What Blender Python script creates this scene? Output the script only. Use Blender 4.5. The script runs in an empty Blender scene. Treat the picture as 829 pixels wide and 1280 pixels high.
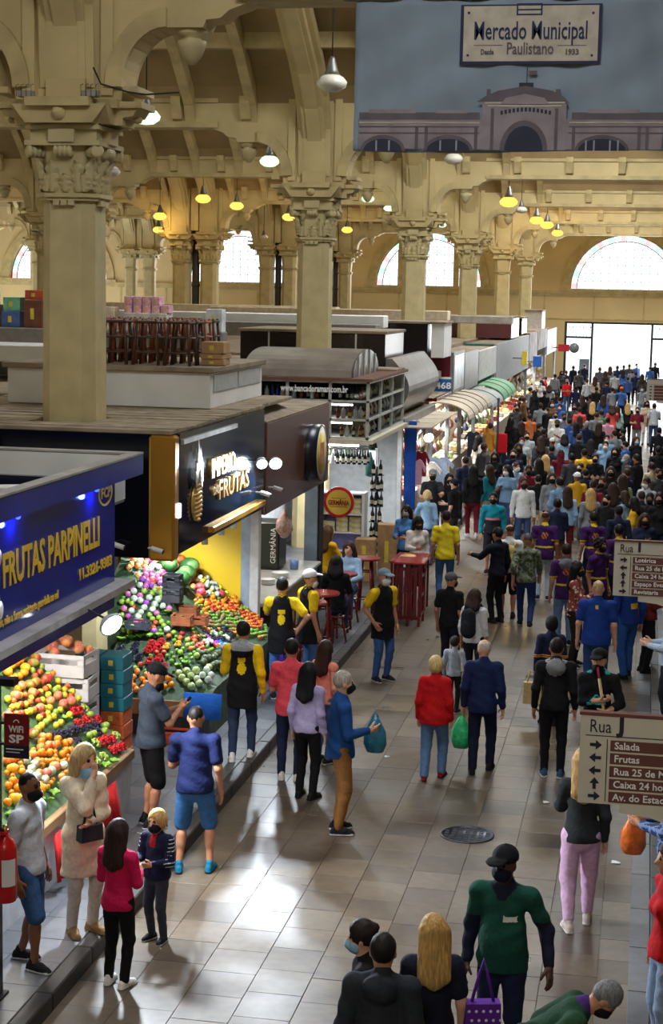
import bpy, math, random
import numpy as np
from mathutils import Matrix, Vector
PI = math.pi
random.seed(7)
SC = bpy.context.scene
COL = SC.collection

# ------------------------------------------------------------------ camera (solved from the vanishing points)
FPX, EYE, ROLL, VPX, VPY = 2100.0, 5.9, 0.02, 815.0, 372.0
_dx, _dy = VPX - 414.5, VPY - 640.0
_c, _s = math.cos(ROLL), math.sin(ROLL)
_ux, _uy = _dx * _c + _dy * _s, -_dx * _s + _dy * _c
PITCH = math.atan(-_uy / FPX)
YAW = math.atan(_ux / math.hypot(FPX, _uy))
FW = Vector((-math.sin(YAW) * math.cos(PITCH), math.cos(YAW) * math.cos(PITCH), -math.sin(PITCH)))
RT = Vector((math.cos(YAW), math.sin(YAW), 0))
UP = RT.cross(FW)
cam_d = bpy.data.cameras.new('camera')
cam = bpy.data.objects.new('camera', cam_d)
COL.objects.link(cam)
cam_d.sensor_fit = 'VERTICAL'
cam_d.sensor_height = 36.0
cam_d.lens = FPX / 1280.0 * 36.0
cam_d.clip_start, cam_d.clip_end = 0.1, 500
R_ = RT * _c - UP * _s * -1.0      # camera right axis after the roll
U_ = UP * _c - RT * _s
cam.matrix_world = Matrix(((R_.x, U_.x, -FW.x, 0), (R_.y, U_.y, -FW.y, 0), (R_.z, U_.z, -FW.z, EYE), (0, 0, 0, 1)))
SC.camera = cam

def ray(x, y):
    dx, dy = x - 414.5, y - 640.0
    ux, uy = dx * _c + dy * _s, -dx * _s + dy * _c
    return FW * FPX + RT * ux - UP * uy
def atz(x, y, z=0.0):
    d = ray(x, y); t = (z - EYE) / d.z; return Vector((d.x * t, d.y * t, z))
def atx(x, y, X):
    d = ray(x, y); t = X / d.x; return Vector((X, d.y * t, EYE + d.z * t))
def aty(x, y, Y):
    d = ray(x, y); t = Y / d.y; return Vector((d.x * t, Y, EYE + d.z * t))

# ------------------------------------------------------------------ sky, exposure, large lights
w = bpy.data.worlds.new('daylight'); SC.world = w; w.use_nodes = True
w.node_tree.nodes['Background'].inputs[0].default_value = (0.86, 0.93, 1.0, 1)
w.node_tree.nodes['Background'].inputs[1].default_value = 2.2
vs = SC.view_settings
vs.view_transform = 'Standard'; vs.look = 'None'; vs.gamma = 1.0; vs.exposure = 0.12
vs.use_curve_mapping = False

def area(name, loc, rot, sx, sy, power, col=(1, 1, 1), spread=180):
    l = bpy.data.lights.new(name, 'AREA'); l.shape = 'RECTANGLE'; l.size, l.size_y = sx, sy
    l.energy = power; l.color = col; l.spread = math.radians(spread)
    o = bpy.data.objects.new(name, l); COL.objects.link(o); o.location = loc; o.rotation_euler = rot
    return o
# top fill under added, unseen roof lights (window_5 ... in the structure), daylight through the gate and the far windows
for k in range(-1, 6):
    ym = 13.1 + 16 * k
    area('nave_added_fill', (-1.85, ym, 12.88), (0, 0, 0), 4.0, 4.5, (800 if k < 2 else 1350) if k > 0 else 560, (0.93, 0.97, 1.0))
    area('aisle_added_fill', (-13, ym, 12.88), (0, 0, 0), 4.0, 4.5, 150, (1.0, 0.95, 0.86))
area('gate_daylight', (-1.7, 107.2, 2.4), (-PI / 2, 0, 0), 7.0, 3.8, 950, (0.95, 0.98, 1.0))
for cx in (-1.7, -14.2, -26.7):
    area('window_daylight', (cx, 107.3, 7.8), (-PI / 2 + 0.25, 0, 0), 6.0, 2.6, 520, (0.98, 0.99, 1.0))

# ------------------------------------------------------------------ materials
def lin(v):
    v = v / 255.0
    return v / 12.92 if v <= 0.04045 else ((v + 0.055) / 1.055) ** 2.4
def rgb(r, g, b): return (lin(r), lin(g), lin(b), 1.0)
MATS = {}
def mat(name, col, rough=0.6, metal=0.0, var=0.12, scale=6.0, bump=0.0, spec=0.5, emit=0.0, coat=0.0, alpha=1.0, detail=3.0, trans=0.0):
    if name in MATS: return MATS[name]
    m = bpy.data.materials.new(name); m.use_nodes = True; nt = m.node_tree; N = nt.nodes; L = nt.links
    b = N['Principled BSDF']; col = tuple(col[:3]) + (1,)
    b.inputs['Roughness'].default_value = rough; b.inputs['Metallic'].default_value = metal
    b.inputs['Specular IOR Level'].default_value = spec; b.inputs['Coat Weight'].default_value = coat
    b.inputs['Alpha'].default_value = alpha; b.inputs['Transmission Weight'].default_value = trans
    b.inputs['Base Color'].default_value = col
    if emit:
        b.inputs['Emission Color'].default_value = col; b.inputs['Emission Strength'].default_value = emit
    elif var or bump:
        tc = N.new('ShaderNodeTexCoord'); no = N.new('ShaderNodeTexNoise')
        no.inputs['Scale'].default_value = scale; no.inputs['Detail'].default_value = detail
        L.new(tc.outputs['Object'], no.inputs['Vector'])
        if var:
            mx = N.new('ShaderNodeMix'); mx.data_type = 'RGBA'
            mx.inputs[6].default_value = tuple(max(0, c * (1 - var)) for c in col[:3]) + (1,)
            mx.inputs[7].default_value = tuple(min(1, c * (1 + var)) for c in col[:3]) + (1,)
            cr = N.new('ShaderNodeMapRange'); cr.inputs[1].default_value = 0.35; cr.inputs[2].default_value = 0.65
            L.new(no.outputs['Fac'], cr.inputs[0]); L.new(cr.outputs[0], mx.inputs[0]); L.new(mx.outputs[2], b.inputs['Base Color'])
        if bump:
            bp = N.new('ShaderNodeBump'); bp.inputs['Strength'].default_value = bump; bp.inputs['Distance'].default_value = 0.02
            L.new(no.outputs['Fac'], bp.inputs['Height']); L.new(bp.outputs[0], b.inputs['Normal'])
    MATS[name] = m
    return m
def emi(name, col, s):
    if name in MATS: return MATS[name]
    m = bpy.data.materials.new(name); m.use_nodes = True; nt = m.node_tree
    nt.nodes.clear(); e = nt.nodes.new('ShaderNodeEmission'); o = nt.nodes.new('ShaderNodeOutputMaterial')
    e.inputs[0].default_value = tuple(col[:3]) + (1,); e.inputs[1].default_value = s
    nt.links.new(e.outputs[0], o.inputs[0]); MATS[name] = m; return m
def fab(r, g, b):
    """plain cloth of one colour"""
    return mat('cloth_%d_%d_%d' % (r, g, b), rgb(r, g, b), 0.85, var=0.10, scale=30, bump=0.3, spec=0.25)
def gloss(r, g, b, rough=0.25):
    return mat('paint_%d_%d_%d_%d' % (r, g, b, rough * 100), rgb(r, g, b), rough, var=0.06, scale=3)

# ------------------------------------------------------------------ mesh helpers
class MB:
    """collects quads and polygons for one mesh object"""
    def __init__(s): s.v = []; s.f = []; s.m = []; s.sm = []
    def add(s, vs, fs, m=0, smooth=False, T=None):
        o = len(s.v)
        if T is not None: vs = [T @ Vector(p) for p in vs]
        s.v += [tuple(p) for p in vs]
        for f in fs: s.f.append(tuple(i + o for i in f)); s.m.append(m); s.sm.append(smooth)
        return s
    def box(s, x0, x1, y0, y1, z0, z1, m=0, T=None):
        vs = [(x0, y0, z0), (x1, y0, z0), (x1, y1, z0), (x0, y1, z0), (x0, y0, z1), (x1, y0, z1), (x1, y1, z1), (x0, y1, z1)]
        return s.add(vs, [(3, 2, 1, 0), (4, 5, 6, 7), (0, 1, 5, 4), (1, 2, 6, 5), (2, 3, 7, 6), (3, 0, 4, 7)], m, False, T)
    def bbox(s, x0, x1, y0, y1, z0, z1, b=0.01, m=0, T=None):
        """box with chamfered edges"""
        vs = []; X = (x0, x1); Y = (y0, y1); Z = (z0, z1)
        def vid(i, j, k, a): return (i * 4 + j * 2 + k) * 3 + a
        for i in (0, 1):
            for j in (0, 1):
                for k in (0, 1):
                    sx, sy, sz = (b if i == 0 else -b), (b if j == 0 else -b), (b if k == 0 else -b)
                    vs += [(X[i], Y[j] + sy, Z[k] + sz), (X[i] + sx, Y[j], Z[k] + sz), (X[i] + sx, Y[j] + sy, Z[k])]
        fs = []
        fs += [(vid(0, 0, 0, 0), vid(0, 0, 1, 0), vid(0, 1, 1, 0), vid(0, 1, 0, 0)), (vid(1, 0, 0, 0), vid(1, 1, 0, 0), vid(1, 1, 1, 0), vid(1, 0, 1, 0))]
        fs += [(vid(0, 0, 0, 1), vid(1, 0, 0, 1), vid(1, 0, 1, 1), vid(0, 0, 1, 1)), (vid(0, 1, 0, 1), vid(0, 1, 1, 1), vid(1, 1, 1, 1), vid(1, 1, 0, 1))]
        fs += [(vid(0, 0, 0, 2), vid(0, 1, 0, 2), vid(1, 1, 0, 2), vid(1, 0, 0, 2)), (vid(0, 0, 1, 2), vid(1, 0, 1, 2), vid(1, 1, 1, 2), vid(0, 1, 1, 2))]
        for j in (0, 1):
            for k in (0, 1): fs.append((vid(0, j, k, 1), vid(1, j, k, 1), vid(1, j, k, 2), vid(0, j, k, 2)))
        for i in (0, 1):
            for k in (0, 1): fs.append((vid(i, 0, k, 0), vid(i, 1, k, 0), vid(i, 1, k, 2), vid(i, 0, k, 2)))
            for j in (0, 1): fs.append((vid(i, j, 0, 0), vid(i, j, 1, 0), vid(i, j, 1, 1), vid(i, j, 0, 1)))
        for c in range(8): fs.append((c * 3, c * 3 + 1, c * 3 + 2))
        return s.add(vs, fs, m, False, T)
    def lathe(s, prof, n=12, c=(0, 0, 0), m=0, smooth=True, T=None, cap=True, sx=1, sy=1, ph=0):
        vs = []; k = len(prof)
        for i in range(n):
            a = 2 * PI * i / n + ph
            for r, z in prof: vs.append((c[0] + r * sx * math.cos(a), c[1] + r * sy * math.sin(a), c[2] + z))
        fs = []
        for i in range(n):
            j = (i + 1) % n
            for q in range(k - 1): fs.append((i * k + q, j * k + q, j * k + q + 1, i * k + q + 1))
        if cap:
            if prof[0][0] > 1e-4: fs.append(tuple(i * k for i in range(n))[::-1])
            if prof[-1][0] > 1e-4: fs.append(tuple(i * k + k - 1 for i in range(n)))
        return s.add(vs, fs, m, smooth, T)
    def cyl(s, a, b, r, r2=None, n=8, m=0, smooth=True):
        a = Vector(a); b = Vector(b); d = b - a; L = d.length
        T = Matrix.Translation(a) @ d.to_track_quat('Z', 'Y').to_matrix().to_4x4()
        return s.lathe([(r, 0), (r if r2 is None else r2, L)], n, m=m, smooth=smooth, T=T)
    def tube(s, pts, r, n=6, m=0):
        P = [Vector(p) for p in pts]; vs = []; rs = r if isinstance(r, (list, tuple)) else [r] * len(P)
        for i, p in enumerate(P):
            t = (P[min(i + 1, len(P) - 1)] - P[max(i - 1, 0)]).normalized()
            u = t.cross(Vector((0, 0, 1)));
            if u.length < 1e-3: u = t.cross(Vector((0, 1, 0)))
            u.normalize(); v = t.cross(u)
            for q in range(n):
                a = 2 * PI * q / n; vs.append(p + (u * math.cos(a) + v * math.sin(a)) * rs[i])
        fs = []
        for i in range(len(P) - 1):
            for q in range(n):
                q2 = (q + 1) % n; fs.append((i * n + q, i * n + q2, (i + 1) * n + q2, (i + 1) * n + q))
        fs += [tuple(range(n))[::-1], tuple((len(P) - 1) * n + q for q in range(n))]
        return s.add(vs, fs, m, True)
    def prism(s, poly, t0, t1, axis='y', m=0, T=None):
        """extrude a 2-D outline (counter-clockwise) along an axis; axis y: (x,z), axis x: (y,z), axis z: (x,y)"""
        n = len(poly)
        def P(p, t): return {'y': (p[0], t, p[1]), 'x': (t, p[0], p[1]), 'z': (p[0], p[1], t)}[axis]
        vs = [P(p, t0) for p in poly] + [P(p, t1) for p in poly]
        fs = [tuple(range(n)), tuple(range(2 * n - 1, n - 1, -1))] + [(i, i + n, (i + 1) % n + n, (i + 1) % n) for i in range(n)]
        return s.add(vs, fs, m, False, T)
    def ball(s, c, r, n=10, k=6, m=0, T=None, rz=None):
        rz = r if rz is None else rz
        prof = [(max(r * math.sin(PI * i / k), 0.0), -rz * math.cos(PI * i / k)) for i in range(k + 1)]
        return s.lathe(prof, n, c, m, True, T, cap=False)
    def mesh(s, name, mats):
        me = bpy.data.meshes.new(name); me.from_pydata(s.v, [], s.f)
        for m_ in mats: me.materials.append(m_)
        me.polygons.foreach_set('material_index', s.m); me.polygons.foreach_set('use_smooth', s.sm)
        me.validate(); me.update(); return me
    def obj(s, name, mats, parent=None, loc=(0, 0, 0), rz=0.0, **kw):
        if not isinstance(mats, (list, tuple)): mats = [mats]
        return put(name, s.mesh(name, mats), parent, loc, rz, **kw)
def put(name, me, parent=None, loc=(0, 0, 0), rz=0.0, label=None, cat=None, group=None, kind=None, rot=None, scale=None):
    o = bpy.data.objects.new(name, me); COL.objects.link(o); o.parent = parent
    o.location = loc; o.rotation_euler = rot if rot is not None else (0, 0, rz)
    if scale is not None: o.scale = scale
    return tag(o, label, cat, group, kind)
def tag(o, label=None, cat=None, group=None, kind=None):
    if label: o['label'] = label
    if cat: o['category'] = cat
    if group: o['group'] = group
    if kind: o['kind'] = kind
    return o
def empty(name, loc, rz=0.0, label=None, cat=None, group=None, kind=None):
    o = put(name, None, None, loc, rz, label, cat, group, kind); o.empty_display_size = 0.05; return o
def kids(o): return [c for c in COL.objects if c.parent is o]
def copy_tree(o, loc=None, rz=None, label=None, parent=None, _ch=None):
    c = o.copy(); COL.objects.link(c); c.parent = parent
    if loc is not None: c.location = loc
    if rz is not None: c.rotation_euler = (0, 0, rz)
    if label: c['label'] = label
    for ch in o.children: copy_tree(ch, parent=c)
    return c
def text(s, size, m, parent, loc, rot, width=None, ext=0.004, bold=0.0, align='CENTER', name='lettering', label=None):
    """flat lettering as a mesh; width squeezes it to a length"""
    cu = bpy.data.curves.new(name, 'FONT'); cu.body = s; cu.size = size; cu.extrude = ext; cu.offset = bold
    cu.align_x = align; cu.align_y = 'CENTER'; cu.resolution_u = 2
    t = bpy.data.objects.new(name, cu); me = bpy.data.meshes.new_from_object(t); bpy.data.objects.remove(t)
    me.name = name; me.materials.clear(); me.materials.append(m)
    if width:
        n = len(me.vertices); co = np.zeros(n * 3, np.float32); me.vertices.foreach_get('co', co); co = co.reshape(-1, 3)
        co[:, 0] *= width / max(1e-4, co[:, 0].max() - co[:, 0].min()); me.vertices.foreach_set('co', co.ravel()); me.update()
    return put(name, me, parent, loc, rot=rot, label=label)
FACE_CAM = (PI / 2, 0, 0)            # text lying in the x-z plane, read from the camera side
FACE_AISLE = (PI / 2, 0, PI / 2)     # text on a plane that faces +x, read from the corridor
# ================================================================== the hall
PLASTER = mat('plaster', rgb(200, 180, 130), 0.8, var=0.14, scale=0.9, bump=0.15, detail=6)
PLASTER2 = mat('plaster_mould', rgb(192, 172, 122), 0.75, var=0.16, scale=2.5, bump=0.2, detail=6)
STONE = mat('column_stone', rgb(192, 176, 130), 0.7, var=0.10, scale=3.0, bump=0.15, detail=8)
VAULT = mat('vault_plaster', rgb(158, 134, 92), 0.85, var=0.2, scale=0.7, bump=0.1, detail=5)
FRAMES = [5.1 + 16.0 * k for k in range(7)]           # transverse frames
ROWS = [3.7, -7.4, -18.3, -19.5, -30.6, -31.8]         # column rows
YB = 108.0

# ---- floor: slabs as pieces where they can be told apart, then the material alone
def slab_mat(name, base, dark, joints):
    m = bpy.data.materials.new(name); m.use_nodes = True; nt = m.node_tree; N = nt.nodes; L = nt.links; b = N['Principled BSDF']
    tc = N.new('ShaderNodeTexCoord'); geo = N.new('ShaderNodeNewGeometry')
    n1 = N.new('ShaderNodeTexNoise'); n1.inputs['Scale'].default_value = 1.1; n1.inputs['Detail'].default_value = 6
    n2 = N.new('ShaderNodeTexNoise'); n2.inputs['Scale'].default_value = 9; n2.inputs['Detail'].default_value = 8
    L.new(geo.outputs['Position'], n1.inputs['Vector']); L.new(geo.outputs['Position'], n2.inputs['Vector'])
    mx = N.new('ShaderNodeMix'); mx.data_type = 'RGBA'; mx.inputs[6].default_value = dark; mx.inputs[7].default_value = base
    r = N.new('ShaderNodeMapRange'); r.inputs[1].default_value = 0.3; r.inputs[2].default_value = 0.7
    oi = N.new('ShaderNodeObjectInfo'); add = N.new('ShaderNodeMath'); add.operation = 'MULTIPLY_ADD'; add.inputs[1].default_value = 0.6
    L.new(n1.outputs['Fac'], r.inputs[0]); L.new(oi.outputs['Random'], add.inputs[0])
    ma = N.new('ShaderNodeMath'); ma.operation = 'MULTIPLY'; ma.inputs[1].default_value = 0.7; L.new(r.outputs[0], ma.inputs[0]); L.new(ma.outputs[0], add.inputs[2])
    L.new(add.outputs[0], mx.inputs[0])
    m2 = N.new('ShaderNodeMix'); m2.data_type = 'RGBA'; m2.blend_type = 'MULTIPLY'; m2.inputs[0].default_value = 0.5
    cr = N.new('ShaderNodeMapRange'); cr.inputs[1].default_value = 0.35; cr.inputs[2].default_value = 0.6; cr.inputs[3].default_value = 0.55
    L.new(n2.outputs['Fac'], cr.inputs[0]); L.new(mx.outputs[2], m2.inputs[6]); L.new(cr.outputs[0], m2.inputs[7])
    out = m2.outputs[2]
    if joints:
        bk = N.new('ShaderNodeTexBrick'); bk.inputs['Scale'].default_value = 1.0; bk.inputs['Brick Width'].default_value = 0.485; bk.inputs['Row Height'].default_value = 0.5
        bk.inputs['Mortar Size'].default_value = 0.012; bk.inputs['Color1'].default_value = (1, 1, 1, 1); bk.inputs['Color2'].default_value = (0.78, 0.78, 0.78, 1); bk.inputs['Mortar'].default_value = (0.3, 0.3, 0.3, 1); bk.offset = 0.0
        L.new(geo.outputs['Position'], bk.inputs['Vector'])
        m3 = N.new('ShaderNodeMix'); m3.data_type = 'RGBA'; m3.blend_type = 'MULTIPLY'; m3.inputs[0].default_value = 1.0
        L.new(out, m3.inputs[6]); L.new(bk.outputs['Color'], m3.inputs[7]); out = m3.outputs[2]
    L.new(out, b.inputs['Base Color'])
    rr = N.new('ShaderNodeMapRange'); rr.inputs[1].default_value = 0.3; rr.inputs[2].default_value = 0.7; rr.inputs[3].default_value = 0.26; rr.inputs[4].default_value = 0.5
    n3 = N.new('ShaderNodeTexNoise'); n3.inputs['Scale'].default_value = 0.8; n3.inputs['Detail'].default_value = 4; L.new(geo.outputs['Position'], n3.inputs['Vector'])
    L.new(n3.outputs['Fac'], rr.inputs[0]); L.new(rr.outputs[0], b.inputs['Roughness'])
    bp = N.new('ShaderNodeBump'); bp.inputs['Strength'].default_value = 0.12; bp.inputs['Distance'].default_value = 0.01; L.new(n2.outputs['Fac'], bp.inputs['Height']); L.new(bp.outputs[0], b.inputs['Normal'])
    MATS[name] = m; return m
SLAB = slab_mat('floor_slab_stone', rgb(106, 92, 75), rgb(62, 50, 39), False)
SLABF = slab_mat('floor_far_stone', rgb(106, 92, 75), rgb(62, 50, 39), True)
PAVE = slab_mat('pavement_slab_stone', rgb(98, 99, 104), rgb(68, 69, 74), False)
PAVEF = slab_mat('pavement_far_stone', rgb(98, 99, 104), rgb(68, 69, 74), True)
JOINT = mat('joint_mortar', rgb(66, 58, 50), 0.8)
KERBM = mat('kerb_stone', rgb(46, 42, 40), 0.55, var=0.25, scale=5, bump=0.3)
fl = MB()
fl.box(-4.58, 0.24, -6, 26.1, -0.12, -0.006, 0)
fl.box(-4.58, 0.24, 26.1, 109, -0.12, 0.0, 1)
floor = fl.obj('floor', [JOINT, SLABF], kind='structure')
tile = MB().bbox(-0.2405, 0.2405, -0.248, 0.248, -0.012, 0.0, 0.0025).mesh('tile', [SLAB])
for c in range(10):
    off = [0, .07, -.05, .1, 0, -.08, .06, -.03, .09, 0][c]
    for r in range(30):
        y = 11.4 + 0.5 * r + off
        if y > 25.9: continue
        hide = 0.46 / (0.475) if c == 9 else 1
        put('tile', tile, floor, (-4.335 + 0.485 * c + (-0.02 if c == 9 else 0), y, random.uniform(-0.0015, 0.0015)), scale=(0.93 if c == 9 else 1, 1, 1))
MB().box(-4.58, 0.24, -6, 11.05, -0.012, 0.0).obj('near_paving', SLABF, floor)
MB().box(-4.58, 0.24, 25.9, 26.1, -0.012, -0.0005).obj('tile_edge', SLABF, floor)
# raised pavements
fp = MB(); fp.box(-33, -4.72, -6, 108, -0.1, 0.144, 0); fp.box(-33, -4.72, 26.1, 108, 0.144, 0.15, 1); fp.box(-33, -6.2, -6, 26.1, 0.144, 0.15, 1); fp.box(-6.2, -4.72, -6, 11.1, 0.144, 0.15, 1)
pav = fp.obj('floor_stall_pavement', [JOINT, PAVEF], kind='structure')
ptile = MB().bbox(-0.2435, 0.2435, -0.248, 0.248, 0.138, 0.15, 0.0025).mesh('paving_tile', [PAVE])
for c in range(3):
    for r in range(30):
        y = 11.36 + 0.5 * r
        if y < 26: put('tile', ptile, pav, (-4.97 - 0.49 * c, y + 0.1 * (c % 2), random.uniform(-0.001, 0.001)))
kerb = empty('trim_kerb', (0, 0, 0), kind='structure')
kst = MB().bbox(-4.72, -4.575, -0.495, 0.495, -0.02, 0.152, 0.012).mesh('kerb_stone', [KERBM])
for i in range(44):
    put('kerb_stone', kst, kerb, (0, 5 + 1.0 * i, 0))
MB().box(-4.72, -4.575, 48.5, 108, -0.02, 0.152).obj('far_kerb', KERBM, kerb)
fp = MB(); fp.box(0.24, 20, -6, 108, -0.1, 0.15)
fp.obj('floor_opposite_pavement', PAVEF, kind='structure')
gut = empty('trim_gutter', (0, 0, 0), kind='structure')
gst = MB().bbox(0.055, 0.238, -0.49, 0.49, -0.01, 0.006, 0.004).mesh('gutter_slab', [PAVE])
for i in range(20): put('gutter_slab', gst, gut, (0, 11.5 + i, 0))
rk = MB().bbox(0.24, 0.36, -0.495, 0.495, 0.0, 0.156, 0.01).mesh('kerb_stone', [KERBM])
for i in range(40): put('kerb_stone', rk, gut, (0, 5 + i, 0))
# manhole cover
mh = MB(); mh.lathe([(0.0, 0.004), (0.27, 0.004), (0.27, 0.010), (0.30, 0.010), (0.30, -0.004)], 28, m=0)
for i in range(7):
    for q in range(7):
        x, y = (i - 3) * 0.075, (q - 3) * 0.075
        if x * x + y * y < 0.06: mh.box(x - 0.022, x + 0.022, y - 0.022, y + 0.022, 0.003, 0.009, 0)
mh.obj('manhole_cover', mat('cast_iron', rgb(62, 64, 70), 0.45, 0.7, var=0.2, scale=12), None, (-1.74, 17.85, 0.002), label='round cast iron manhole cover set in the slab floor', cat='manhole cover')

# ---- walls
wb = MB()
CX = [-1.7 - 12.45 * i for i in range(4)] + [10.75]
WR, SILL = 3.5, 6.35
for cx in CX:
    l, r = cx - 6.225, cx + 6.225
    arc = [(cx - WR * math.cos(t), SILL + WR * math.sin(t)) for t in np.linspace(0, PI, 29)]
    wb.prism([(l, SILL), ] + arc + [(r, SILL), (r, 14.5), (l, 14.5)], YB, YB + 0.6, 'y')
wb.box(-45.275, 16.975, YB, YB + 0.6, 4.3, SILL)
wb.box(-45.275, -5.35, YB, YB + 0.6, -0.1, 4.3); wb.box(1.95, 16.975, YB, YB + 0.6, -0.1, 4.3)
WALLM = mat('wall_plaster', rgb(214, 192, 142), 0.85, var=0.07, scale=0.5, bump=0.05, detail=5)
wall_back = wb.obj('wall_back', WALLM, kind='structure')
t = MB(); t.box(-45.2, 16.9, YB - 0.18, YB, 6.05, 6.22); t.box(-45.2, 16.9, YB - 0.10, YB, 5.9, 6.05); t.box(-45.2, 16.9, YB - 0.05, YB, 4.42, 4.5)
t.obj('sill_cornice', PLASTER2, wall_back)
p_ = MB()
for x in np.arange(-44, 17, 3.11): p_.box(x - 0.06, x + 0.06, YB - 0.03, YB, 4.5, 5.9)
p_.obj('panel_rib', PLASTER2, wall_back)
MB().box(-45.9, -45.275, -6, YB, -0.1, 14.5).obj('wall_left', WALLM, kind='structure')
MB().box(20, 20.4, -6, YB, -0.1, 14.5).obj('wall_right', WALLM, kind='structure')
MB().box(-45.9, 20.4, -6.4, -6, -0.1, 14.5).obj('wall_behind', WALLM, kind='structure')
# windows: stone surround, mullions, border panes and clear panes
def glass_mat(name, col, a):
    m = bpy.data.materials.new(name); m.use_nodes = True; nt = m.node_tree; nt.nodes.clear(); N = nt.nodes
    tr = N.new('ShaderNodeBsdfTransparent'); tr.inputs[0].default_value = col; gl = N.new('ShaderNodeBsdfGlossy'); gl.inputs[1].default_value = 0.05
    mx = N.new('ShaderNodeMixShader'); mx.inputs[0].default_value = a; o = N.new('ShaderNodeOutputMaterial')
    nt.links.new(tr.outputs[0], mx.inputs[1]); nt.links.new(gl.outputs[0], mx.inputs[2]); nt.links.new(mx.outputs[0], o.inputs[0]); MATS[name] = m; return m
PANE = glass_mat('window_glass', (0.97, 0.98, 1, 1), 0.06)
BORD = [glass_mat('glass_red', (0.9, 0.62, 0.6, 1), 0.06), glass_mat('glass_green', (0.62, 0.86, 0.7, 1), 0.06), glass_mat('glass_pale', (0.9, 0.9, 0.86, 1), 0.06)]
LEAD = mat('window_lead', rgb(96, 88, 74), 0.6)
def half_ring(mb, r0, r1, y0, y1, n=28, m=0, cz=0.0, a0=0.0, a1=PI):
    for i in range(n):
        a, b = a0 + (a1 - a0) * i / n, a0 + (a1 - a0) * (i + 1) / n
        q = [(-r * math.cos(t), cz + r * math.sin(t)) for r, t in ((r0, a), (r0, b), (r1, b), (r1, a))]
        mb.prism(q[::-1], y0, y1, 'y', m)
pane_me = MB().box(-0.235, 0.235, -0.006, 0.006, -0.235, 0.235).mesh('pane', [PANE])
bpane = []
for c in BORD:
    m_ = MB(); half_ring(m_, 3.02, 3.36, -0.006, 0.006, 1, a0=0.012, a1=PI / 26 - 0.012); bpane.append(m_.mesh('border_pane', [c]))
for wi, cx in enumerate(CX[:4]):
    wn = empty('window_%d' % (wi + 1), (cx, YB + 0.25, SILL), kind='structure')
    m_ = MB(); half_ring(m_, 3.42, 3.95, -0.42, -0.15); half_ring(m_, 3.40, 3.55, -0.30, 0.2); m_.obj('arch_surround', PLASTER2, wn)
    MB().box(-4.1, 4.1, -0.5, 0.1, -0.16, 0.02).obj('window_sill', PLASTER2, wn)
    if wi != 0:
        for sx in (-1.78, 1.78): MB().bbox(sx - 0.17, sx + 0.17, -0.28, 0.1, 0, math.sqrt(3.45 ** 2 - 1.78 ** 2), 0.03).obj('mullion', PLASTER2, wn)
    fr = MB(); half_ring(fr, 2.97, 3.02, -0.02, 0.02); half_ring(fr, 3.36, 3.45, -0.02, 0.02)
    for i in range(27):
        a = PI * i / 26; d = Vector((-math.cos(a), 0, math.sin(a))); fr.cyl(d * 2.99, d * 3.42, 0.018, n=4)
    bars = fr.obj('glazing_bars', LEAD, wn)
    for i in range(26):
        o = put('pane', bpane[(0, 2, 1, 2, 0, 2, 2, 1)[i % 8]], wn); o.rotation_euler = (0, PI * i / 26, 0)
    gb = MB()
    for i in range(-5, 6):
        x = i * 0.5; gb.box(x - 0.013, x + 0.013, -0.015, 0.015, 0, math.sqrt(max(0, 2.97 ** 2 - x * x)))
    for q in range(1, 6):
        x = math.sqrt(2.97 ** 2 - (q * 0.5) ** 2); gb.box(-x, x, -0.015, 0.015, q * 0.5 - 0.013, q * 0.5 + 0.013)
    gb.obj('glazing_grid', LEAD, wn)
    for i in range(-6, 6):
        for q in range(6):
            x, z = (i + 0.5) * 0.5, (q + 0.5) * 0.5
            if math.hypot(abs(x) + 0.24, z + 0.24) < 3.05: put('pane', pane_me, wn, (x, 0, z))
            elif math.hypot(abs(x), z) < 2.85: put('pane', pane_me, wn, (x * 0.96, 0, z * 0.95), scale=(0.72, 1, 0.72))
# gate
IRON = mat('wrought_iron', rgb(58, 60, 66), 0.5, 0.4)
g = empty('door_1', (0, YB, 0), kind='structure')
d = MB(); d.box(-5.35, -5.2, 0.1, 0.3, 0, 4.3); d.box(1.8, 1.95, 0.1, 0.3, 0, 4.3); d.box(-5.2, 1.8, 0.1, 0.3, 4.18, 4.3); d.obj('gate_frame', IRON, g)
d = MB(); d.box(-3.68, -3.54, 0.05, 0.25, 0, 4.2); d.box(0.05, 0.19, 0.05, 0.25, 0, 4.2); d.obj('gate_post', IRON, g)
for x0, x1 in ((-5.2, -3.68), (0.19, 1.8)):
    d = MB(); d.box(x0, x1, 0.1, 0.22, 3.25, 3.38)
    for x in np.arange(x0 + 0.15, x1, 0.22): d.cyl((x, 0.16, 3.38), (x, 0.16, 4.15), 0.014, n=4); d.ball((x, 0.16, 3.95), 0.04, 6, 4)
    d.obj('gate_transom', IRON, g)
d = MB(); d.box(-4.35, -3.72, 0.1, 0.16, 0.0, 1.95); d.obj('gate_leaf', mat('gate_leaf_blue', rgb(120, 140, 160), 0.5), g)
MB().box(-60, 60, YB + 0.6, YB + 60, -0.2, -0.02).obj('ground_street', mat('street_paving', rgb(225, 225, 222), 0.8), kind='structure')

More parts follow.
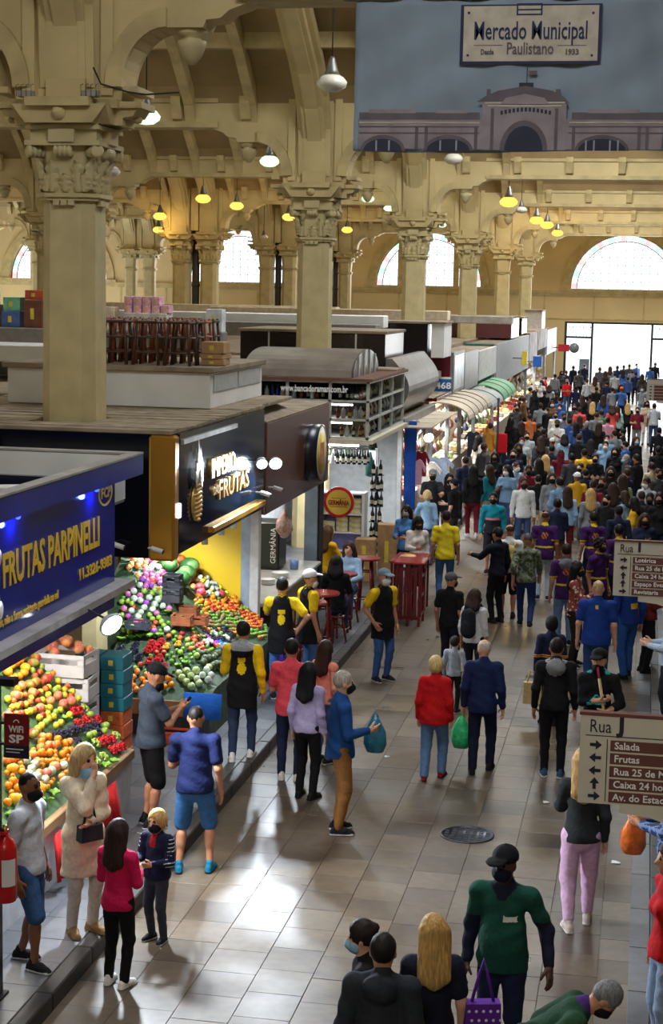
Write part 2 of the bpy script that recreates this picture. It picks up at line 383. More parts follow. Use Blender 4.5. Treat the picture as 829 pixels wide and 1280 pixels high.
# ---- ceiling: vault sheets arched from frame to frame, ribs, purlins
CURVE = [(0.25, 9.55), (0.42, 9.9), (0.88, 10.28), (1.5, 10.78), (2.33, 11.3), (3.1, 11.75), (4.2, 12.35), (5.4, 12.9), (6.7, 13.3), (8.0, 13.42)]
full = CURVE + [(16 - y, z) for y, z in CURVE[-2::-1]]
def strip(mb, x0, x1, up, th, curve=full, m=0):
    n = len(curve)
    top = [(y, z + up + th) for y, z in curve]; bot = [(y, z + up) for y, z in curve]
    vs = [(x, y, z) for x in (x0, x1) for (y, z) in bot + top]; k = 2 * n; fs = []
    for i in range(n - 1):
        fs += [(i, i + 1, k + i + 1, k + i), (n + i, k + n + i, k + n + i + 1, n + i + 1), (i, n + i, n + i + 1, i + 1), (k + i, k + i + 1, k + n + i + 1, k + n + i)]
    fs += [(0, k, k + n, n), (n - 1, 2 * n - 1, k + 2 * n - 1, k + n - 1)]
    mb.add(vs, fs, m, False)
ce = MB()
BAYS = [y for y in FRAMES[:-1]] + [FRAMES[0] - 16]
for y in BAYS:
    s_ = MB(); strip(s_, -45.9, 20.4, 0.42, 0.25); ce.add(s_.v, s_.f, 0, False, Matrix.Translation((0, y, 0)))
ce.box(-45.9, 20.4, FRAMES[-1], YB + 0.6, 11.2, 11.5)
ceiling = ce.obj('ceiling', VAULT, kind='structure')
r_ = MB(); strip(r_, -0.11, 0.11, 0.0, 0.5); rib_me = r_.mesh('rib', [PLASTER2])
for bi, y in enumerate(BAYS):
    for i in range(-2, 27):
        x = -8.82 + 1.415 * 1 - 1.415 * i
        if min(abs(x - c) for c in ROWS) < 0.5: continue
        put('rib', rib_me, ceiling, (x, y, 0))
pu = MB()
for (yy, zz) in ((1.5, 10.98), (4.2, 12.55)):
    for s_ in (yy, 16 - yy): pu.box(-45, 19, s_ - 0.13, s_ + 0.13, zz - 0.02, zz + 0.3)
pu_me = pu.mesh('purlin', [PLASTER2])
for y in BAYS: put('purlin', pu_me, ceiling, (0, y, 0))
# big ribs along each column row
BIG = [(0.30, 8.2), (0.36, 9.2), (0.75, 9.85), (1.5, 10.49), (2.33, 11.0), (3.1, 11.5), (4.2, 12.1), (5.4, 12.65), (6.7, 13.0), (8.0, 13.1)]
bigf = BIG + [(16 - y, z) for y, z in BIG[-2::-1]]
r_ = MB(); strip(r_, -0.25, 0.25, 0.0, 0.9, bigf); strip(r_, -0.15, 0.15, -0.06, 0.1, bigf); strip(r_, -0.36, 0.36, 0.2, 0.3, bigf)
big_me = r_.mesh('arch_rib', [PLASTER])
for x in ROWS:
    for y in BAYS: put('arch_rib', big_me, ceiling, (x, y, 0))

# transverse frames with corbelled arches and pendants
def span_outline(W):
    h = []
    h += [(0.0, 8.2), (0.70, 8.2), (0.72, 8.36)]
    h += [(1.30 - 0.58 * math.cos(t), 8.36 + 0.77 * math.sin(t)) for t in np.linspace(0.12, PI / 2, 8)]
    h += [(1.76, 9.13), (1.80, 9.22), (1.98, 9.24), (2.10, 9.34), (2.28, 9.40), (2.36, 9.45)]
    return h + [(W - u, z) for u, z in h[::-1]]
def band(mb, W, side):
    n = 9
    for i in range(n):
        a, b = 0.05 + (PI / 2 - 0.05) * i / n, 0.05 + (PI / 2 - 0.05) * (i + 1) / n
        q = [(1.30 - rx * math.cos(t), 8.36 + rz * math.sin(t)) for rx, rz, t in ((0.58, 0.77, a), (0.58, 0.77, b), (0.80, 1.0, b), (0.80, 1.0, a))]
        if side: q = [(W - u, z) for u, z in q][::-1]
        mb.prism(q[::-1], -0.33, 0.33, 'y')
bb_me = MB().prism([(-0.52, 10.1), (-0.52, 9.95), (-0.36, 9.62), (-0.25, 9.58), (0.25, 9.58), (0.36, 9.62), (0.52, 9.95), (0.52, 10.1)], -0.11, 0.11, 'x').mesh('bracket_block', [PLASTER2])
for fi, y in enumerate(FRAMES):
    fr = empty('wall_frame_%d' % (fi + 1), (0, y, 0), kind='structure')
    for a, b in ((-7.4, 3.7), (-18.3, -7.4), (-30.6, -19.5), (3.7, 14.8), (-42.5, -31.8)):
        W = b - a
        m_ = MB(); m_.prism(span_outline(W) + [(W, 10.6), (0, 10.6)], -0.25, 0.25, 'y'); m_.obj('arch_wall', PLASTER, fr, (a, 0, 0))
        m_ = MB(); band(m_, W, 0); band(m_, W, 1)
        for u in (0.86, W - 0.86): m_.prism([(u - 0.09, 8.32), (u + 0.09, 8.32), (u + 0.09, 8.40), (u - 0.09, 8.40)], -0.36, 0.36, 'y')
        m_.box(2.2, W - 2.2, -0.32, 0.32, 9.44, 9.56); m_.box(2.2, W - 2.2, -0.30, 0.30, 9.98, 10.08)
        m_.obj('archivolt', PLASTER2, fr, (a, 0, 0))
        for u in (1.55, W - 1.55):
            m_ = MB(); m_.lathe([(0.0, -0.43), (0.05, -0.42), (0.13, -0.32), (0.17, -0.22), (0.19, -0.14), (0.12, -0.12), (0.12, -0.09), (0.2, -0.06), (0.22, 0.0)], 12); m_.obj('pendant_boss', STONE, fr, (a + u, 0, 9.13))
        for i in range(1, 7):
            put('bracket_block', bb_me, fr, (a + W / 7 * i, 0, 0))
# ---- columns
def leaf_mesh(w_, h_, out):
    """acanthus leaf: lobed edge, raised midrib, tip curling outward"""
    n = 9; vs = []; m = MB()
    for i in range(n):
        t = i / (n - 1); y = out * (0.15 + 0.85 * t ** 2.2); z = h_ * (t - 0.16 * max(0, t - 0.75) * 4 * t); w = w_ * (0.55 + 0.45 * math.sin(PI * min(1, t * 1.15)) ) * (1 - 0.55 * max(0, t - 0.7) / 0.3) * (1.0 if i % 2 else 0.72)
        vs += [(-w, y - 0.012, z), (-w * 0.45, y + 0.018, z), (0, y + 0.034, z), (w * 0.45, y + 0.018, z), (w, y - 0.012, z)]
    fs = [(i * 5 + q, i * 5 + q + 1, i * 5 + q + 6, i * 5 + q + 5) for i in range(n - 1) for q in range(4)]
    return m.add(vs, fs, 0, False).mesh('leaf', [STONE])
leaf_me = leaf_mesh(0.105, 0.46, 0.13); leaf_lo = leaf_mesh(0.10, 0.27, 0.085)
v_ = MB(); v_.lathe([(0.0, -0.12), (0.05, -0.12), (0.085, -0.11), (0.085, -0.07), (0.065, -0.06), (0.085, -0.045), (0.085, -0.015), (0.065, 0.0), (0.085, 0.015), (0.085, 0.045), (0.065, 0.06), (0.085, 0.07), (0.085, 0.11), (0.05, 0.12), (0.0, 0.12)], 14, T=Matrix.Rotation(PI / 2, 4, 'X'))
vol_me = v_.mesh('volute', [STONE])
def oct_prof(a, c): return [(-a, -a + c), (-a + c, -a), (a - c, -a), (a, -a + c), (a, a - c), (a - c, a), (-a + c, a), (-a, a - c)]
s_ = MB()
q0, q1 = oct_prof(0.385, 0.15), oct_prof(0.345, 0.135)
s_.add([(x, y, 0.1) for x, y in q0] + [(x, y, 7.05) for x, y in q1], [(i, (i + 1) % 8, (i + 1) % 8 + 8, i + 8) for i in range(8)], 0)
shaft_me = s_.mesh('shaft', [STONE])
s_ = MB(); s_.prism(oct_prof(0.43, 0.17), 7.02, 7.07, 'z'); s_.prism(oct_prof(0.40, 0.16), 6.98, 7.02, 'z')
s_.add([(x, y, 7.07) for x, y in oct_prof(0.345, 0.135)] + [(x, y, 7.68) for x, y in oct_prof(0.40, 0.15)], [(i, (i + 1) % 8, (i + 1) % 8 + 8, i + 8) for i in range(8)], 0)
for i in range(3):
    for ax in range(4):
        T = Matrix.Rotation(PI / 2 * ax, 4, 'Z'); s_.box(-0.15 + 0.1 * i, -0.07 + 0.1 * i, -0.41, -0.3, 6.92, 6.985, 0, T)
s_.box(-0.50, 0.50, -0.50, 0.50, 7.66, 7.72); s_.box(-0.44, 0.44, -0.44, 0.44, 7.72, 7.86); s_.box(-0.49, 0.49, -0.49, 0.49, 7.86, 7.91)
for ax in range(4):
    T = Matrix.Rotation(PI / 2 * ax, 4, 'Z'); s_.box(-0.17, 0.17, -0.53, -0.3, 7.70, 7.86, 0, T)
cap_me = s_.mesh('capital', [STONE])
s_ = MB(); s_.box(-0.46, 0.46, -0.46, 0.46, 7.91, 8.14)
for ax in range(4):
    T = Matrix.Rotation(PI / 2 * ax, 4, 'Z')
    s_.prism([(-0.62, 8.16), (-0.50, 8.0), (-0.44, 7.93), (0.44, 7.93), (0.50, 8.0), (0.62, 8.16)], -0.62, -0.2, 'y', 0, T)
    s_.box(-0.42, 0.42, -0.70, 0.0, 8.13, 8.24, 0, T)
    s_.ball((0, -0.60, 8.05), 0.10, 10, 6, 0, T)
imp_me = s_.mesh('impost', [PLASTER2])
s_ = MB()
for sx in (1, -1):
    s_.box(sx * 0.42 if sx > 0 else -0.98, 0.98 if sx > 0 else -0.42, -0.30, 0.30, 8.14, 8.22)
    T = Matrix.Scale(sx, 4, (1, 0, 0)); s_.prism([(0.42, 7.93), (0.72, 7.93), (0.72, 8.02), (0.86, 8.05), (0.92, 8.14), (0.42, 8.14)], -0.26, 0.26, 'y', 0, T)
    s_.lathe([(0.0, -0.05), (0.05, -0.04), (0.07, 0.0), (0.05, 0.03)], 8, (sx * 0.84, 0, 8.02))
br_me = s_.mesh('bracket', [PLASTER2])
p_ = MB(); p_.box(-0.40, 0.40, -0.27, 0.27, 8.2, 10.6); p_.box(-0.26, 0.26, -0.36, 0.36, 8.22, 8.5)
for sx in (-1, 1): p_.box(sx * 0.52 - 0.08, sx * 0.52 + 0.08, -0.29, 0.29, 8.3, 10.4)
pier_me = p_.mesh('pier', [PLASTER])
def column(x, y):
    c = empty('column', (x, y, 0), kind='structure')
    put('shaft', shaft_me, c); cp = put('capital', cap_me, c); put('impost', imp_me, c); put('bracket', br_me, c); put('pier', pier_me, c)
    if y < 75:
        for ax in range(4):
            a = PI / 2 * ax
            for q, me_ in ((-0.17, leaf_me), (0.17, leaf_me), (-0.25, leaf_lo), (0.0, leaf_lo), (0.25, leaf_lo)):
                put('leaf', me_, cp, (math.sin(a) * 0.35 + math.cos(a) * q, -math.cos(a) * 0.35 + math.sin(a) * q, 7.09), a + PI)
            put('volute', vol_me, cp, (math.sin(a) * 0.43, -math.cos(a) * 0.43, 7.60), a + PI / 2)
            a += PI / 4; put('leaf', leaf_me, cp, (math.sin(a) * 0.44, -math.cos(a) * 0.44, 7.12), a + PI); put('volute', vol_me, cp, (math.sin(a) * 0.55, -math.cos(a) * 0.55, 7.59), a)
    return c
for y in FRAMES:
    for x in ROWS:
        if y < 20 and x != 3.7: continue
        if x < -30 and y < 60: continue
        column(x, y)
PIPE = mat('downpipe_paint', rgb(60, 62, 64), 0.5)
for x, y in ((-18.9, 69.0 + 0.1), (-18.9, 85.1), (-18.9, 101.1), (-18.9, 53.1)):
    m_ = MB(); m_.cyl((0, 0, 0.15), (0, 0, 10.2), 0.16, n=10)
    for z in (2, 4, 6, 8): m_.cyl((0, 0, z), (0, 0, z + 0.08), 0.19, n=10)
    m_.obj('downpipe', PIPE, None, (x, y, 0), kind='structure')

# ---- roof lights added out of view for the top fill: glowing panes, one per bay
RL = mat('added_pane_glow', rgb(226, 232, 238), 0.5, emit=1.2)
fr_ = MB()
for x in (-2.05, -0.68, 0.68, 2.05): fr_.box(x - 0.05, x + 0.05, -2.3, 2.3, 0.0, 0.16)
for y in (-2.3, -0.77, 0.77, 2.3): fr_.box(-2.1, 2.1, y - 0.05, y + 0.05, 0.0, 0.16)
fr_me = fr_.mesh('added_roof_light_frame', [PLASTER2]); rp_me = MB().box(-0.62, 0.62, -0.71, 0.71, 0.06, 0.08).mesh('pane', [RL])
for i, (x, k) in enumerate([(x, k) for k in range(-1, 6) for x in (-1.85, -13.0)]):
    wn = empty('window_%d' % (5 + i), (x, 13.1 + 16 * k, 12.9), kind='structure'); put('added_roof_light_frame', fr_me, wn)
    for a in (-1.365, 0, 1.365):
        for b_ in (-1.535, 0, 1.535): put('pane', rp_me, wn, (a, b_, 0))
# ---- banner hung under the first frame
BY = 21.1 - 0.30
def bn(x, y): return aty(x, y, BY)
ban = empty('banner', (-1.55, BY, 7.6), label='large grey printed banner of the market building hung under the roof beam', cat='banner')
nx, nz = 60, 24; X0, X1, Z0, Z1 = -3.70, 0.62, 7.62, 9.42
vs = []; fs = []
for j in range(nz + 1):
    for i in range(nx + 1):
        u, v = i / nx, j / nz
        vs.append((X0 + (X1 - X0) * u + 1.55, 0.02 * math.sin(u * 23) * (1 - 0.4 * v) + 0.015 * math.sin(u * 51 + v * 3) + 0.012 * math.sin((u * 1.2 - v) * 17), Z0 + (Z1 - Z0) * v - 7.6 - 0.02 * math.sin(u * 6) * (1 - v)))
for j in range(nz):
    for i in range(nx):
        a = j * (nx + 1) + i; fs.append((a, a + 1, a + nx + 2, a + nx + 1))
cl = MB().add(vs, fs, 0, True).obj('banner_cloth', mat('banner_grey', rgb(128, 142, 154), 0.7, var=0.12, scale=1.2), ban)
so = cl.modifiers.new('thickness', 'SOLIDIFY'); so.thickness = 0.006
PRK = [mat('print_wall', rgb(140, 128, 132), 0.8, var=0.15, scale=4), mat('print_dark', rgb(44, 46, 62), 0.8), mat('print_cream', rgb(186, 176, 158), 0.8), mat('print_navy', rgb(38, 44, 78), 0.8), mat('print_trim', rgb(96, 86, 92), 0.8), mat('print_mullion', rgb(150, 150, 156), 0.8)]
def bx(px): return bn(px, 150).x + 1.55
def bz(px, py): return bn(px, py).z - 7.6
FY = -0.045
pr = MB()
def prect(x0, x1, y0, y1, m, dy=0.0): pr.box(bx(x0), bx(x1), FY - dy, FY - dy + 0.004, bz((x0 + x1) / 2, y1), bz((x0 + x1) / 2, y0), m)
prect(450, 829, 149, 187, 0); prect(450, 600, 141, 150, 4, .003); prect(715, 829, 141, 150, 4, .003); prect(462, 520, 137, 142, 0, .004); prect(545, 585, 138, 142, 0, .004); prect(735, 800, 137, 142, 0, .004)
prect(603, 708, 128, 188, 0, .004)
pr.prism([(bx(596), bz(600, 128)), (bx(712), bz(712, 130)), (bx(705), bz(705, 122)), (bx(690), bz(690, 114)), (bx(656), bz(656, 108)), (bx(622), bz(622, 114)), (bx(606), bz(606, 121))], FY - 0.008, FY - 0.003, 'y', 4)
prect(608, 613, 112, 120, 4, .004); prect(694, 700, 112, 120, 4, .004); prect(648, 666, 104, 110, 1, .004); prect(657, 658, 84, 105, 1, .004); prect(660, 670, 89, 94, 4, .004)
for i in range(13): prect(626 + i * 5, 629 + i * 5, 139 - 4 * math.sin(PI * i / 12), 144 - 4 * math.sin(PI * i / 12), 1, .010)
def parch(cx, r, ry, base, m, dy):
    pr.prism([(bx(cx + r * math.cos(t)), bz(cx, base) + (bz(cx, base - ry) - bz(cx, base)) * math.sin(t)) for t in np.linspace(0, PI, 15)], FY - dy - 0.004, FY - dy, 'y', m)
parch(656, 30, 38, 189, 4, .006); parch(656, 24, 31, 189, 1, .010)
for c, r in ((562, 27), (754, 30), (480, 24)):
    parch(c, r + 4, 20, 189, 4, .004); parch(c, r, 15, 189, 1, .008)
for c in (648, 664, 552, 572, 744, 764, 734, 774, 472, 488): prect(c - 1, c + 1, 176, 189, 5, .013)
prect(573, 748, 6, 81, 3, .0); prect(577, 744, 8, 77, 2, .004); prect(642, 674, 5, 20, 3, .006); prect(644, 672, 8, 12, 2, .009); prect(644, 672, 14, 18, 2, .009)
for sx_ in (583, 737):
    for sy_ in (17, 70): prect(sx_ - 1.5, sx_ + 1.5, sy_ - 1.5, sy_ + 1.5, 3, .006)
for a_, b_ in ((590, 626), (694, 730)): prect(a_, b_, 57, 58, 4, .006)
for yy_, m_i in ((153, 2), (158, 4), (166, 4)): prect(450, 600, yy_, yy_ + 1.4, m_i, .006); prect(712, 829, yy_, yy_ + 1.4, m_i, .006)
for xx_ in (520, 532, 594, 716, 798, 808): prect(xx_, xx_ + 4, 158, 188, 4, .007)
prect(610, 702, 132, 134, 2, .011); prect(606, 706, 128, 130, 2, .011); prect(614, 618, 136, 188, 4, .011); prect(694, 698, 136, 188, 4, .011)
pr.prism([(bx(625 + 0), bz(656, 131)), (bx(687), bz(656, 131)), (bx(680), bz(656, 123)), (bx(656), bz(656, 118)), (bx(632), bz(656, 123))], FY - 0.014, FY - 0.008, 'y', 0)
pr.obj('banner_print', PRK, ban)
def btext(s, px, py, h, wpx, m):
    return text(s, h, m, ban, (bx(px), FY - 0.012, bz(px, py)), FACE_CAM, width=bx(px + wpx / 2) - bx(px - wpx / 2), ext=0.002, bold=0.003)
btext('Mercado Municipal', 660, 40, 0.30, 140, PRK[3]); btext('Paulistano', 660, 62, 0.20, 58, PRK[4]); btext('Desde', 607, 66, 0.09, 16, PRK[4]); btext('1933', 712, 66, 0.09, 16, PRK[4])
bar = MB(); bar.cyl((X0 + 1.4, 0, 1.83), (X1 + 1.7, 0, 1.83), 0.025, n=6)
for u in (-2.0, -0.8, 0.6, 2.0): bar.cyl((u, 0, 1.83), (u, 0.1, 1.92), 0.008, n=4)
bar.obj('hanging_rail', mat('rail_steel', rgb(120, 116, 104), 0.4, 0.6), ban)
# ================================================================== stalls along the corridor
BLUE = gloss(22, 38, 140, 0.12); BLUE2 = gloss(28, 46, 158, 0.18); YEL = mat('sign_yellow', rgb(232, 190, 40), 0.4, var=0.05)
GREYM = mat('dusty_grey_metal', rgb(150, 146, 140), 0.6, var=0.2, scale=4); DUST = mat('dusty_roof', rgb(140, 126, 106), 0.9, var=0.25, scale=2.5, bump=0.3, detail=8)
BLACKG = gloss(14, 16, 24, 0.10); GOLD = mat('gold_panel', rgb(214, 156, 62), 0.28, 0.75, var=0.08, scale=1.5); GOLDL = mat('gold_letter', rgb(214, 176, 104), 0.35, 0.6, var=0.05)
WHITEP = mat('white_panel', rgb(222, 222, 220), 0.5, var=0.06, scale=2); YELW = mat('yellow_wall', rgb(232, 190, 20), 0.5, var=0.04, scale=2)
BROWN = mat('brown_fascia', rgb(92, 62, 54), 0.22, var=0.15, scale=1.5); STEEL = mat('brushed_steel', rgb(150, 150, 150), 0.42, 0.8, var=0.1, scale=3)
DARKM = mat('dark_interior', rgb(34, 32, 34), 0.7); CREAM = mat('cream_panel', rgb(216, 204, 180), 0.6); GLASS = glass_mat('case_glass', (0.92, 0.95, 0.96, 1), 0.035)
WOODP = mat('roof_plank_wood', rgb(150, 134, 110), 0.9, var=0.3, scale=5, bump=0.3, detail=8); WHITEL = mat('sign_white', rgb(240, 240, 238), 0.5, var=0)
GREYP = mat('grey_post', rgb(150, 162, 172), 0.4, 0.2); MAROON = gloss(84, 22, 34, 0.25); TEAL = gloss(20, 110, 96, 0.35)
def led(loc, power, name='led_floodlight', label='', aim=(0.6, -0.4, -0.7), r=0.10, col=(0.80, 0.90, 1.0), group=None, to=(0, 0, 0.14)):
    """flood lamp: housing, bracket, glowing lens and its light"""
    o = empty(name, loc, 0, label, 'lamp', group)
    d = Vector(aim).normalized(); T = d.to_track_quat('Z', 'Y').to_matrix().to_4x4()
    MB().lathe([(0.02, -0.09), (0.07, -0.08), (r, -0.02), (r * 1.05, 0.0), (r * 1.05, 0.012), (r * 0.92, 0.012)], 14, T=T, cap=False).obj('housing', mat('lamp_housing', rgb(200, 200, 205), 0.4), o)
    MB().lathe([(0.0, 0.03), (r * 0.6, 0.024), (r * 0.92, 0.008)], 14, T=T).obj('lens', emi('led_glow', (0.85, 0.94, 1.0), 26.0), o)
    MB().tube([(0, 0, 0), tuple(-d * 0.09), to], 0.012).obj('bracket', IRON, o)
    l = bpy.data.lights.new('led_light', 'SPOT'); l.energy = power; l.color = col; l.shadow_soft_size = r * 0.8; l.spot_size = math.radians(142); l.spot_blend = 0.5
    q = bpy.data.objects.new('led_light', l); COL.objects.link(q); q.parent = o; q.location = tuple(d * 0.06); q.rotation_euler = (-d).to_track_quat('Z', 'Y').to_euler()
    return o
def cctv(loc, rz, label, to=(-0.08, 0, 0.0)):
    o = empty('security_camera', loc, rz, label, 'camera', 'small white security cameras on the stall fronts')
    MB().cyl((0, 0, 0), (0.14, 0, -0.04), 0.032, n=10).obj('camera_body', WHITEP, o); MB().cyl((0.14, 0, -0.04), (0.15, 0, -0.043), 0.026, n=10).obj('lens', DARKM, o)
    MB().tube([(0, 0, 0), (-0.04, 0.0, 0.0), to], 0.012).obj('mount', WHITEP, o); return o

# ---------------- blue fruit stall
bs = empty('fruit_stall', (-6.4, 14.6, 0.15), label='fruit stall under a glossy blue canopy with yellow lettering', cat='market stall')
def LS(mb, name, mats, root=bs, **k):
    o = mb.obj(name, mats, root, **k); o.location = Vector(o.location) - Vector(root.location); return o
Y0, Y1 = 9.0, 17.57
m_ = MB(); m_.box(-5.48, -5.38, Y0, Y1, 3.88, 4.10, 0); m_.box(-8.8, -5.48, Y1 - 0.1, Y1, 3.88, 4.10, 0); m_.box(-8.8, -5.38, Y1 - 0.16, Y1 + 0.01, 4.10, 4.12, 1); m_.box(-5.52, -5.37, Y0, Y1 - 0.16, 4.10, 4.12, 1); LS(m_, 'canopy_rim', [BLUE, GREYM])
m_ = MB(); m_.bbox(-5.56, -5.47, Y0, 16.86, 2.80, 3.90, 0.008); LS(m_, 'sign_panel', [BLUE])
m_ = MB(); m_.box(-8.8, -5.5, 16.76, 16.86, 2.60, 3.9, 0); LS(m_, 'end_panel', [gloss(10, 14, 40, 0.2)])
m_ = MB(); m_.box(-5.60, -5.30, Y0, 17.05, 2.735, 2.805, 0); LS(m_, 'awning_lip', [GREYM])
m_ = MB(); m_.box(-5.50, -5.42, Y0, 16.7, 2.56, 2.735, 0); LS(m_, 'lower_board', [BLUE2])
m_ = MB(); m_.box(-8.8, -5.56, Y0, 17.46, 3.58, 3.62); LS(m_, 'canopy_roof', [DARKM])
m_ = MB(); m_.box(-8.9, -8.7, Y0, Y1, 0.15, 4.0); LS(m_, 'back_wall', [DARKM])
m_ = MB()
for (x, y, s_) in ((-5.9, 14.6, .3), (-6.4, 14.9, .22), (-6.1, 15.6, .25)):
    m_.bbox(x - s_, x + s_, y - 0.12, y + 0.12, 3.63, 3.84, 0.02)
m_.tube([(-8, 15.2, 3.72), (-6, 15.4, 3.76), (-5.7, 16.3, 3.72)], 0.03); m_.tube([(-7.6, 16.0, 3.8), (-5.6, 16.4, 3.85)], 0.04); m_.tube([(-6.6, 14.3, 3.7), (-6.3, 14.8, 3.9), (-5.7, 15.3, 3.85)], 0.03); m_.box(-8.7, -5.55, 17.38, 17.44, 3.62, 4.09); m_.box(-5.56, -5.53, 9.1, 17.4, 3.62, 4.09)
LS(m_, 'roof_fittings', [WHITEP])
def T1(s, y0, y1, z, size, m, bold=0.004, x=-5.462): text(s, size, m, bs, Vector((x, (y0 + y1) / 2, z)) - Vector(bs.location), FACE_AISLE, width=y1 - y0, bold=bold)
T1('FRUTAS PARPINELLI', 13.70, 16.32, 3.40, 0.42, YEL, 0.010); T1('11.3326-9383', 15.70, 16.72, 3.05, 0.15, YEL, 0.004)
T1('tas plantais, não a forma resistente guardada ao sol', 13.3, 15.1, 2.97, 0.11, YEL, 0.002); T1('FCP', 16.38, 16.68, 3.785, 0.15, YEL, 0.004)
m_ = MB(); half_ring(m_, 0.115, 0.135, 0, 0.006, 20, a1=2 * PI)
o = m_.obj('emblem_ring', YEL, bs, rot=(0, 0, PI / 2), scale=(1.65, 1, 1)); o.location = Vector((-5.462, 16.53, 3.785)) - Vector(bs.location)
for (y, z, c, r) in ((13.50, 3.60, (210, 50, 60), .13), (13.52, 3.16, (90, 150, 70), .12), (13.62, 3.08, (230, 230, 225), .09), (13.60, 3.55, (235, 200, 190), .08)):
    m_ = MB(); m_.lathe([(0, 0.006), (r, 0.004), (r, 0)], 14, T=Matrix.Rotation(PI / 2, 4, 'Y')); q = m_.obj('fruit_print', mat('print_%d' % c[0], rgb(*c), 0.4), bs); q.location = Vector((-5.468, y, z)) - Vector(bs.location)
for y in (13.9, 16.05):
    m_ = MB(); m_.lathe([(0.0, -0.01), (0.02, 0.0), (0.028, 0.02)], 10); q = m_.obj('blue_downlight', emi('blue_glow', (0.05, 0.1, 1.0), 3), bs); q.location = Vector((-5.40, y, 3.86)) - Vector(bs.location)
    l = bpy.data.lights.new('blue_downlight_lamp', 'POINT'); l.energy = 3.5; l.color = (0.1, 0.16, 1.0); l.shadow_soft_size = 0.03
    q = bpy.data.objects.new('blue_downlight_lamp', l); COL.objects.link(q); q.parent = bs; q.location = Vector((-5.38, y, 3.80)) - Vector(bs.location)
led((-5.06, 15.5, 2.62), 1000, label='bright white floodlight under the blue canopy edge', aim=(0.72, -0.52, -0.46), r=0.125, to=(-0.25, 0, 0.14))
# inner light of the blue stall, a tube under its roof
def tube_light(loc, L, power, label, axis='y', col=(1, 0.96, 0.88)):
    o = empty('tube_lamp', loc, 0 if axis == 'y' else PI / 2, label, 'lamp', 'tube lamps under the stall roofs')
    MB().box(-0.05, 0.05, -L / 2, L / 2, 0.02, 0.06).obj('batten', WHITEP, o); MB().cyl((0, -L / 2, 0), (0, L / 2, 0), 0.02, n=8).obj('tube', emi('tube_glow', (1, 0.97, 0.9), 9), o)
    l = bpy.data.lights.new('tube_light', 'AREA'); l.shape = 'RECTANGLE'; l.size = 0.08; l.size_y = L; l.energy = power; l.color = col
    q = bpy.data.objects.new('tube_light', l); COL.objects.link(q); q.parent = o; q.location = (0, 0, -0.03); return o
tube_light((-6.2, 15.2, 3.1), 2.4, 130, 'white tube lamp under the blue stall roof')

# ---------------- black and gold fruit stall
im = empty('fruit_stall', (-6.6, 22.0, 0.15), label='fruit stall with a black fascia, gold corner and pineapple sign', cat='market stall')
def LI(mb, name, mats): return LS(mb, name, mats, im)
LI(MB().bbox(-9.6, -5.93, 19.62, 19.72, 2.60, 4.13, 0.006), 'side_fascia', [BLACKG])
LI(MB().bbox(-5.93, -5.60, 19.58, 19.80, 2.58, 4.12, 0.03), 'gold_corner', [GOLD])
LI(MB().bbox(-5.70, -5.60, 19.80, 24.42, 2.64, 4.13, 0.006), 'sign_panel', [gloss(12, 20, 34, 0.08)])
m_ = MB(); m_.bbox(-5.61, -5.52, 21.2, 24.25, 2.72, 2.80, 0.01); LI(m_, 'gold_strip', [GOLD])
m_ = MB(); m_.box(-5.60, -5.56, 19.85, 22.6, 4.0, 4.06); LI(m_, 'light_strip', [GREYM])
m_ = MB(); m_.bbox(-5.64, -5.57, 19.72, 19.80, 3.1, 3.28, 0.01); LI(m_, 'wall_light', [emi('violet_tube', (0.8, 0.75, 1.0), 5)])
# roof boards laid over the stall, open where the column stands
roof = empty('stall_roof', (-7.6, 22.0, 4.13), label='dusty boarded roof over the black and gold stall', cat='stall roof')
y = 19.62; i = 0
while y < 26.9:
    wv = random.uniform(0.20, 0.30)
    for x0, x1 in (((-9.9, -7.82), (-6.98, -5.66)) if 20.45 < y + wv and y < 21.55 else ((-9.9, -5.66),)):
        if y > 24.5 and x1 > -6: x1 = -5.72
        MB().bbox(x0 + random.uniform(-.03, .03), x1, y + 0.006, y + wv - 0.006, 0, 0.04 + random.uniform(0, 0.02), 0.006).obj('plank', WOODP if i % 3 else DUST, roof, (7.6, -22.0, 0))
    y += wv; i += 1
LI(MB().bbox(-5.80, -5.66, 24.42, 24.58, 0.15, 4.1, 0.01), 'corner_post', [mat('post_white', rgb(200, 200, 196), 0.4)])
LI(MB().bbox(-7.9, -5.95, 24.50, 24.58, 0.15, 2.75, 0.006), 'yellow_wall_panel', [YELW])
LI(MB().bbox(-5.95, -5.80, 24.48, 24.58, 0.15, 2.75, 0.006), 'grey_jamb', [GREYP])
m_ = MB()
for y in (21.6, 22.5, 23.2): m_.cyl((-5.75, y, 2.5), (-5.75, y, 2.64), 0.045, n=8)
LI(m_, 'spot_lamp', [WHITEP])
LI(MB().box(-9.7, -9.5, 19.7, 26.9, 0.15, 4.1), 'back_wall', [DARKM])
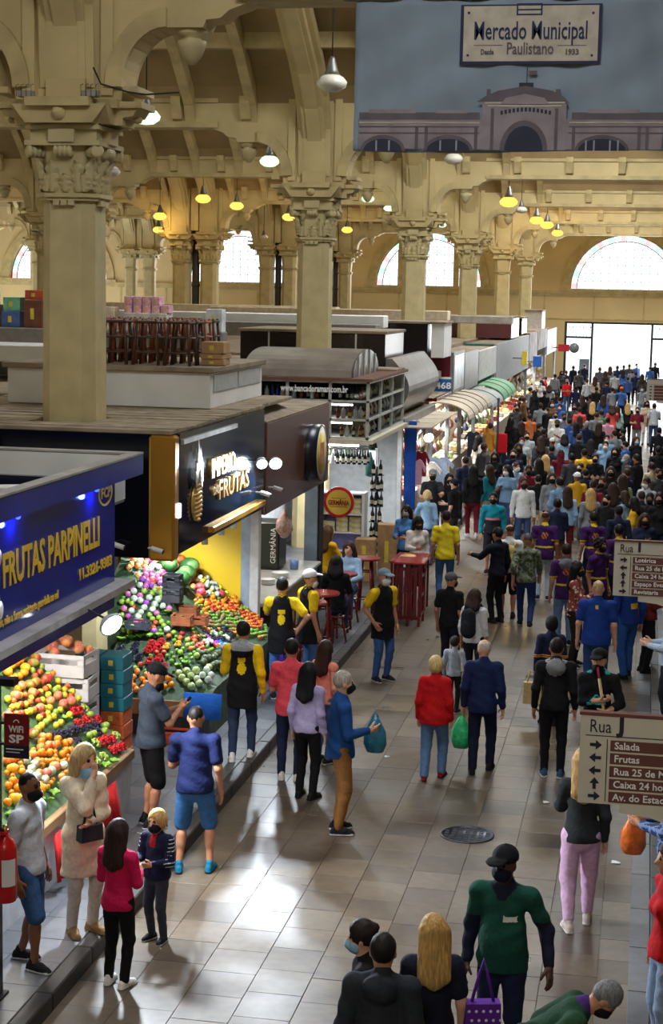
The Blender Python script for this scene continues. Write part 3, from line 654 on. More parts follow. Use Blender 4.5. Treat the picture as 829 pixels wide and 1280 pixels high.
# pineapple relief
pa = empty('pineapple_relief', (0, 0, 0)); pa.parent = im
yc, zc = atx(245, 625, -5.59).y, atx(245, 628, -5.59).z
m_ = MB(); m_.ball((0, 0, 0), 0.30, 14, 8, 0, Matrix.Diagonal((0.16, 0.74, 0.80, 1)))
for a in range(-4, 5):
    for b in range(-5, 6):
        u, v = a * 0.042 + (b % 2) * 0.021, b * 0.055
        if (u / 0.21) ** 2 + (v / 0.23) ** 2 < 1: m_.ball((0.03 * math.sqrt(max(0, 1 - (u / 0.19) ** 2 - (v / 0.34) ** 2)) + 0.012, u, v), 0.02, 5, 4, 0)
o = m_.obj('pineapple_body', GOLDL, pa); o.location = Vector((-5.585, yc, zc)) - im.location
m_ = MB()
for i, (a, L) in enumerate(((0, .62), (.25, .52), (-.25, .52), (.5, .42), (-.5, .42), (.8, .32), (-.8, .32), (1.1, .22), (-1.1, .22))):
    d = Vector((0, math.sin(a) * 0.95, math.cos(a))); s_ = Vector((0, d.z, -d.y)) * 0.075
    m_.add([d * 0 - s_, d * 0 + s_, d * L * 0.5 + s_ * 1.2 + Vector((.04, 0, 0)), d * L * 0.5 - s_ * 1.2 + Vector((.04, 0, 0)), d * L + Vector((.02, 0, 0))], [(0, 1, 2, 3), (3, 2, 4)])
o = m_.obj('pineapple_crown', mat('crown_silver', rgb(190, 180, 165), 0.4, 0.5), pa); o.location = Vector((-5.58, yc, zc + 0.21)) - im.location
def T2(s, px0, px1, py0, py1, size, bold=0.004):
    a, b = atx(px0, py0, -5.585), atx(px1, py1, -5.585)
    text(s, size, GOLDL, im, Vector((-5.59, (a.y + b.y) / 2, (a.z + b.z) / 2)) - im.location, FACE_AISLE, width=abs(b.y - a.y), ext=0.02, bold=bold)
T2('IMPERIO', 264, 293, 587, 577, 0.36); T2('FRUTAS', 273, 310, 612, 600, 0.36); T2('DAS', 266, 273, 615, 611, 0.16)
led((-5.36, 24.15, 3.36), 420, label='bright white floodlight on the post between black and brown fascias', aim=(0.35, -0.85, -0.4), r=0.10, to=(-0.25, 0, 0.05))
led((-5.36, 23.25, 3.44), 300, label='bright white floodlight in front of the gold lettering', aim=(0.35, -0.85, -0.4), r=0.08, to=(-0.25, 0, 0.05))
led((-6.1, 20.9, 2.52), 160, label='small spotlight under the black fascia above the fruit', aim=(-0.3, 0.5, -0.8), r=0.07, to=(0.45, 0, 0.14))
led((-6.6, 22.9, 2.52), 160, label='small spotlight inside the black and gold stall', aim=(-0.3, 0.3, -0.8), r=0.07, to=(0.95, 0, 0.15))
cctv((-5.86, 19.50, 2.75), 0.0, 'white security camera under the gold corner', (-0.04, 0.085, 0)); cctv((-6.35, 19.5, 2.78), 0.0, 'white security camera on the black side fascia', (-0.04, 0.125, 0))
cctv((-5.52, 23.9, 2.95), 0.0, 'white security camera beside the post under the floodlights'); cctv((-5.52, 24.75, 2.93), 0.0, 'white security camera on the brown fascia edge')

# white storage box on the roof
wbx = empty('storage_cabin', (-7.7, 24.9, 4.18), label='white boarded storage cabin on the stall roof beside the column', cat='cabin')
def LW(mb, name, mats, root=wbx): return LS(mb, name, mats, root)
LW(MB().bbox(-9.25, -6.18, 23.42, 26.7, 4.185, 4.70, 0.008), 'cabin_body', [WHITEP]); LW(MB().bbox(-9.32, -6.12, 23.36, 26.76, 4.70, 4.78, 0.01), 'cabin_top', [DUST])
m_ = MB(); m_.box(-6.185, -6.165, 23.6, 25.0, 4.42, 4.66); m_.box(-6.185, -6.165, 25.08, 26.55, 4.42, 4.66); LW(m_, 'frosted_pane', [mat('frosted_pane', rgb(160, 160, 156), 0.4)])
# stools stacked upside down on it
WOODR = mat('stool_wood', rgb(150, 82, 46), 0.5, var=0.25, scale=6); WOODD = mat('stool_wood_dark', rgb(74, 46, 34), 0.5, var=0.25, scale=6)
def stool(wood):
    o = empty('bar_stool', (0, 0, 0), 0, 'wooden bar stool with a ladder back stacked with others on the white cabin', 'stool', 'wooden bar stools stacked on the white cabin')
    for sx in (-1, 1):
        for sy in (-1, 1): MB().cyl((sx * 0.19, sy * 0.19, 0), (sx * 0.14, sy * 0.14, 0.66), 0.026, 0.022, n=6).obj('leg', wood, o)
    MB().bbox(-0.18, 0.18, -0.18, 0.18, 0.60, 0.64, 0.015).obj('seat', wood, o)
    for z in (0.18, 0.40):
        m_ = MB()
        for s_ in (-1, 1): m_.cyl((-0.17, s_ * 0.17, z), (0.17, s_ * 0.17, z), 0.014, n=5); m_.cyl((s_ * 0.17, -0.17, z), (s_ * 0.17, 0.17, z), 0.014, n=5)
        m_.obj('rung', wood, o)
    return o
st = [stool(WOODR), stool(WOODD)]
for i in range(16):
    r = i // 8; c = i % 8; x = -7.98 + c * 0.42 * 0.5 * 2 * 0.98 * 0.5 + random.uniform(-.01, .01)
    x = -8.02 + c * 0.20; y = 23.75 + r * 0.45 + (0.22 if c % 2 else 0)
    pos = (-8.12 + (c % 4) * 0.475, 23.68 + (c // 4) * 0.475 + r * 0.95, 4.785)
    o = st[i % 2] if i < 2 else copy_tree(st[(i * 5 // 3) % 2])
    o.location = pos; o.rotation_euler = (0, 0, random.uniform(-0.03, 0.03))
CARD = mat('cardboard', rgb(176, 138, 94), 0.8, var=0.12, scale=4)
def carton(loc, sx, sy, sz, rz, label, m=CARD, group=None, tape=True, cat='box', name='carton'):
    o = empty(name, loc, rz, label, cat, group)
    MB().bbox(-sx / 2, sx / 2, -sy / 2, sy / 2, 0, sz, 0.006).obj('carton_body', m, o)
    if tape: MB().box(-sx / 2 - 0.001, sx / 2 + 0.001, -0.025, 0.025, sz - 0.002, sz + 0.002).obj('tape', mat('tape', rgb(200, 170, 120), 0.3), o)
    m_ = MB(); m_.box(-sx * 0.15, sx * 0.05, -sy / 2 - 0.002, -sy / 2, sz * 0.3, sz * 0.7); m_.obj('carton_label', mat('carton_label_yellow', rgb(220, 200, 70), 0.6), o)
    return o
carton((-6.30, 24.2, 4.785), 0.33, 0.5, 0.085, 0.05, 'flat brown carton under the others on the white cabin'); carton((-6.30, 24.2, 4.876), 0.33, 0.46, 0.075, -0.06, 'thin brown carton in the middle of the pile on the white cabin'); carton((-6.30, 24.2, 4.957), 0.33, 0.46, 0.17, 0.03, 'brown carton with a yellow label on top of the pile on the white cabin')

# ---------------- brown bar with the oval drum sign
ba = empty('bar_stall', (-6.6, 27.0, 0.15), label='snack bar with a brown fascia and a round yellow drum sign', cat='market stall')
def LB(mb, name, mats): return LS(mb, name, mats, ba)
LB(MB().bbox(-5.72, -5.60, 24.60, 29.62, 2.52, 3.92, 0.012), 'brown_fascia', [BROWN]); LB(MB().prism([(-9.4, 4.10), (-9.4, 4.02), (-5.72, 3.86), (-5.60, 3.93)], 26.95, 29.62, 'y'), 'bar_roof', [DUST])
LB(MB().prism([(-6.1, 4.10), (-6.1, 4.02), (-5.72, 3.88), (-5.60, 3.93)], 24.6, 26.95, 'y'), 'bar_roof_edge', [DUST])
m_ = MB(); m_.lathe([(0.49, 0), (0.49, 0.2), (0.46, 0.2)], 28, T=Matrix.Rotation(PI / 2, 4, 'Y'), cap=False); q = m_.obj('sign_drum', gloss(20, 26, 40, 0.3), ba); q.location = Vector((-5.60, 27.95, 3.17)) - ba.location
dr = q
m_ = MB(); m_.lathe([(0.0, 0.195), (0.47, 0.195), (0.47, 0.185)], 28, T=Matrix.Rotation(PI / 2, 4, 'Y')); m_.obj('sign_face', mat('sign_face_pale', rgb(226, 226, 220), 0.35), dr)
m_ = MB(); m_.lathe([(0.0, 0.202), (0.36, 0.202), (0.36, 0.19)], 24, T=Matrix.Rotation(PI / 2, 4, 'Y')); m_.obj('sign_disc', mat('sign_disc_yellow', rgb(226, 196, 70), 0.4), dr)
m_ = MB(); m_.box(0.2, 0.206, -0.16, 0.16, -0.16, 0.18); m_.obj('sign_figure', mat('sign_figure_red', rgb(190, 120, 100), 0.5, var=0.4, scale=14), dr)
LB(MB().bbox(-5.98, -5.74, 29.40, 29.60, 0.15, 2.55, 0.01), 'bar_post', [mat('bar_post_blue', rgb(120, 136, 150), 0.4)]); LB(MB().bbox(-5.73, -5.66, 29.45, 29.58, 0.15, 2.55, 0.01), 'dark_post', [DARKM])
LB(MB().bbox(-6.6, -5.62, 24.9, 29.2, 1.04, 1.10, 0.01), 'counter_top', [mat('counter_stone', rgb(176, 174, 168), 0.3)])
LB(MB().bbox(-6.4, -5.80, 25.0, 29.1, 0.15, 1.04, 0.01), 'counter_body', [DARKM]); m_ = MB(); m_.box(-5.80, -5.77, 26.2, 29.1, 0.2, 1.03); LB(m_, 'counter_front', [mat('tile_yellow', rgb(196, 170, 60), 0.3, var=0.3, scale=20)])
LB(MB().box(-9.3, -9.1, 24.6, 29.6, 0.15, 4.0), 'back_wall', [mat('bar_back_wall', rgb(70, 64, 60), 0.6)])
o = empty('drinks_fridge', (-6.35, 28.3, 1.105), label='black upright beer cooler with vertical white lettering on the bar', cat='fridge')
MB().bbox(-0.30, 0.22, -0.3, 0.3, 0, 0.82, 0.02).obj('cabinet', gloss(34, 40, 40, 0.3), o); m_ = MB(); m_.box(-0.26, 0.18, -0.306, -0.3, 0.06, 0.78); m_.obj('door_panel', gloss(52, 60, 58, 0.3), o)
text('GERMÂNIA', 0.13, WHITEL, o, (0.12, -0.31, 0.42), (PI / 2, -PI / 2, 0), width=0.62, ext=0.002)
def ham(loc, s, label):
    o = empty('hanging_ham', loc, 0, label, 'ham', 'hams hung in nets at the bar'); MB().lathe([(0.0, -0.42 * s), (0.06 * s, -0.40 * s), (0.15 * s, -0.28 * s), (0.13 * s, -0.12 * s), (0.04 * s, 0.0), (0.015, 0.08 * s)], 10).obj('meat', mat('ham_meat', rgb(200, 168, 158), 0.6, var=0.3, scale=20), o)
    MB().cyl((0, 0, 0), (0, 0, 0.4), 0.006, n=4).obj('string', WHITEP, o)
ham((-5.85, 27.1, 2.22), 1.0, 'pale netted ham hanging below the brown fascia')
m_ = empty('banana_bunch', (-6.1, 25.4, 1.52), label='bunch of small yellow fruit hanging at the bar corner', cat='fruit')
for i in range(22):
    a = i * 2.4; MB().ball((0.13 * math.cos(a) * (1 - i / 40), 0.13 * math.sin(a), 0.012 * i), 0.045, 7, 5).obj('fruit', mat('small_yellow', rgb(236, 200, 50), 0.5), m_)
for i, (x, y, z, sx, sz) in enumerate(((-5.95, 27.3, 1.105, .3, .05), (-5.9, 28.2, 1.105, .16, .16), (-6.0, 26.6, 1.105, .25, .07))):
    o = empty('plate_stack' if i != 1 else 'blue_mug', (x, y, z), label=('pile of white plates on the bar counter', 'small blue container on the bar counter', 'low pile of white dishes on the bar counter')[i], cat=('plates', 'container', 'dishes')[i])
    for q in range(4 if i != 1 else 1): MB().lathe([(0.0, q * 0.022), (sx / 2.2, q * 0.022), (sx / 2, q * 0.022 + (0.02 if i != 1 else sz)), (sx / 2.3, q * 0.022 + (0.02 if i != 1 else sz))], 14).obj('plate' if i != 1 else 'cup', WHITEP if i != 1 else gloss(110, 140, 200), o)
tube_light((-6.9, 27.2, 3.4), 2.0, 60, 'white tube lamp inside the brown snack bar')

# ---------------- glass fronted stall with bottles
ra = empty('bottle_stall', (-6.6, 36.4, 0.15), label='stall with a glazed bottle showcase and curved metal roof', cat='market stall')
def LR(mb, name, mats): return LS(mb, name, mats, ra)
ALU = mat('aluminium', rgb(206, 206, 200), 0.4, 0.5); m_ = MB()
for z in (2.88, 3.26, 3.64, 4.03):
    m_.box(-7.95, -5.6, 33.98, 34.04, z, z + 0.045); m_.box(-5.66, -5.6, 33.98, 39.0, z, z + 0.045)
for x in (-7.95, -7.35, -6.45, -5.66): m_.box(x, x + 0.06, 33.98, 34.04, 2.88, 4.07)
for y in (35.6, 37.2, 38.94): m_.box(-5.66, -5.6, y, y + 0.06, 2.88, 4.07)
LR(m_, 'showcase_frame', [ALU])
for z in (2.92, 3.30, 3.68): LR(MB().box(-7.9, -5.68, 34.06, 38.9, z - 0.012, z), 'shelf', [mat('shelf_glass_dark', rgb(70, 70, 72), 0.3)])
for x0, x1 in ((-7.89, -7.35), (-7.29, -6.45), (-6.39, -5.66)):
    for z in (2.93, 3.31, 3.69): LR(MB().box(x0, x1, 34.0, 34.01, z, z + 0.32), 'pane', [GLASS])
for y0, y1 in ((34.04, 35.6), (35.66, 37.2), (37.26, 38.94)):
    for z in (2.93, 3.31, 3.69): LR(MB().box(-5.635, -5.625, y0, y1, z, z + 0.32), 'pane', [GLASS])
LR(MB().box(-7.95, -7.9, 34.0, 39, 2.9, 4.05), 'showcase_side', [DARKM]); LR(MB().box(-7.9, -5.7, 36.2, 36.25, 2.9, 4.05), 'showcase_back', [mat('showcase_back_dark', rgb(48, 44, 46), 0.5)])
LR(MB().box(-8.2, -5.5, 33.9, 39.05, 2.80, 2.88), 'soffit', [CREAM]); LR(MB().box(-8.2, -5.52, 33.92, 39.05, 4.075, 4.13), 'roof_edge', [mat('roof_edge_brown', rgb(110, 70, 54), 0.6)])
text('www.bancadoraman.com.br', 0.19, WHITEL, ra, Vector((-6.75, 33.965, 3.90)) - ra.location, FACE_CAM, width=1.42, ext=0.002, bold=0.005)
arc_ = [(35.9 - 1.75 * math.cos(t), 4.135 + 0.54 * math.sin(t) ** 0.8) for t in np.linspace(0, PI, 17)]
LR(MB().prism(arc_[::-1], -8.3, -6.02, 'x'), 'curved_roof', [mat('curved_roof_metal', rgb(132, 122, 112), 0.5, 0.3, var=0.15, scale=2)])
LR(MB().prism([(35.9 - (y - 35.9) * 0.94, z - 0.01) for y, z in arc_][::1], -6.02, -5.99, 'x'), 'roof_end_glazing', [mat('roof_end_dark', rgb(84, 76, 72), 0.3)])
m_ = MB()
for q in (34.9, 35.6, 36.3, 37.0): m_.box(-5.995, -5.97, q - 0.03, q + 0.03, 4.135, 4.13 + 0.54 * math.sqrt(max(0.05, 1 - ((q - 35.9) / 1.75) ** 2)))
LR(m_, 'roof_end_bars', [ALU]); LR(MB().box(-7.6, -6.9, 34.30, 34.36, 4.30, 4.32), 'roof_hatch', [DARKM])
LR(MB().box(-8.2, -5.6, 37.7, 39, 4.13, 4.17), 'flat_roof', [DUST])
# bottles in the showcase
def bottle_me(h, r, m, neck=0.3, lab=None):
    b = MB(); b.lathe([(r * 0.9, 0), (r, 0.01), (r, h * (0.97 - neck) * 0.82), (r * 0.36, h * (1 - neck * 0.75)), (r * 0.32, h * 0.97), (r * 0.38, h * 0.975), (r * 0.38, h)], 8)
    if lab: b.lathe([(r * 1.02, h * 0.15), (r * 1.02, h * 0.42)], 8, m=1, cap=False)
    return b.mesh('bottle', [m, lab or m])
LABM = mat('bottle_label', rgb(220, 214, 196), 0.6)
BOT = [bottle_me(0.30, 0.04, mat('glass_olive', rgb(34, 44, 26), 0.15), lab=LABM), bottle_me(0.29, 0.038, mat('glass_black', rgb(18, 18, 20), 0.15), lab=LABM), bottle_me(0.27, 0.042, mat('glass_amber', rgb(120, 62, 22), 0.15), lab=mat('label_red', rgb(170, 40, 40), 0.6)), bottle_me(0.28, 0.038, mat('glass_blue', rgb(40, 60, 170), 0.2)), bottle_me(0.24, 0.05, mat('carton_white', rgb(220, 220, 220), 0.5), 0.2), bottle_me(0.28, 0.04, mat('glass_dark_red', rgb(96, 22, 30), 0.2), lab=mat('label_gold', rgb(190, 150, 70), 0.5))]
BNAME = ['olive green bottle with a pale label', 'black wine bottle with a pale label', 'amber bottle with a red label', 'plain blue glass bottle', 'white carton bottle', 'dark red bottle with a gold label']
for z, zn in ((2.925, 'bottom'), (3.305, 'middle'), (3.685, 'top')):
    x = -7.8
    while x < -5.75:
        k = random.choice((0, 1, 1, 2, 4, 5)) if zn != 'top' or x > -7.2 else (3 if -7.75 < x < -7.5 else 4)
        if not any(abs(x - q) < 0.09 for q in (-7.32, -6.42)):
            put('bottle', BOT[k], None, (x, 34.2 + random.uniform(-.04, .04), z), random.random() * 6, label='%s on the %s showcase shelf' % (BNAME[k], zn), cat='bottle', group='%s on the %s shelf' % (BNAME[k], zn))
        x += random.uniform(0.095, 0.15)
    y = 34.5
    while y < 38.8:
        k = random.choice((0, 1, 4, 4, 5)); put('bottle', BOT[k], None, (-5.82, y, z), 0, label='%s on the %s showcase shelf' % (BNAME[k], zn), cat='bottle', group='%s on the %s shelf' % (BNAME[k], zn)); y += random.uniform(0.16, 0.3)
LR(MB().box(-8.1, -8.0, 34.0, 39, 0.15, 2.8), 'back_panel', [mat('stall_back_grey', rgb(170, 174, 178), 0.6)]); LR(MB().bbox(-5.72, -5.6, 38.9, 39.02, 0.15, 2.9, 0.01), 'stall_post', [ALU]); LR(MB().box(-8.0, -5.7, 39.0, 39.04, 0.15, 2.8), 'partition', [mat('partition_grey', rgb(178, 182, 184), 0.6)])
# bottles hung in bunches under the showcase
for i in range(34):
    x = -6.95 + (i % 12) * 0.115; y = 34.15 + (i // 12) * 0.35; k = random.choice((0, 1, 4, 1, 0)) if 4 < i % 12 < 8 else random.choice((0, 1, 1))
    put('bottle', BOT[k], None, (x, y, 2.35 - (0.0 if k < 4 else -0.0)), label='%s hung by the neck under the showcase' % BNAME[k], cat='bottle', group='%s hung under the showcase' % BNAME[k])
for yy in (34.15, 34.5, 34.85): MB().cyl((-7.05, yy, 2.667), (-5.62, yy, 2.667), 0.012, n=5).obj('bottle_rail', STEEL, label='thin steel rail carrying hung bottles under the showcase', cat='rail', group='thin steel bottle rails')
rk_ = empty('bottle_rack', (-5.36, 33.72, 0.15), label='round tiered bottle rack beside the bread shelves', cat='rack'); MB().cyl((0, 0, 0), (0, 0, 2.2), 0.02, n=8).obj('pole', DARKM, rk_)
for q in range(6): MB().lathe([(0.02, 0.0), (0.15, 0.0), (0.15, 0.006), (0.02, 0.006)], 14, (0, 0, 0.44 + 0.32 * q)).obj('tier', DARKM, rk_)
for i in range(24):
    z = 0.60 + (i // 4) * 0.32; a = i * PI / 2 + (i // 4) * 0.5; k = (0, 1, 1, 0)[i % 4]
    put('bottle', BOT[k], None, (-5.36 + 0.10 * math.cos(a), 33.72 + 0.10 * math.sin(a), z), label='%s in the bottle column beside the bread shelves' % BNAME[k], cat='bottle', group='%s in the bottle column' % BNAME[k])
for i, (x, y) in enumerate(((-5.80, 35.6), (-5.84, 36.1))):
    o = empty('hanging_bag', (x, y, 1.985), label='dark green shopping bag with pale stripes hanging at the bottle stall', cat='bag', group='green bags hanging at the bottle stall')
    m_ = MB(); m_.lathe([(0.02, 0.75), (0.14, 0.62), (0.22, 0.3), (0.2, 0.0), (0.0, -0.05)], 10, sx=0.6); m_.obj('bag_body', gloss(18, 62, 54, 0.5), o); MB().box(-0.02, 0.14, -0.16, -0.1, 0.15, 0.55).obj('stripe', WHITEP, o); MB().tube([(0, -.1, .66), (0, 0, .8), (0, .1, .66)], 0.01).obj('handle', TEAL, o)
# bread shelf unit
sh = empty('bread_shelf', (-6.0, 33.55, 0.15), label='white lit shelf unit with packed bread behind the tables', cat='shelf')
m_ = MB(); m_.box(-0.46, -0.42, -0.2, 0.2, 0, 1.7); m_.box(0.40, 0.46, -0.2, 0.2, 0, 1.7); m_.box(-0.42, 0.4, 0.17, 0.2, 0, 1.7, 1); m_.obj('shelf_case', [WHITEP, mat('shelf_back_violet', rgb(150, 150, 225), 0.5)], sh)
for z in (0.12, 0.48, 0.86, 1.24, 1.66): MB().box(-0.42, 0.40, -0.2, 0.17, z, z + 0.03).obj('shelf_board', WHITEP, sh)
BREAD = mat('bread_pack', rgb(196, 184, 150), 0.4, var=0.3, scale=12)
for z in (0.89, 1.27):
    for q in range(2):
        for i in range(3):
            for k in range(3 if i else 2):
                carton((-6.0 - 0.28 + 0.27 * i, 33.55 - 0.1 + 0.05 * q, 0.155 + z + 0.105 * k), 0.24, 0.12, 0.1, 0, 'clear pack of sliced bread on the white shelf unit', BREAD, 'bread packs on the white shelf unit', False, 'bread', 'bread_pack') if q == 0 else None
# round red drinks sign
o = empty('round_sign', (-5.57, 30.6, 2.0), label='round red and yellow drinks sign hung beside the bar post', cat='sign')
MB().lathe([(0.0, 0.03), (0.29, 0.03), (0.29, -0.03), (0.0, -0.03)], 30, T=Matrix.Rotation(PI / 2, 4, 'X'), smooth=False).obj('red_rim', gloss(206, 40, 34, 0.3), o)
MB().lathe([(0.0, 0.036), (0.235, 0.036), (0.235, 0.03)], 30, T=Matrix.Rotation(PI / 2, 4, 'X'), smooth=False).obj('yellow_disc', gloss(236, 196, 80, 0.35), o)
text('GERMÂNIA', 0.12, gloss(150, 40, 36), o, (0, -0.042, -0.01), FACE_CAM, width=0.40, ext=0.002, bold=0.004); m_ = MB(); m_.box(-0.17, 0.17, -0.04, -0.037, -0.085, -0.078); m_.box(-0.14, 0.14, -0.04, -0.037, 0.075, 0.082); m_.obj('sign_rule', gloss(170, 60, 40), o)
MB().tube([(-0.2, 0.02, 0), (-0.28, 0.03, 0.0), (-0.28, -1.01, 0.0)], 0.015).obj('sign_arm', IRON, o)
for i, (x, y, s_, lb) in enumerate(((-5.42, 32.9, 0.42, 'lower'), (-5.42, 32.9, 0.42, 'upper'), (-5.05, 33.4, .62, 'tall'))):
    carton((x, y, 0.15 + (0.43 if i == 1 else 0)), 0.40, 0.38, s_ if i < 2 else 1.1, 0.05 * i, '%s brown paper sack of goods beside the bread shelves' % lb, mat('kraft_sack', rgb(168, 132, 88), 0.8, var=0.2, scale=7), None, False, 'sack', 'paper_sack')
tube_light((-6.7, 35.5, 2.72), 3.0, 200, 'white tube lamp under the bottle showcase', col=(0.92, 0.97, 1.0)); tube_light((-6.3, 34.6, 2.70), 0.8, 60, 'short white tube lamp over the hanging bottles', axis='x', col=(0.92, 0.97, 1))

# ---------------- the row of stalls beyond
def far_stall(name, label, y0, y1, z0, z1, front, side, x=-5.6, depth=2.6, roofm=DUST):
    o = empty(name, (x - depth / 2, (y0 + y1) / 2, 0.15), label=label, cat='market stall')
    LS(MB().bbox(x - 0.1, x, y0, y1, z0, z1, 0.01), 'front_fascia', [front], o); LS(MB().bbox(x - depth, x - 0.1, y0, y0 + 0.08, z0, z1, 0.01), 'side_fascia', [side], o)
    LS(MB().box(x - depth, x - 0.1, y0 + 0.08, y1, z1 - 0.08, z1 - 0.02), 'stall_roof', [roofm], o); LS(MB().box(x - depth, x - depth + 0.1, y0 + 0.08, y1, 0.15, z0), 'back_wall', [mat('stall_back_warm', rgb(120, 100, 84), 0.7)], o)
    LS(MB().bbox(x - 0.16, x - 0.04, y1 - 0.16, y1 - 0.04, 0.15, z0, 0.01), 'stall_post', [GREYP], o); LS(MB().bbox(x - 1.0, x - 0.05, y0 + 0.2, y1 - 0.3, 0.15, 0.95, 0.01), 'counter', [mat('counter_warm', rgb(170, 150, 126), 0.5)], o)
    return o
o = far_stall('metal_awning_stall', 'stall with a curved brushed steel awning', 39.2, 45.0, 2.75, 2.95, STEEL, STEEL)
c_ = [(-5.9 + 0.75 * math.sin(t) * 0.9, 2.95 + 1.4 * (0.5 - 0.5 * math.cos(t))) for t in np.linspace(0.0, PI, 12)]
LS(MB().prism([(-6.1, 2.95)] + [(-5.95 + 0.42 * math.sin(t), 2.95 + 1.4 * t / PI) for t in np.linspace(0, PI, 12)] + [(-6.1, 4.35)], 39.3, 45.0, 'y'), 'curved_awning', [STEEL], o)
m_ = MB()
for i in range(4): m_.box(-5.66, -5.0, 39.4 + i * 1.42, 40.74 + i * 1.42, 2.72 - 0.0, 2.75)
LS(m_, 'awning_flap', [mat('awning_beige', rgb(190, 176, 154), 0.6)], o)
o = far_stall('phone_stall', 'maroon and blue stall box with a phone number', 49.0, 52.0, 3.0, 4.2, STEEL, MAROON, depth=1.7)
LS(MB().box(-7.2, -5.65, 48.94, 48.99, 3.02, 3.42), 'blue_band', [gloss(24, 100, 160, 0.3)], o); LS(MB().box(-7.2, -5.65, 48.95, 48.99, 3.42, 3.48), 'white_line', [WHITEP], o)
text('3468', 0.26, WHITEL, o, Vector((aty(551, 484, 48.92).x, 48.92, 3.22)) - o.location, FACE_CAM, width=0.6, bold=0.006); LS(MB().box(-6.3, -5.95, 48.92, 48.95, 3.46, 3.66), 'white_notice', [WHITEP], o)
LS(MB().box(-5.62, -5.58, 49.2, 51.6, 3.1, 4.1), 'poster', [mat('poster_pale', rgb(190, 204, 214), 0.3, var=0.5, scale=1.5)], o)
def curved_awning(name, y0, y1, z, m, label, x=-5.6, out=0.9, drop=0.45):
    pts = [(x + out * math.sin(t), z - drop * (1 - math.cos(t))) for t in np.linspace(0, PI / 2, 8)]
    mb = MB(); mb.prism(pts + [(a - 0.03, b - 0.03) for a, b in pts[::-1]], y0, y1, 'y')
    o = mb.obj(name, m, label=label, cat='awning'); n = int((y1 - y0) / 1.3)
    for i in range(1, n):
        q = MB(); yy = y0 + (y1 - y0) * i / n; q.tube([(a, yy, b + 0.01) for a, b in pts], 0.018); q.obj('awning_seam', mat('seam_grey', rgb(120, 112, 100), 0.7), o)
    return o
far_stall('sausage_stall', 'narrow stall between the steel awning and the maroon box', 45.25, 48.8, 2.99, 3.08, MAROON, MAROON)
curved_awning('shop_awning', 45.3, 51.8, 2.98, mat('awning_beige', rgb(190, 176, 154), 0.6), 'beige curved awning below the maroon stall box')
far_stall('panel_stall', 'stall with tall brushed metal panels', 52.1, 56.2, 2.9, 4.1, STEEL, mat('panel_grey', rgb(170, 172, 174), 0.4), depth=1.2)
curved_awning('shop_awning', 52.3, 56.0, 2.85, mat('awning_grey', rgb(150, 160, 160), 0.5), 'grey curved awning below the tall metal panels')
far_stall('green_stall', 'stall with a dark green box and white sign band', 56.6, 63.0, 3.0, 4.0, mat('sign_band_white', rgb(200, 200, 198), 0.6), TEAL, depth=1.3)
curved_awning('shop_awning', 56.4, 61.5, 2.9, mat('awning_green', rgb(90, 150, 110), 0.6), 'green curved awning below the white sign band', drop=0.5)
far_stall('teal_stall', 'stall with a teal side and a large pale panel', 63.2, 80.0, 2.5, 4.05, mat('pale_panel', rgb(150, 156, 160), 0.6), TEAL, depth=1.2)
far_stall('brown_stall', 'narrow stall with a brown upright fascia', 80.3, 86.0, 2.7, 4.1, mat('poster_mix', rgb(120, 110, 110), 0.6, var=0.6, scale=2), gloss(100, 66, 58), depth=1.4)
far_stall('red_sign_stall', 'stall with a red sign near the gate', 86.3, 94.0, 3.1, 4.1, mat('white_shop_sign', rgb(140, 132, 128), 0.7, var=0.5, scale=1.2), gloss(170, 34, 40), depth=1.0)
far_stall('grey_stall', 'grey stall next to the bright gate', 94.3, 103.5, 2.6, 4.0, mat('pale_panel', rgb(150, 156, 160), 0.6), GREYM, depth=1.4)
for (px, py, Y, c, w_, h_, lb) in ((656, 448, 84, (230, 210, 60), .22, .6, 'small upright yellow sign board'), (672, 452, 86, (60, 120, 220), .42, .5, 'lit blue screen above the crowd')):
    p = atx(px, py, -5.1); o = empty('shop_sign', p, label=lb + ' on the far stalls', cat='sign'); MB().bbox(-w_ / 2, w_ / 2, -0.04, 0.04, -h_ / 2, h_ / 2, 0.01).obj('board', gloss(*c), o); MB().cyl((-w_ / 2, 0, 0), (-0.505, 0, 0), 0.02, n=5).obj('arm', IRON, o)
p = atx(718, 435, -4.4); o = empty('round_shop_sign', p, label='red arm sign with a grey disc projecting near the gate', cat='sign')
MB().lathe([(0.0, 0.04), (0.3, 0.04), (0.3, -0.04), (0, -0.04)], 20, T=Matrix.Rotation(PI / 2, 4, 'X')).obj('disc', gloss(120, 124, 130), o); MB().bbox(-0.95, -0.28, -0.04, 0.04, -0.22, 0.2, 0.02).obj('red_board', gloss(190, 40, 56), o); MB().cyl((-0.95, 0, 0), (-1.205, 0, 0), 0.03, n=5).obj('arm', IRON, o)

# ---------------- storage boxes and ledges on the roofs behind the fronts
def roof_box(name, label, x0, x1, y0, y1, z0, z1, m, n=0, top=DUST, sup=True):
    o = empty(name, ((x0 + x1) / 2, (y0 + y1) / 2, z0), label=label, cat='roof box')
    LS(MB().bbox(x0, x1, y0, y1, z0, z1, 0.01), 'box_body', [m], o); LS(MB().bbox(x0 - 0.05, x1 + 0.05, y0 - 0.05, y1 + 0.05, z1, z1 + 0.07, 0.01), 'box_top', [top], o)
    for i in range(1, n):
        x = x0 + (x1 - x0) * i / n; LS(MB().box(x - 0.02, x + 0.02, y0 - 0.012, y0, z0, z1), 'divider', [ALU], o)
    return o
def slab(name, label, x0, x1, y0, y1, z0, z1, m): return MB().bbox(x0, x1, y0, y1, z0, z1, 0.02).obj(name, m, label=label, cat='roof ledge')
BLK = gloss(38, 28, 28, 0.2); MRN = gloss(96, 52, 54, 0.3)
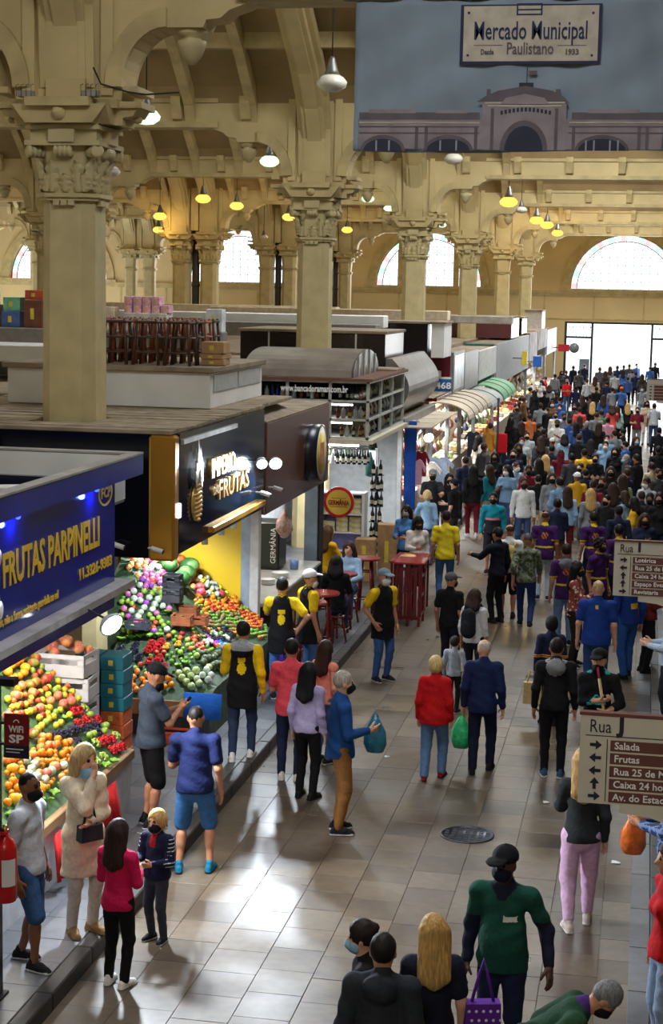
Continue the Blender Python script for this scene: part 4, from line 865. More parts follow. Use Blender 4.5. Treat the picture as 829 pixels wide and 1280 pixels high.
def pbox(name, label, px0, px1, pyt, pyb, Y, dep, m, n=0):
    a, b = aty(px0, pyb, Y), aty(px1, pyt, Y); return roof_box(name, label, a.x, b.x, Y, Y + dep, 3.985 if Y > 90 else 4.105 if Y > 45 else a.z, b.z, m, n)
pbox('storage_box', 'dark brown glazed storage box behind the curved metal roof', 300, 482, 418, 458, 39.4, 3.0, BLK, 5)
slab('roof_slab', 'dusty roof slab behind the bottle stall', -12, -5.9, 39.2, 45, 3.9, 4.0, DUST)
pbox('storage_box', 'black storage box with a white end panel', 415, 535, 405, 432, 47.0, 1.75, gloss(26, 22, 24, .2)); pbox('storage_box', 'bright white end panel box beside the black storage box', 539, 556, 405, 432, 47.0, 1.75, WHITEP)
pbox('storage_box', 'maroon roof box split by a pale post', 535, 640, 398, 425, 70.0, 4.0, MRN, 2); pbox('storage_box', 'small dark brown roof box next to the maroon box', 643, 653, 398, 416, 78, 3.0, BLK); pbox('storage_box', 'pale roof box near the gate end of the row', 656, 678, 389, 410, 95, 3.0, mat('pale_box', rgb(200, 196, 188), 0.5))
def ledge(px0, px1, pyt, pyb, Y, m, lb, dep=1.5):
    a, b = aty(px0, pyb, Y), aty(px1, pyt, Y); return slab('roof_ledge', lb, a.x, b.x, Y, Y + dep, a.z, b.z, m)
ledge(-60, 60, 432, 450, 29, WHITEP, 'long white parapet behind the near column'); ledge(-60, 135, 420, 431, 30.6, GREYM, 'grey ledge above the white parapet', 1.0)
ledge(130, 480, 395, 402, 46, WHITEP, 'white ledge behind the stacked stools', .8); ledge(150, 470, 406, 416, 45, mat('grey_ledge', rgb(128, 124, 118), 0.6), 'grey dusty ledge below the white ledge', .8); ledge(262, 560, 389, 394, 60, CREAM, 'cream ledge far behind the columns', .8); ledge(400, 640, 396, 400, 64, GREYM, 'long grey ledge toward the far columns', .8)
ledge(60, 420, 384, 391, 62, CREAM, 'pale cream roof edge across the aisle', .8)
slab('roof_slab', 'wide dusty roof slab over the stalls behind', -30, -9.9, 26, 44, 3.95, 4.15, DUST); slab('roof_slab', 'far dusty roof slab over the inner stalls', -30, -7.0, 57, 104, 3.9, 4.1, DUST); slab('roof_slab', 'middle dusty roof slab over the inner stalls', -30, -7.4, 45.5, 56.9, 3.9, 4.1, DUST)
for i, (px, dz, sx, sy, sz, c, lb) in enumerate(((-12, 0, .42, .4, .42, (150, 96, 66), 'brown carton on the ledge beside the near column'), (18, 0, .36, .4, .30, (70, 100, 160), 'blue carton on the ledge beside the near column'), (46, 0, .36, .4, .52, (112, 66, 46), 'dark brown carton next to the blue carton'), (18, .305, .34, .3, .26, (120, 190, 150), 'mint green pack on the blue carton'), (46, .525, .36, .3, .18, (190, 80, 56), 'red brown pack on the dark brown carton'), (-12, .425, .3, .3, .3, (220, 222, 224), 'white printed pack on the brown carton'), (186, 0, .8, .45, .32, (214, 208, 200), 'white carton behind the stools'), (270, 0, .3, .3, .42, (205, 210, 214), 'silver foil parcel behind the stools'), (136, 0, .3, .3, .42, (226, 210, 190), 'cream parcel behind the stools'), (234, 0, .5, .4, .26, (140, 100, 70), 'brown open carton behind the stools'))):
    a = aty(px, 400, 30.6); carton((a.x, 30.6, 5.103 + dz), sx, sy, sz, 0, lb, mat('parcel_%d' % i, rgb(*c), 0.6, var=0.2, scale=6), None, False, 'parcel', 'parcel')
PINK = mat('pink_pack', rgb(226, 170, 190), 0.5, var=0.3, scale=14)
for i in range(9):
    a = aty(163 + (i % 5) * 11.5, 380, 30.6); carton((a.x, 30.6, 5.427 + 0.155 * (i // 5)), 0.15, 0.3, 0.15, 0, 'pink wrapped pack on the white carton behind the stools', PINK, 'pink wrapped packs behind the stools', False, 'pack', 'pink_pack')
slab('parcel_shelf', 'grey shelf carrying parcels behind the stools', -12.4, -7.9, 30.3, 31.2, 4.2, 5.10, mat('shelf_grey', rgb(120, 112, 104), 0.7))
# pendant goods under the far stalls: rows of bagged cheeses, garlands and bottles as single things
HANGC = [(214, 170, 170), (230, 214, 180), (150, 60, 50), (220, 220, 220), (90, 130, 90), (200, 190, 120), (120, 80, 60), (60, 70, 90)]
hm = [MB().lathe([(0.0, -0.2), (0.09, -0.16), (0.11, -0.06), (0.06, 0.03), (0.012, 0.1), (0.01, 0.22)], 8).mesh('hanging_goods', [mat('goods_%d' % i, rgb(*c), 0.5, var=0.3, scale=16)]) for i, c in enumerate(HANGC)]
HN = ['pink', 'cream', 'dark red', 'white', 'green', 'yellow', 'brown', 'slate']
for y0, y1, ks in ((39.6, 44.8, (2, 6, 7, 1)), (45.5, 48.7, (0, 0, 1, 5, 3)), (49.3, 51.7, (0, 1, 5)), (52.4, 56, (3, 4, 7, 3)), (56.6, 62.8, (4, 3, 4, 1)), (63.5, 79, (1, 6, 3, 2)), (80.7, 85.6, (0, 3, 5, 1)), (86.7, 93.6, (0, 3, 5, 1))):
    MB().cyl((-5.88, y0 - 0.1, 2.665), (-5.88, y1 + 0.1, 2.665), 0.012, n=5).obj('hanging_rail', STEEL, label='steel hanging rail at the stall front', cat='rail', group='steel hanging rails at the stall fronts')
    n = int(min(18, (y1 - y0) / 0.25)); st_ = (y1 - y0) / n
    for i in range(n):
        for lv in range(3):
            if lv and random.random() < 0.35: break
            k = random.choice(ks); put('hanging_bundle', hm[k], None, (-5.88, y0 + st_ * (i + 0.5), 2.44 - 0.425 * lv), random.random() * 6, label='%s wrapped bundle hung at the stall front' % HN[k], cat='hanging goods', group='%s bundles hung at the stall fronts' % HN[k])
GCOL = [(226, 196, 120), (200, 120, 70), (236, 232, 220), (160, 190, 120), (190, 60, 60)]
gm = [MB().bbox(-0.13, 0.13, -0.16, 0.16, 0, 0.18, 0.03).mesh('goods_pack', [mat('packs_%d' % i, rgb(*c), 0.4, var=0.35, scale=18)]) for i, c in enumerate(GCOL)]
GN = ['yellow', 'orange brown', 'white', 'pale green', 'red']
for y0, y1, n_ in ((39.5, 44.6, 14), (45.4, 48.6, 9), (49.2, 51.7, 6), (52.5, 55.8, 9), (57, 62.6, 14), (63.6, 79, 20), (80.6, 85.6, 8), (86.6, 93.5, 9)):
    for i in range(n_):
        k = random.randrange(5); put('goods_pack', gm[k], None, (-5.85 - (i % 3) * 0.3, y0 + 0.1 + (y1 - y0 - 0.3) * (i + 0.5) / n_, 0.956), 0.0, label='%s packed goods on a far stall counter' % GN[k], cat='packed goods', group='%s packed goods on the far counters' % GN[k])
led(tuple(aty(536, 547, 44.2)), 500, label='bright white floodlight at the clothes beside the steel awning', aim=(0.35, -0.85, -0.35), r=0.14)
for y0, p_ in ((42, 160), (48.5, 240), (54, 130), (60, 150), (70, 220), (84, 200), (96, 150)): tube_light((-6.2, y0, 2.62), 2.5, p_, 'white tube lamp under the far stall roofs')
# clothes hung at the steel awning stall
def hung_shirt(px, py, Y, c, label, w_=0.5, h_=0.7):
    p = atx(px, py, -5.42); o = empty('hanging_shirt', p, label=label, cat='clothes'); m_ = MB()
    m_.prism([(-w_ / 2, -h_), (w_ / 2, -h_), (w_ / 2, -0.12), (w_ * 0.75, -0.30), (w_ * 0.85, -0.2), (w_ * 0.45, 0.0), (0.08, 0.02), (0, -0.03), (-0.08, 0.02), (-w_ * 0.45, 0.0), (-w_ * 0.85, -0.2), (-w_ * 0.75, -0.3), (-w_ / 2, -0.12)], -0.05, 0.05, 'y'); m_.obj('cloth', fab(*c), o); MB().tube([(-0.2, 0, -0.02), (0, 0, 0.06), (0.0, 0, (2.712 if p.y < 45.2 else 2.80) - p.z)], 0.008).obj('hanger', STEEL, o); return o
hung_shirt(549, 572, 43.6, (150, 170, 200), 'pale blue shirt hung below the floodlight'); hung_shirt(534, 578, 43.2, (238, 238, 236), 'white shirt hung beside the pale blue one', .45, .9); hung_shirt(520, 575, 43.0, (200, 150, 170), 'pink checked cloth hung at the steel awning stall', .3, .6); hung_shirt(527, 565, 43.4, (150, 40, 60), 'dark red cloth hung at the steel awning stall', .25, .6); hung_shirt(592, 540, 50.0, (50, 56, 76), 'dark navy garment hung at the beige awning', .35, .8); hung_shirt(603, 570, 50.5, (150, 210, 210), 'turquoise towel hung at the beige awning', .3, .9)
o = empty('blue_roller_blind', aty(513, 570, 40.0), label='tall blue curtain at the edge of the bottle stall', cat='curtain'); MB().bbox(-0.14, 0.14, -0.04, 0.04, -1.3, 0.84, 0.01).obj('cloth', fab(40, 90, 190), o); MB().cyl((-0.2, 0, 0.84), (0.2, 0, 0.84), 0.02, n=6).obj('rod', STEEL, o)

for z in (3.62, 3.24): tube_light((-6.75, 34.6, z - 0.07), 1.4, 12, 'added slim tube lamp inside the glazed showcase', axis='x', col=(1, 0.97, 0.9))  # tube lamps added to brighten the bottles behind the glass
# ================================================================== fruit, crates, tables, signs, lamps
def ball_me(name, r, c, c2=None, sx=1, sy=1, sz=1, rough=0.4, n=10, k=7, stem=False, bump=0.0, scale=9):
    m = MB(); m.ball((0, 0, 0), r, n, k, 0, Matrix.Diagonal((sx, sy, sz, 1)))
    if stem: m.cyl((0, 0, r * sz * 0.9), (0, 0.004, r * sz * 0.9 + 0.018), 0.004, n=4, m=1)
    base = mat('skin_of_' + name, rgb(*c), rough, var=0.0 if c2 else 0.12, scale=scale, bump=bump)
    if c2:
        nt = base.node_tree; N = nt.nodes; tc = N.new('ShaderNodeTexCoord'); no = N.new('ShaderNodeTexNoise'); no.inputs['Scale'].default_value = scale * 1.2
        mx = N.new('ShaderNodeMix'); mx.data_type = 'RGBA'; mx.inputs[6].default_value = rgb(*c); mx.inputs[7].default_value = rgb(*c2); mr = N.new('ShaderNodeMapRange'); mr.inputs[1].default_value = 0.42; mr.inputs[2].default_value = 0.58
        oi = N.new('ShaderNodeObjectInfo'); ad = N.new('ShaderNodeVectorMath'); ad.operation = 'ADD'
        nt.links.new(tc.outputs['Object'], ad.inputs[0]); nt.links.new(oi.outputs['Random'], ad.inputs[1]); nt.links.new(ad.outputs[0], no.inputs['Vector'])
        nt.links.new(no.outputs['Fac'], mr.inputs[0]); nt.links.new(mr.outputs[0], mx.inputs[0]); nt.links.new(mx.outputs[2], N['Principled BSDF'].inputs['Base Color'])
    return m.mesh(name, [base, mat('stem_brown', rgb(80, 60, 36), 0.8)])
def cluster_me(name, c, r, n, spread, h, seed=1, leaf=False, rough=0.3):
    rnd = random.Random(seed); m = MB()
    for i in range(n):
        a = rnd.random() * 6.28; q = math.sqrt(rnd.random()) * spread; m.ball((q * math.cos(a), q * math.sin(a) * 1.3, h * (1 - (q / spread) ** 2) * rnd.random() + r), r, 6, 4, 0)
    return m.mesh(name, [mat('skin_of_' + name, rgb(*c), rough, var=0.25, scale=30)])
FR = {
 'orange': (ball_me('orange', 0.045, (240, 140, 20), stem=True, bump=0.1, scale=60), 0.045, 'ripe orange'),
 'peach': (ball_me('peach', 0.046, (244, 186, 110), (236, 120, 60), scale=7), 0.046, 'peach coloured fruit'),
 'yellow_mango': (ball_me('yellow_mango', 0.055, (244, 186, 40), (236, 150, 30), 1, 1.25, 0.95), 0.068, 'yellow mango'),
 'red_mango': (ball_me('red_mango', 0.06, (196, 60, 60), (150, 150, 60), 1, 1.3, 0.95, scale=7), 0.078, 'red and green mango'),
 'pink_mango': (ball_me('pink_mango', 0.055, (214, 110, 100), (226, 160, 90), 1, 1.2, 1.0, scale=8), 0.066, 'pink blushed mango'),
 'red_apple': (ball_me('red_apple', 0.042, (176, 30, 40), (214, 120, 60), 1, 1, 0.92, stem=True), 0.042, 'red apple'),
 'green_guava': (ball_me('green_guava', 0.042, (150, 180, 70), None, 1, 1.1, 1), 0.046, 'green guava'),
 'yellow_guava': (ball_me('yellow_guava', 0.04, (224, 206, 60)), 0.04, 'small yellow guava'),
 'plum': (ball_me('plum', 0.036, (80, 26, 60)), 0.036, 'purple plum'),
 'tomato': (ball_me('tomato', 0.034, (220, 70, 36), None, 1, 1, 0.85, stem=True), 0.034, 'orange red persimmon'),
 'tangerine': (ball_me('tangerine', 0.03, (240, 150, 40)), 0.03, 'small tangerine'),
 'kiwi': (ball_me('kiwi', 0.032, (140, 116, 70), None, 1, 1.25, 1, 0.8), 0.04, 'brown kiwi'),
 'lime': (ball_me('lime', 0.03, (110, 160, 50), None, 1, 1.15, 1), 0.035, 'green lime'),
 'sweetsop': (ball_me('sweetsop', 0.055, (150, 172, 96), (190, 204, 140), bump=0.9, scale=16), 0.055, 'knobbly green sweetsop'),
 'netted': (ball_me('netted', 0.05, (216, 220, 214), (170, 186, 150), rough=0.7, scale=14), 0.05, 'fruit wrapped in a white foam net'),
 'melon': (ball_me('melon', 0.085, (226, 214, 160), (206, 196, 130), 1, 1.2, 1, scale=5), 0.1, 'pale yellow melon'),
 'honeydew': (ball_me('honeydew', 0.11, (226, 226, 196), None, 1, 1.15, 1), 0.126, 'large pale melon'),
 'watermelon': (ball_me('watermelon', 0.13, (50, 96, 44), (110, 150, 80), 1, 1.3, 1, scale=4), 0.168, 'striped green watermelon'),
 'papaya': (ball_me('papaya', 0.075, (230, 120, 60), (206, 70, 50), 0.9, 1.7, 0.9, scale=4), 0.128, 'orange papaya'),
 'yellow_melon': (ball_me('yellow_melon', 0.08, (236, 190, 40), None, 1, 1.25, 1), 0.1, 'bright yellow melon'),
 'dragon': (ball_me('dragon', 0.06, (206, 50, 110), (226, 110, 90), 1, 1.3, 1, scale=10), 0.078, 'magenta pitaya'),
 'atemoya': (ball_me('atemoya', 0.058, (88, 102, 66), (52, 62, 44), bump=1.2, scale=18), 0.058, 'dark green atemoya'),
 'avocado': (ball_me('avocado', 0.05, (58, 76, 40), None, 1, 1.4, 1), 0.07, 'dark green avocado'),
 'violet_wrap': (ball_me('violet_wrap', 0.048, (150, 70, 170), (220, 120, 150), rough=0.5, scale=9), 0.048, 'fruit in violet tissue'),
 'dark_grapes': (cluster_me('dark_grapes', (44, 34, 66), 0.013, 43, 0.055, 0.04, 1), 0.066, 'bunch of dark grapes'),
 'green_grapes': (cluster_me('green_grapes', (176, 196, 90), 0.014, 37, 0.055, 0.04, 2), 0.066, 'bunch of green grapes'),
 'strawberries': (cluster_me('strawberries', (196, 24, 34), 0.016, 27, 0.055, 0.04, 3, rough=0.35), 0.066, 'heaped punnet of strawberries'),
 'physalis': (cluster_me('physalis', (240, 176, 60), 0.016, 24, 0.055, 0.04, 4), 0.066, 'heaped punnet of golden berries'),
 'mushroom_mix': (cluster_me('mushroom_mix', (216, 210, 200), 0.02, 18, 0.055, 0.04, 5, rough=0.6), 0.066, 'heap of pale fruits in papers'),
 'black_mix': (cluster_me('black_mix', (40, 40, 52), 0.018, 21, 0.055, 0.04, 6), 0.066, 'heap of black plums'),
}
def lettuce_me(seed):
    rnd = random.Random(seed); m = MB()
    for i in range(16):
        a = rnd.random() * 6.28; L = rnd.uniform(0.06, 0.11); d = Vector((math.cos(a), math.sin(a), 0)); s = Vector((-d.y, d.x, 0)) * 0.035
        m.add([d * 0.01, d * L * 0.6 + s + Vector((0, 0, .05)), d * L + Vector((0, 0, .04 + rnd.random() * .03)), d * L * 0.6 - s + Vector((0, 0, .045)), d * L * 0.5 + Vector((0, 0, .02))], [(0, 1, 4), (1, 2, 4), (2, 3, 4), (3, 0, 4)], 0, True)
    return m.mesh('lettuce_tuft', [mat('lettuce_green', rgb(126, 176, 58), 0.5, var=0.4, scale=14)])
LETT = [lettuce_me(i) for i in range(3)]
class Plane:
    """display surface: the lower of several slopes z = c + kx * x + ky * y, between the given edges"""
    def __init__(s, xf, xb, y0, y1, slopes): s.xf, s.xb, s.y0, s.y1, s.S = xf, xb, y0, y1, slopes
    def low(s, x, y): return min(s.S, key=lambda q: q[0] + q[1] * x + q[2] * y)
    def z(s, x, y): q = s.low(x, y); return q[0] + q[1] * x + q[2] * y
    def hit(s, px, py):
        d = ray(px, py); t = max((c - EYE) / (d.z - kx * d.x - ky * d.y) for c, kx, ky in s.S); return Vector((d.x * t, d.y * t, EYE + d.z * t))
    def ok(s, P, r): return s.y0 + r * 0.6 < P.y < s.y1 - r and s.xb + r < P.x < s.xf - r * 0.3 and not (P.x < -6.9 - r and 20.4 - r < P.y < 21.65 + r)
PLACED = []
CLUS = ('dark_grapes', 'green_grapes', 'strawberries', 'physalis', 'mushroom_mix', 'black_mix')
MINR = {'yellow_mango': .053, 'red_mango': .058, 'pink_mango': .056, 'green_guava': .043, 'kiwi': .033, 'lime': .031, 'melon': .086, 'honeydew': .112, 'watermelon': .132, 'papaya': .07, 'yellow_melon': .082, 'dragon': .062, 'avocado': .052}
def free(P, r):
    return not any(abs(P.y - q.y) < r + s_ and (P - q).length < (r + s_) * 0.99 for q, s_ in PLACED)
def heap(pl, kind, quad, where, step=2.0, jit=0.10, tries=1):
    """fill a quad (photo pixels on the display plane) with single fruits, none pushed into another"""
    Q = [pl.hit(*q) for q in quad]; kinds = [kind] if isinstance(kind, str) else list(kind)
    r = sum(FR[k][1] for k in kinds) / len(kinds); U = ((Q[1] - Q[0]).length + (Q[2] - Q[3]).length) / 2; V = ((Q[3] - Q[0]).length + (Q[2] - Q[1]).length) / 2
    nu, nv = max(1, round(U / (r * 1.9))), max(1, round(V / (r * 1.75))); lift = 1.0
    for j in range(nv):
        for i in range(nu):
            u, v = (i + 0.5 + (0.25 if j % 2 else -0.25)) / nu, (j + 0.5) / nv
            for t in range(3):
                P = (Q[0] * (1 - u) + Q[1] * u) * (1 - v) + (Q[3] * (1 - u) + Q[2] * u) * v
                P.x += random.uniform(-jit, jit) * r * (1 + t); P.y += random.uniform(-jit, jit) * r * (1 + 2 * t)
                k = random.choice(kinds); rr = FR[k][1]; cl = k in CLUS; s_ = random.uniform(0.9, 1.0)
                P.z = pl.z(P.x, P.y) + (0.02 if cl else (MINR.get(k, rr) * s_ + 0.004) * math.sqrt(1 + pl.low(P.x, P.y)[1] ** 2 + pl.low(P.x, P.y)[2] ** 2))
                if pl.ok(P, rr) and free(P, rr * s_): break
            else: continue
            PLACED.append((P.copy(), rr * s_))
            rot = (0, 0, random.random() * 6.28) if not cl else (math.atan(pl.low(P.x, P.y)[2]), math.atan(-pl.low(P.x, P.y)[1]), random.uniform(-.3, .3))
            put(k, FR[k][0], None, P, rot=rot, scale=(s_,) * 3, label='%s %s' % (FR[k][2], where), cat='fruit' if not cl else 'fruit bunch', group='%s %s' % (FR[k][2], where))
def frill(pl, pts, where, step=0.13):
    for a, b in zip(pts[:-1], pts[1:]):
        A, B = pl.hit(*a), pl.hit(*b); n = max(1, int((B - A).length / step))
        for i in range(n):
            P = A + (B - A) * ((i + 0.5) / n); P.z = pl.z(P.x, P.y) + 0.03
            if not pl.ok(P, 0.0) or not free(P, 0.062): continue
            PLACED.append((P.copy(), 0.062)); s_ = 0.78
            put('lettuce_tuft', LETT[i % 3], None, P, random.random() * 6, label='tuft of curly green leaves edging %s' % where, cat='greens', group='curly leaf edging of %s' % where, scale=(s_,) * 3)
# --- stand of the blue stall
A = Plane(-5.42, -6.71, 12.0, 17.35, [(0.825 - 5.42 * 1.1 / 1.29, -1.1 / 1.29, 0.0)])
sa = empty('fruit_stand', (-6.0, 15.6, 0.15), label='sloping fruit stand with pale front below the blue canopy', cat='display stand')
m_ = MB(); m_.prism([(-6.9, 0.15), (-5.45, 0.15), (-5.42, 0.80), (-6.72, 1.90), (-6.9, 1.90)], 12.0, 17.35, 'y'); LS(m_, 'stand_body', [mat('stand_pale', rgb(190, 194, 200), 0.5)], sa); LS(MB().prism([(-5.43, 0.80), (-5.42, 0.815), (-6.71, 1.915), (-6.72, 1.90)], 12.0, 17.35, 'y'), 'stand_liner', [mat('liner_green', rgb(60, 92, 50), 0.7, var=0.4, scale=12)], sa)
m_ = MB(); m_.bbox(-5.47, -5.39, 12.0, 17.35, 0.74, 0.85, 0.01); LS(m_, 'stand_rail', [mat('rail_wood', rgb(150, 116, 78), 0.7)], sa)
def cloth(name, px, py, x, w_, h_, c, label, rz=0.0):
    p = atx(px, py, x); o = empty(name, p, rz, label, 'cloth'); m_ = MB(); n = 8; vs = []
    for j in (0, 1):
        for i in range(n + 1):
            u = i / n - 0.5; vs.append((0.012 * math.sin(i * 1.9) * (1 + j) + 0.05 * j, u * w_ * (1 + 0.35 * j), -h_ * j))
    m_.add(vs, [(i, i + 1, n + 2 + i, n + 1 + i) for i in range(n)], 0, True); q = m_.obj('cloth_fall', fab(*c), o); sl = q.modifiers.new('t', 'SOLIDIFY'); sl.thickness = 0.008; return o
cloth('red_cloth', 133, 985, -5.36, 0.55, 0.55, (206, 36, 40), 'bright red cloth hanging off the front of the stand')
cloth('red_cloth', 72, 1040, -5.36, 0.22, 0.45, (190, 34, 36), 'narrow red strip hanging at the pale stand front')
wA = 'on the stand below the blue canopy'
heap(A, ('yellow_mango', 'orange'), [(8, 862), (34, 850), (30, 812), (8, 822)], wA)
heap(A, ('green_guava', 'red_mango', 'red_apple'), [(36, 868), (64, 858), (52, 806), (34, 812)], wA)
heap(A, ('red_apple', 'yellow_guava', 'pink_mango'), [(8, 906), (66, 892), (58, 862), (8, 872)], wA)
heap(A, 'melon', [(14, 900), (46, 892), (44, 884), (14, 890)], wA)
heap(A, ('yellow_guava', 'pink_mango', 'green_guava'), [(46, 922), (84, 888), (72, 866), (56, 882)], wA)
heap(A, 'strawberries', [(86, 900), (104, 894), (96, 884), (80, 890)], wA); heap(A, 'strawberries', [(100, 912), (116, 905), (108, 898), (94, 904)], wA)
heap(A, 'dark_grapes', [(68, 926), (106, 916), (90, 904), (62, 912)], wA)
heap(A, 'strawberries', [(128, 936), (146, 930), (138, 918), (120, 924)], wA); heap(A, 'strawberries', [(140, 946), (160, 938), (152, 930), (134, 936)], wA)
heap(A, 'green_grapes', [(112, 942), (128, 936), (118, 924), (102, 930)], wA); heap(A, 'green_grapes', [(122, 960), (138, 952), (128, 944), (114, 950)], wA)
heap(A, 'dark_grapes', [(128, 948), (142, 944), (134, 938), (122, 942)], wA); heap(A, 'black_mix', [(118, 964), (132, 960), (128, 953), (112, 958)], wA)
heap(A, ('orange', 'peach'), [(50, 944), (92, 938), (86, 920), (46, 926)], wA)
heap(A, ('orange', 'tangerine'), [(52, 958), (88, 958), (92, 942), (50, 946)], wA)
heap(A, ('netted', 'pink_mango'), [(58, 980), (84, 966), (82, 952), (54, 962)], wA)
heap(A, ('netted',), [(34, 978), (66, 990), (58, 966), (30, 954)], wA)
heap(A, ('yellow_mango', 'orange'), [(8, 992), (30, 998), (32, 950), (8, 945)], wA)
heap(A, ('orange', 'yellow_mango'), [(14, 1012), (58, 1002), (50, 986), (24, 985)], wA)
frill(A, [(12, 1026), (40, 1020), (66, 1000), (84, 980), (110, 968), (136, 962), (160, 944)], 'the blue canopy stand', 0.1)
frill(A, [(80, 905), (112, 896), (120, 912)], 'the strawberry patches', 0.11); frill(A, [(106, 924), (122, 940), (140, 926)], 'the grape patches', 0.11); frill(A, [(84, 935), (100, 925)], 'the dark grapes', 0.1)
for (kk, qd) in ((('yellow_mango', 'orange', 'pink_mango'), [(8, 905), (70, 880), (60, 800), (8, 810)]), (('red_apple', 'yellow_guava', 'pink_mango', 'red_mango'), [(40, 930), (110, 900), (80, 830), (50, 850)]), (('green_grapes', 'strawberries', 'dark_grapes', 'green_guava'), [(60, 960), (165, 925), (130, 880), (80, 890)]), (('orange', 'tangerine', 'peach'), [(8, 1015), (90, 975), (80, 930), (8, 950)]), (('green_grapes', 'strawberries', 'dark_grapes'), [(80, 985), (185, 930), (160, 905), (80, 940)])): heap(A, kk, qd, wA)
def crate(name, loc, sx, sy, sz, rz, m, label, group=None, slots=True, cat='crate'):
    o = empty(name, loc, rz, label, cat, group); t = 0.012
    b = MB(); b.box(-sx / 2, sx / 2, -sy / 2, sy / 2, 0, t); b.obj('crate_base', m, o)
    for s_ in (-1, 1):
        for ax in (0, 1):
            b = MB(); L, W = (sx, sy) if ax == 0 else (sy, sx); T = Matrix.Rotation(PI / 2 * ax, 4, 'Z')
            b.box(-L / 2, L / 2, s_ * W / 2 - t / 2, s_ * W / 2 + t / 2, 0, sz * 0.55, 0, T); b.box(-L / 2, L / 2, s_ * W / 2 - t / 2, s_ * W / 2 + t / 2, sz * 0.8, sz, 0, T)
            b.box(-L / 2, -L / 2 + 0.06, s_ * W / 2 - t / 2, s_ * W / 2 + t / 2, sz * 0.5, sz * 0.85, 0, T); b.box(L / 2 - 0.06, L / 2, s_ * W / 2 - t / 2, s_ * W / 2 + t / 2, sz * 0.5, sz * 0.85, 0, T)
            b.obj('crate_side', m, o)
    return o
WHC = mat('crate_white', rgb(224, 222, 224), 0.5, var=0.05); TEALC = mat('crate_teal', rgb(30, 110, 124), 0.45); ORGC = mat('carton_orange', rgb(196, 92, 40), 0.6, var=0.25, scale=14); DKC = mat('crate_dark', rgb(50, 52, 60), 0.5)
cp = atz(88, 892, 0.9)
for i in range(4):
    c_ = crate('plastic_crate', (-6.28 - 0.015 * (i % 2), 17.68, 0.15 + 0.62 + 0.27 * i), 0.58, 0.46, 0.255, 0.06 * (-1) ** i, WHC, ('lowest', 'second', 'third', 'topmost')[i] + ' white plastic crate in the stack by the fruit stand')
cl_ = empty('crate_plinth', (-6.28, 17.68, 0.15), label='dark plinth carrying the white crates', cat='plinth'); MB().bbox(-0.28, 0.28, -0.23, 0.23, 0, 0.615, 0.01).obj('block', DKC, cl_)
for i in range(10):
    a = i * 2.4; q = 0.0 if i == 0 else 0.075 * math.sqrt(i); put('pink_mango', FR['pink_mango'][0], None, (-6.28 + q * math.cos(a) * 1.1, 17.68 + q * math.sin(a) * 0.85, 0.77 + 1.08 + (0.10 if i < 3 else 0.03 if i < 7 else -0.01)), rot=(random.random(), random.random(), a), label='pink blushed mango in the topmost white crate', cat='fruit', group='mangoes in the topmost white crate')
for lv in range(9):
    for c in range(2):
        tealp = lv >= 5
        p = (-6.30 + 0.305 * c + 0.01 * (lv % 2), 18.55, 0.155 + 0.165 * lv)
        o = carton(p, 0.28, 0.36, 0.16, 0, ('teal' if tealp else 'orange and brown') + ' fruit carton in the stack between the two fruit stands', TEALC if tealp else ORGC, ('teal' if tealp else 'orange') + ' fruit cartons between the stands', False)
# --- stand of the black and gold stall
B = Plane(-5.36, -7.32, 20.45, 24.4, [(0.76 - 5.36 * 0.70, -0.70, 0.0), (0.62 - 20.45 * 0.58, 0.0, 0.58)])
sb = empty('fruit_stand', (-6.3, 22.6, 0.15), label='long sloping fruit stand of the black and gold stall', cat='display stand')
def wedge(x0, x1, y0, y1):
    nx, ny = 10, 12; m_ = MB(); X = np.linspace(x0, x1, nx + 1); Y = np.linspace(y0, y1, ny + 1)
    vs = [(x, y, B.z(x, y) - 0.014) for y in Y for x in X]; n = len(vs); vs += [(x, y, 0.152) for y in Y for x in X]; id_ = lambda i, j: j * (nx + 1) + i
    fs = [(id_(i, j), id_(i + 1, j), id_(i + 1, j + 1), id_(i, j + 1)) for j in range(ny) for i in range(nx)]
    for i in range(nx): fs += [(id_(i, 0) + n, id_(i + 1, 0) + n, id_(i + 1, 0), id_(i, 0)), (id_(i + 1, ny) + n, id_(i, ny) + n, id_(i, ny), id_(i + 1, ny))]
    for j in range(ny): fs += [(id_(0, j + 1) + n, id_(0, j) + n, id_(0, j), id_(0, j + 1)), (id_(nx, j) + n, id_(nx, j + 1) + n, id_(nx, j + 1), id_(nx, j))]
    return m_.add(vs, fs)
LINB = mat('liner_dark_green', rgb(52, 74, 46), 0.7, var=0.4, scale=12)
LS(wedge(-7.34, -5.36, 21.66, 24.4), 'stand_body', [LINB], sb); LS(wedge(-6.9, -5.36, 20.47, 21.66), 'stand_front_body', [LINB], sb)
LS(MB().box(-6.9, -5.36, 20.43, 20.465, 0.42, 0.62), 'front_board', [mat('rail_wood', rgb(150, 116, 78), 0.7)], sb); LS(MB().box(-6.9, -5.36, 20.44, 20.466, 0.152, 0.42), 'front_skirt', [DKC], sb)
p = aty(253, 880, 20.37); o = empty('blue_cloth', p, label='bright blue cloth over the corner of the fruit stand', cat='cloth'); m_ = MB(); vs = []
for j in range(2):
    for i in range(9): vs.append(((i / 8 - 0.5) * 0.50, 0.015 * math.sin(i * 2.1) * j - 0.02 * j, 0.14 - 0.34 * j))
m_.add(vs, [(i + 9, i + 10, i + 1, i) for i in range(8)], 0, True); q = m_.obj('cloth_fall', fab(40, 110, 214), o); sl = q.modifiers.new('t', 'SOLIDIFY'); sl.thickness = 0.01
wB = 'on the stand of the black and gold stall'
heap(B, 'dark_grapes', [(136, 838), (180, 834), (172, 806), (134, 812)], wB)
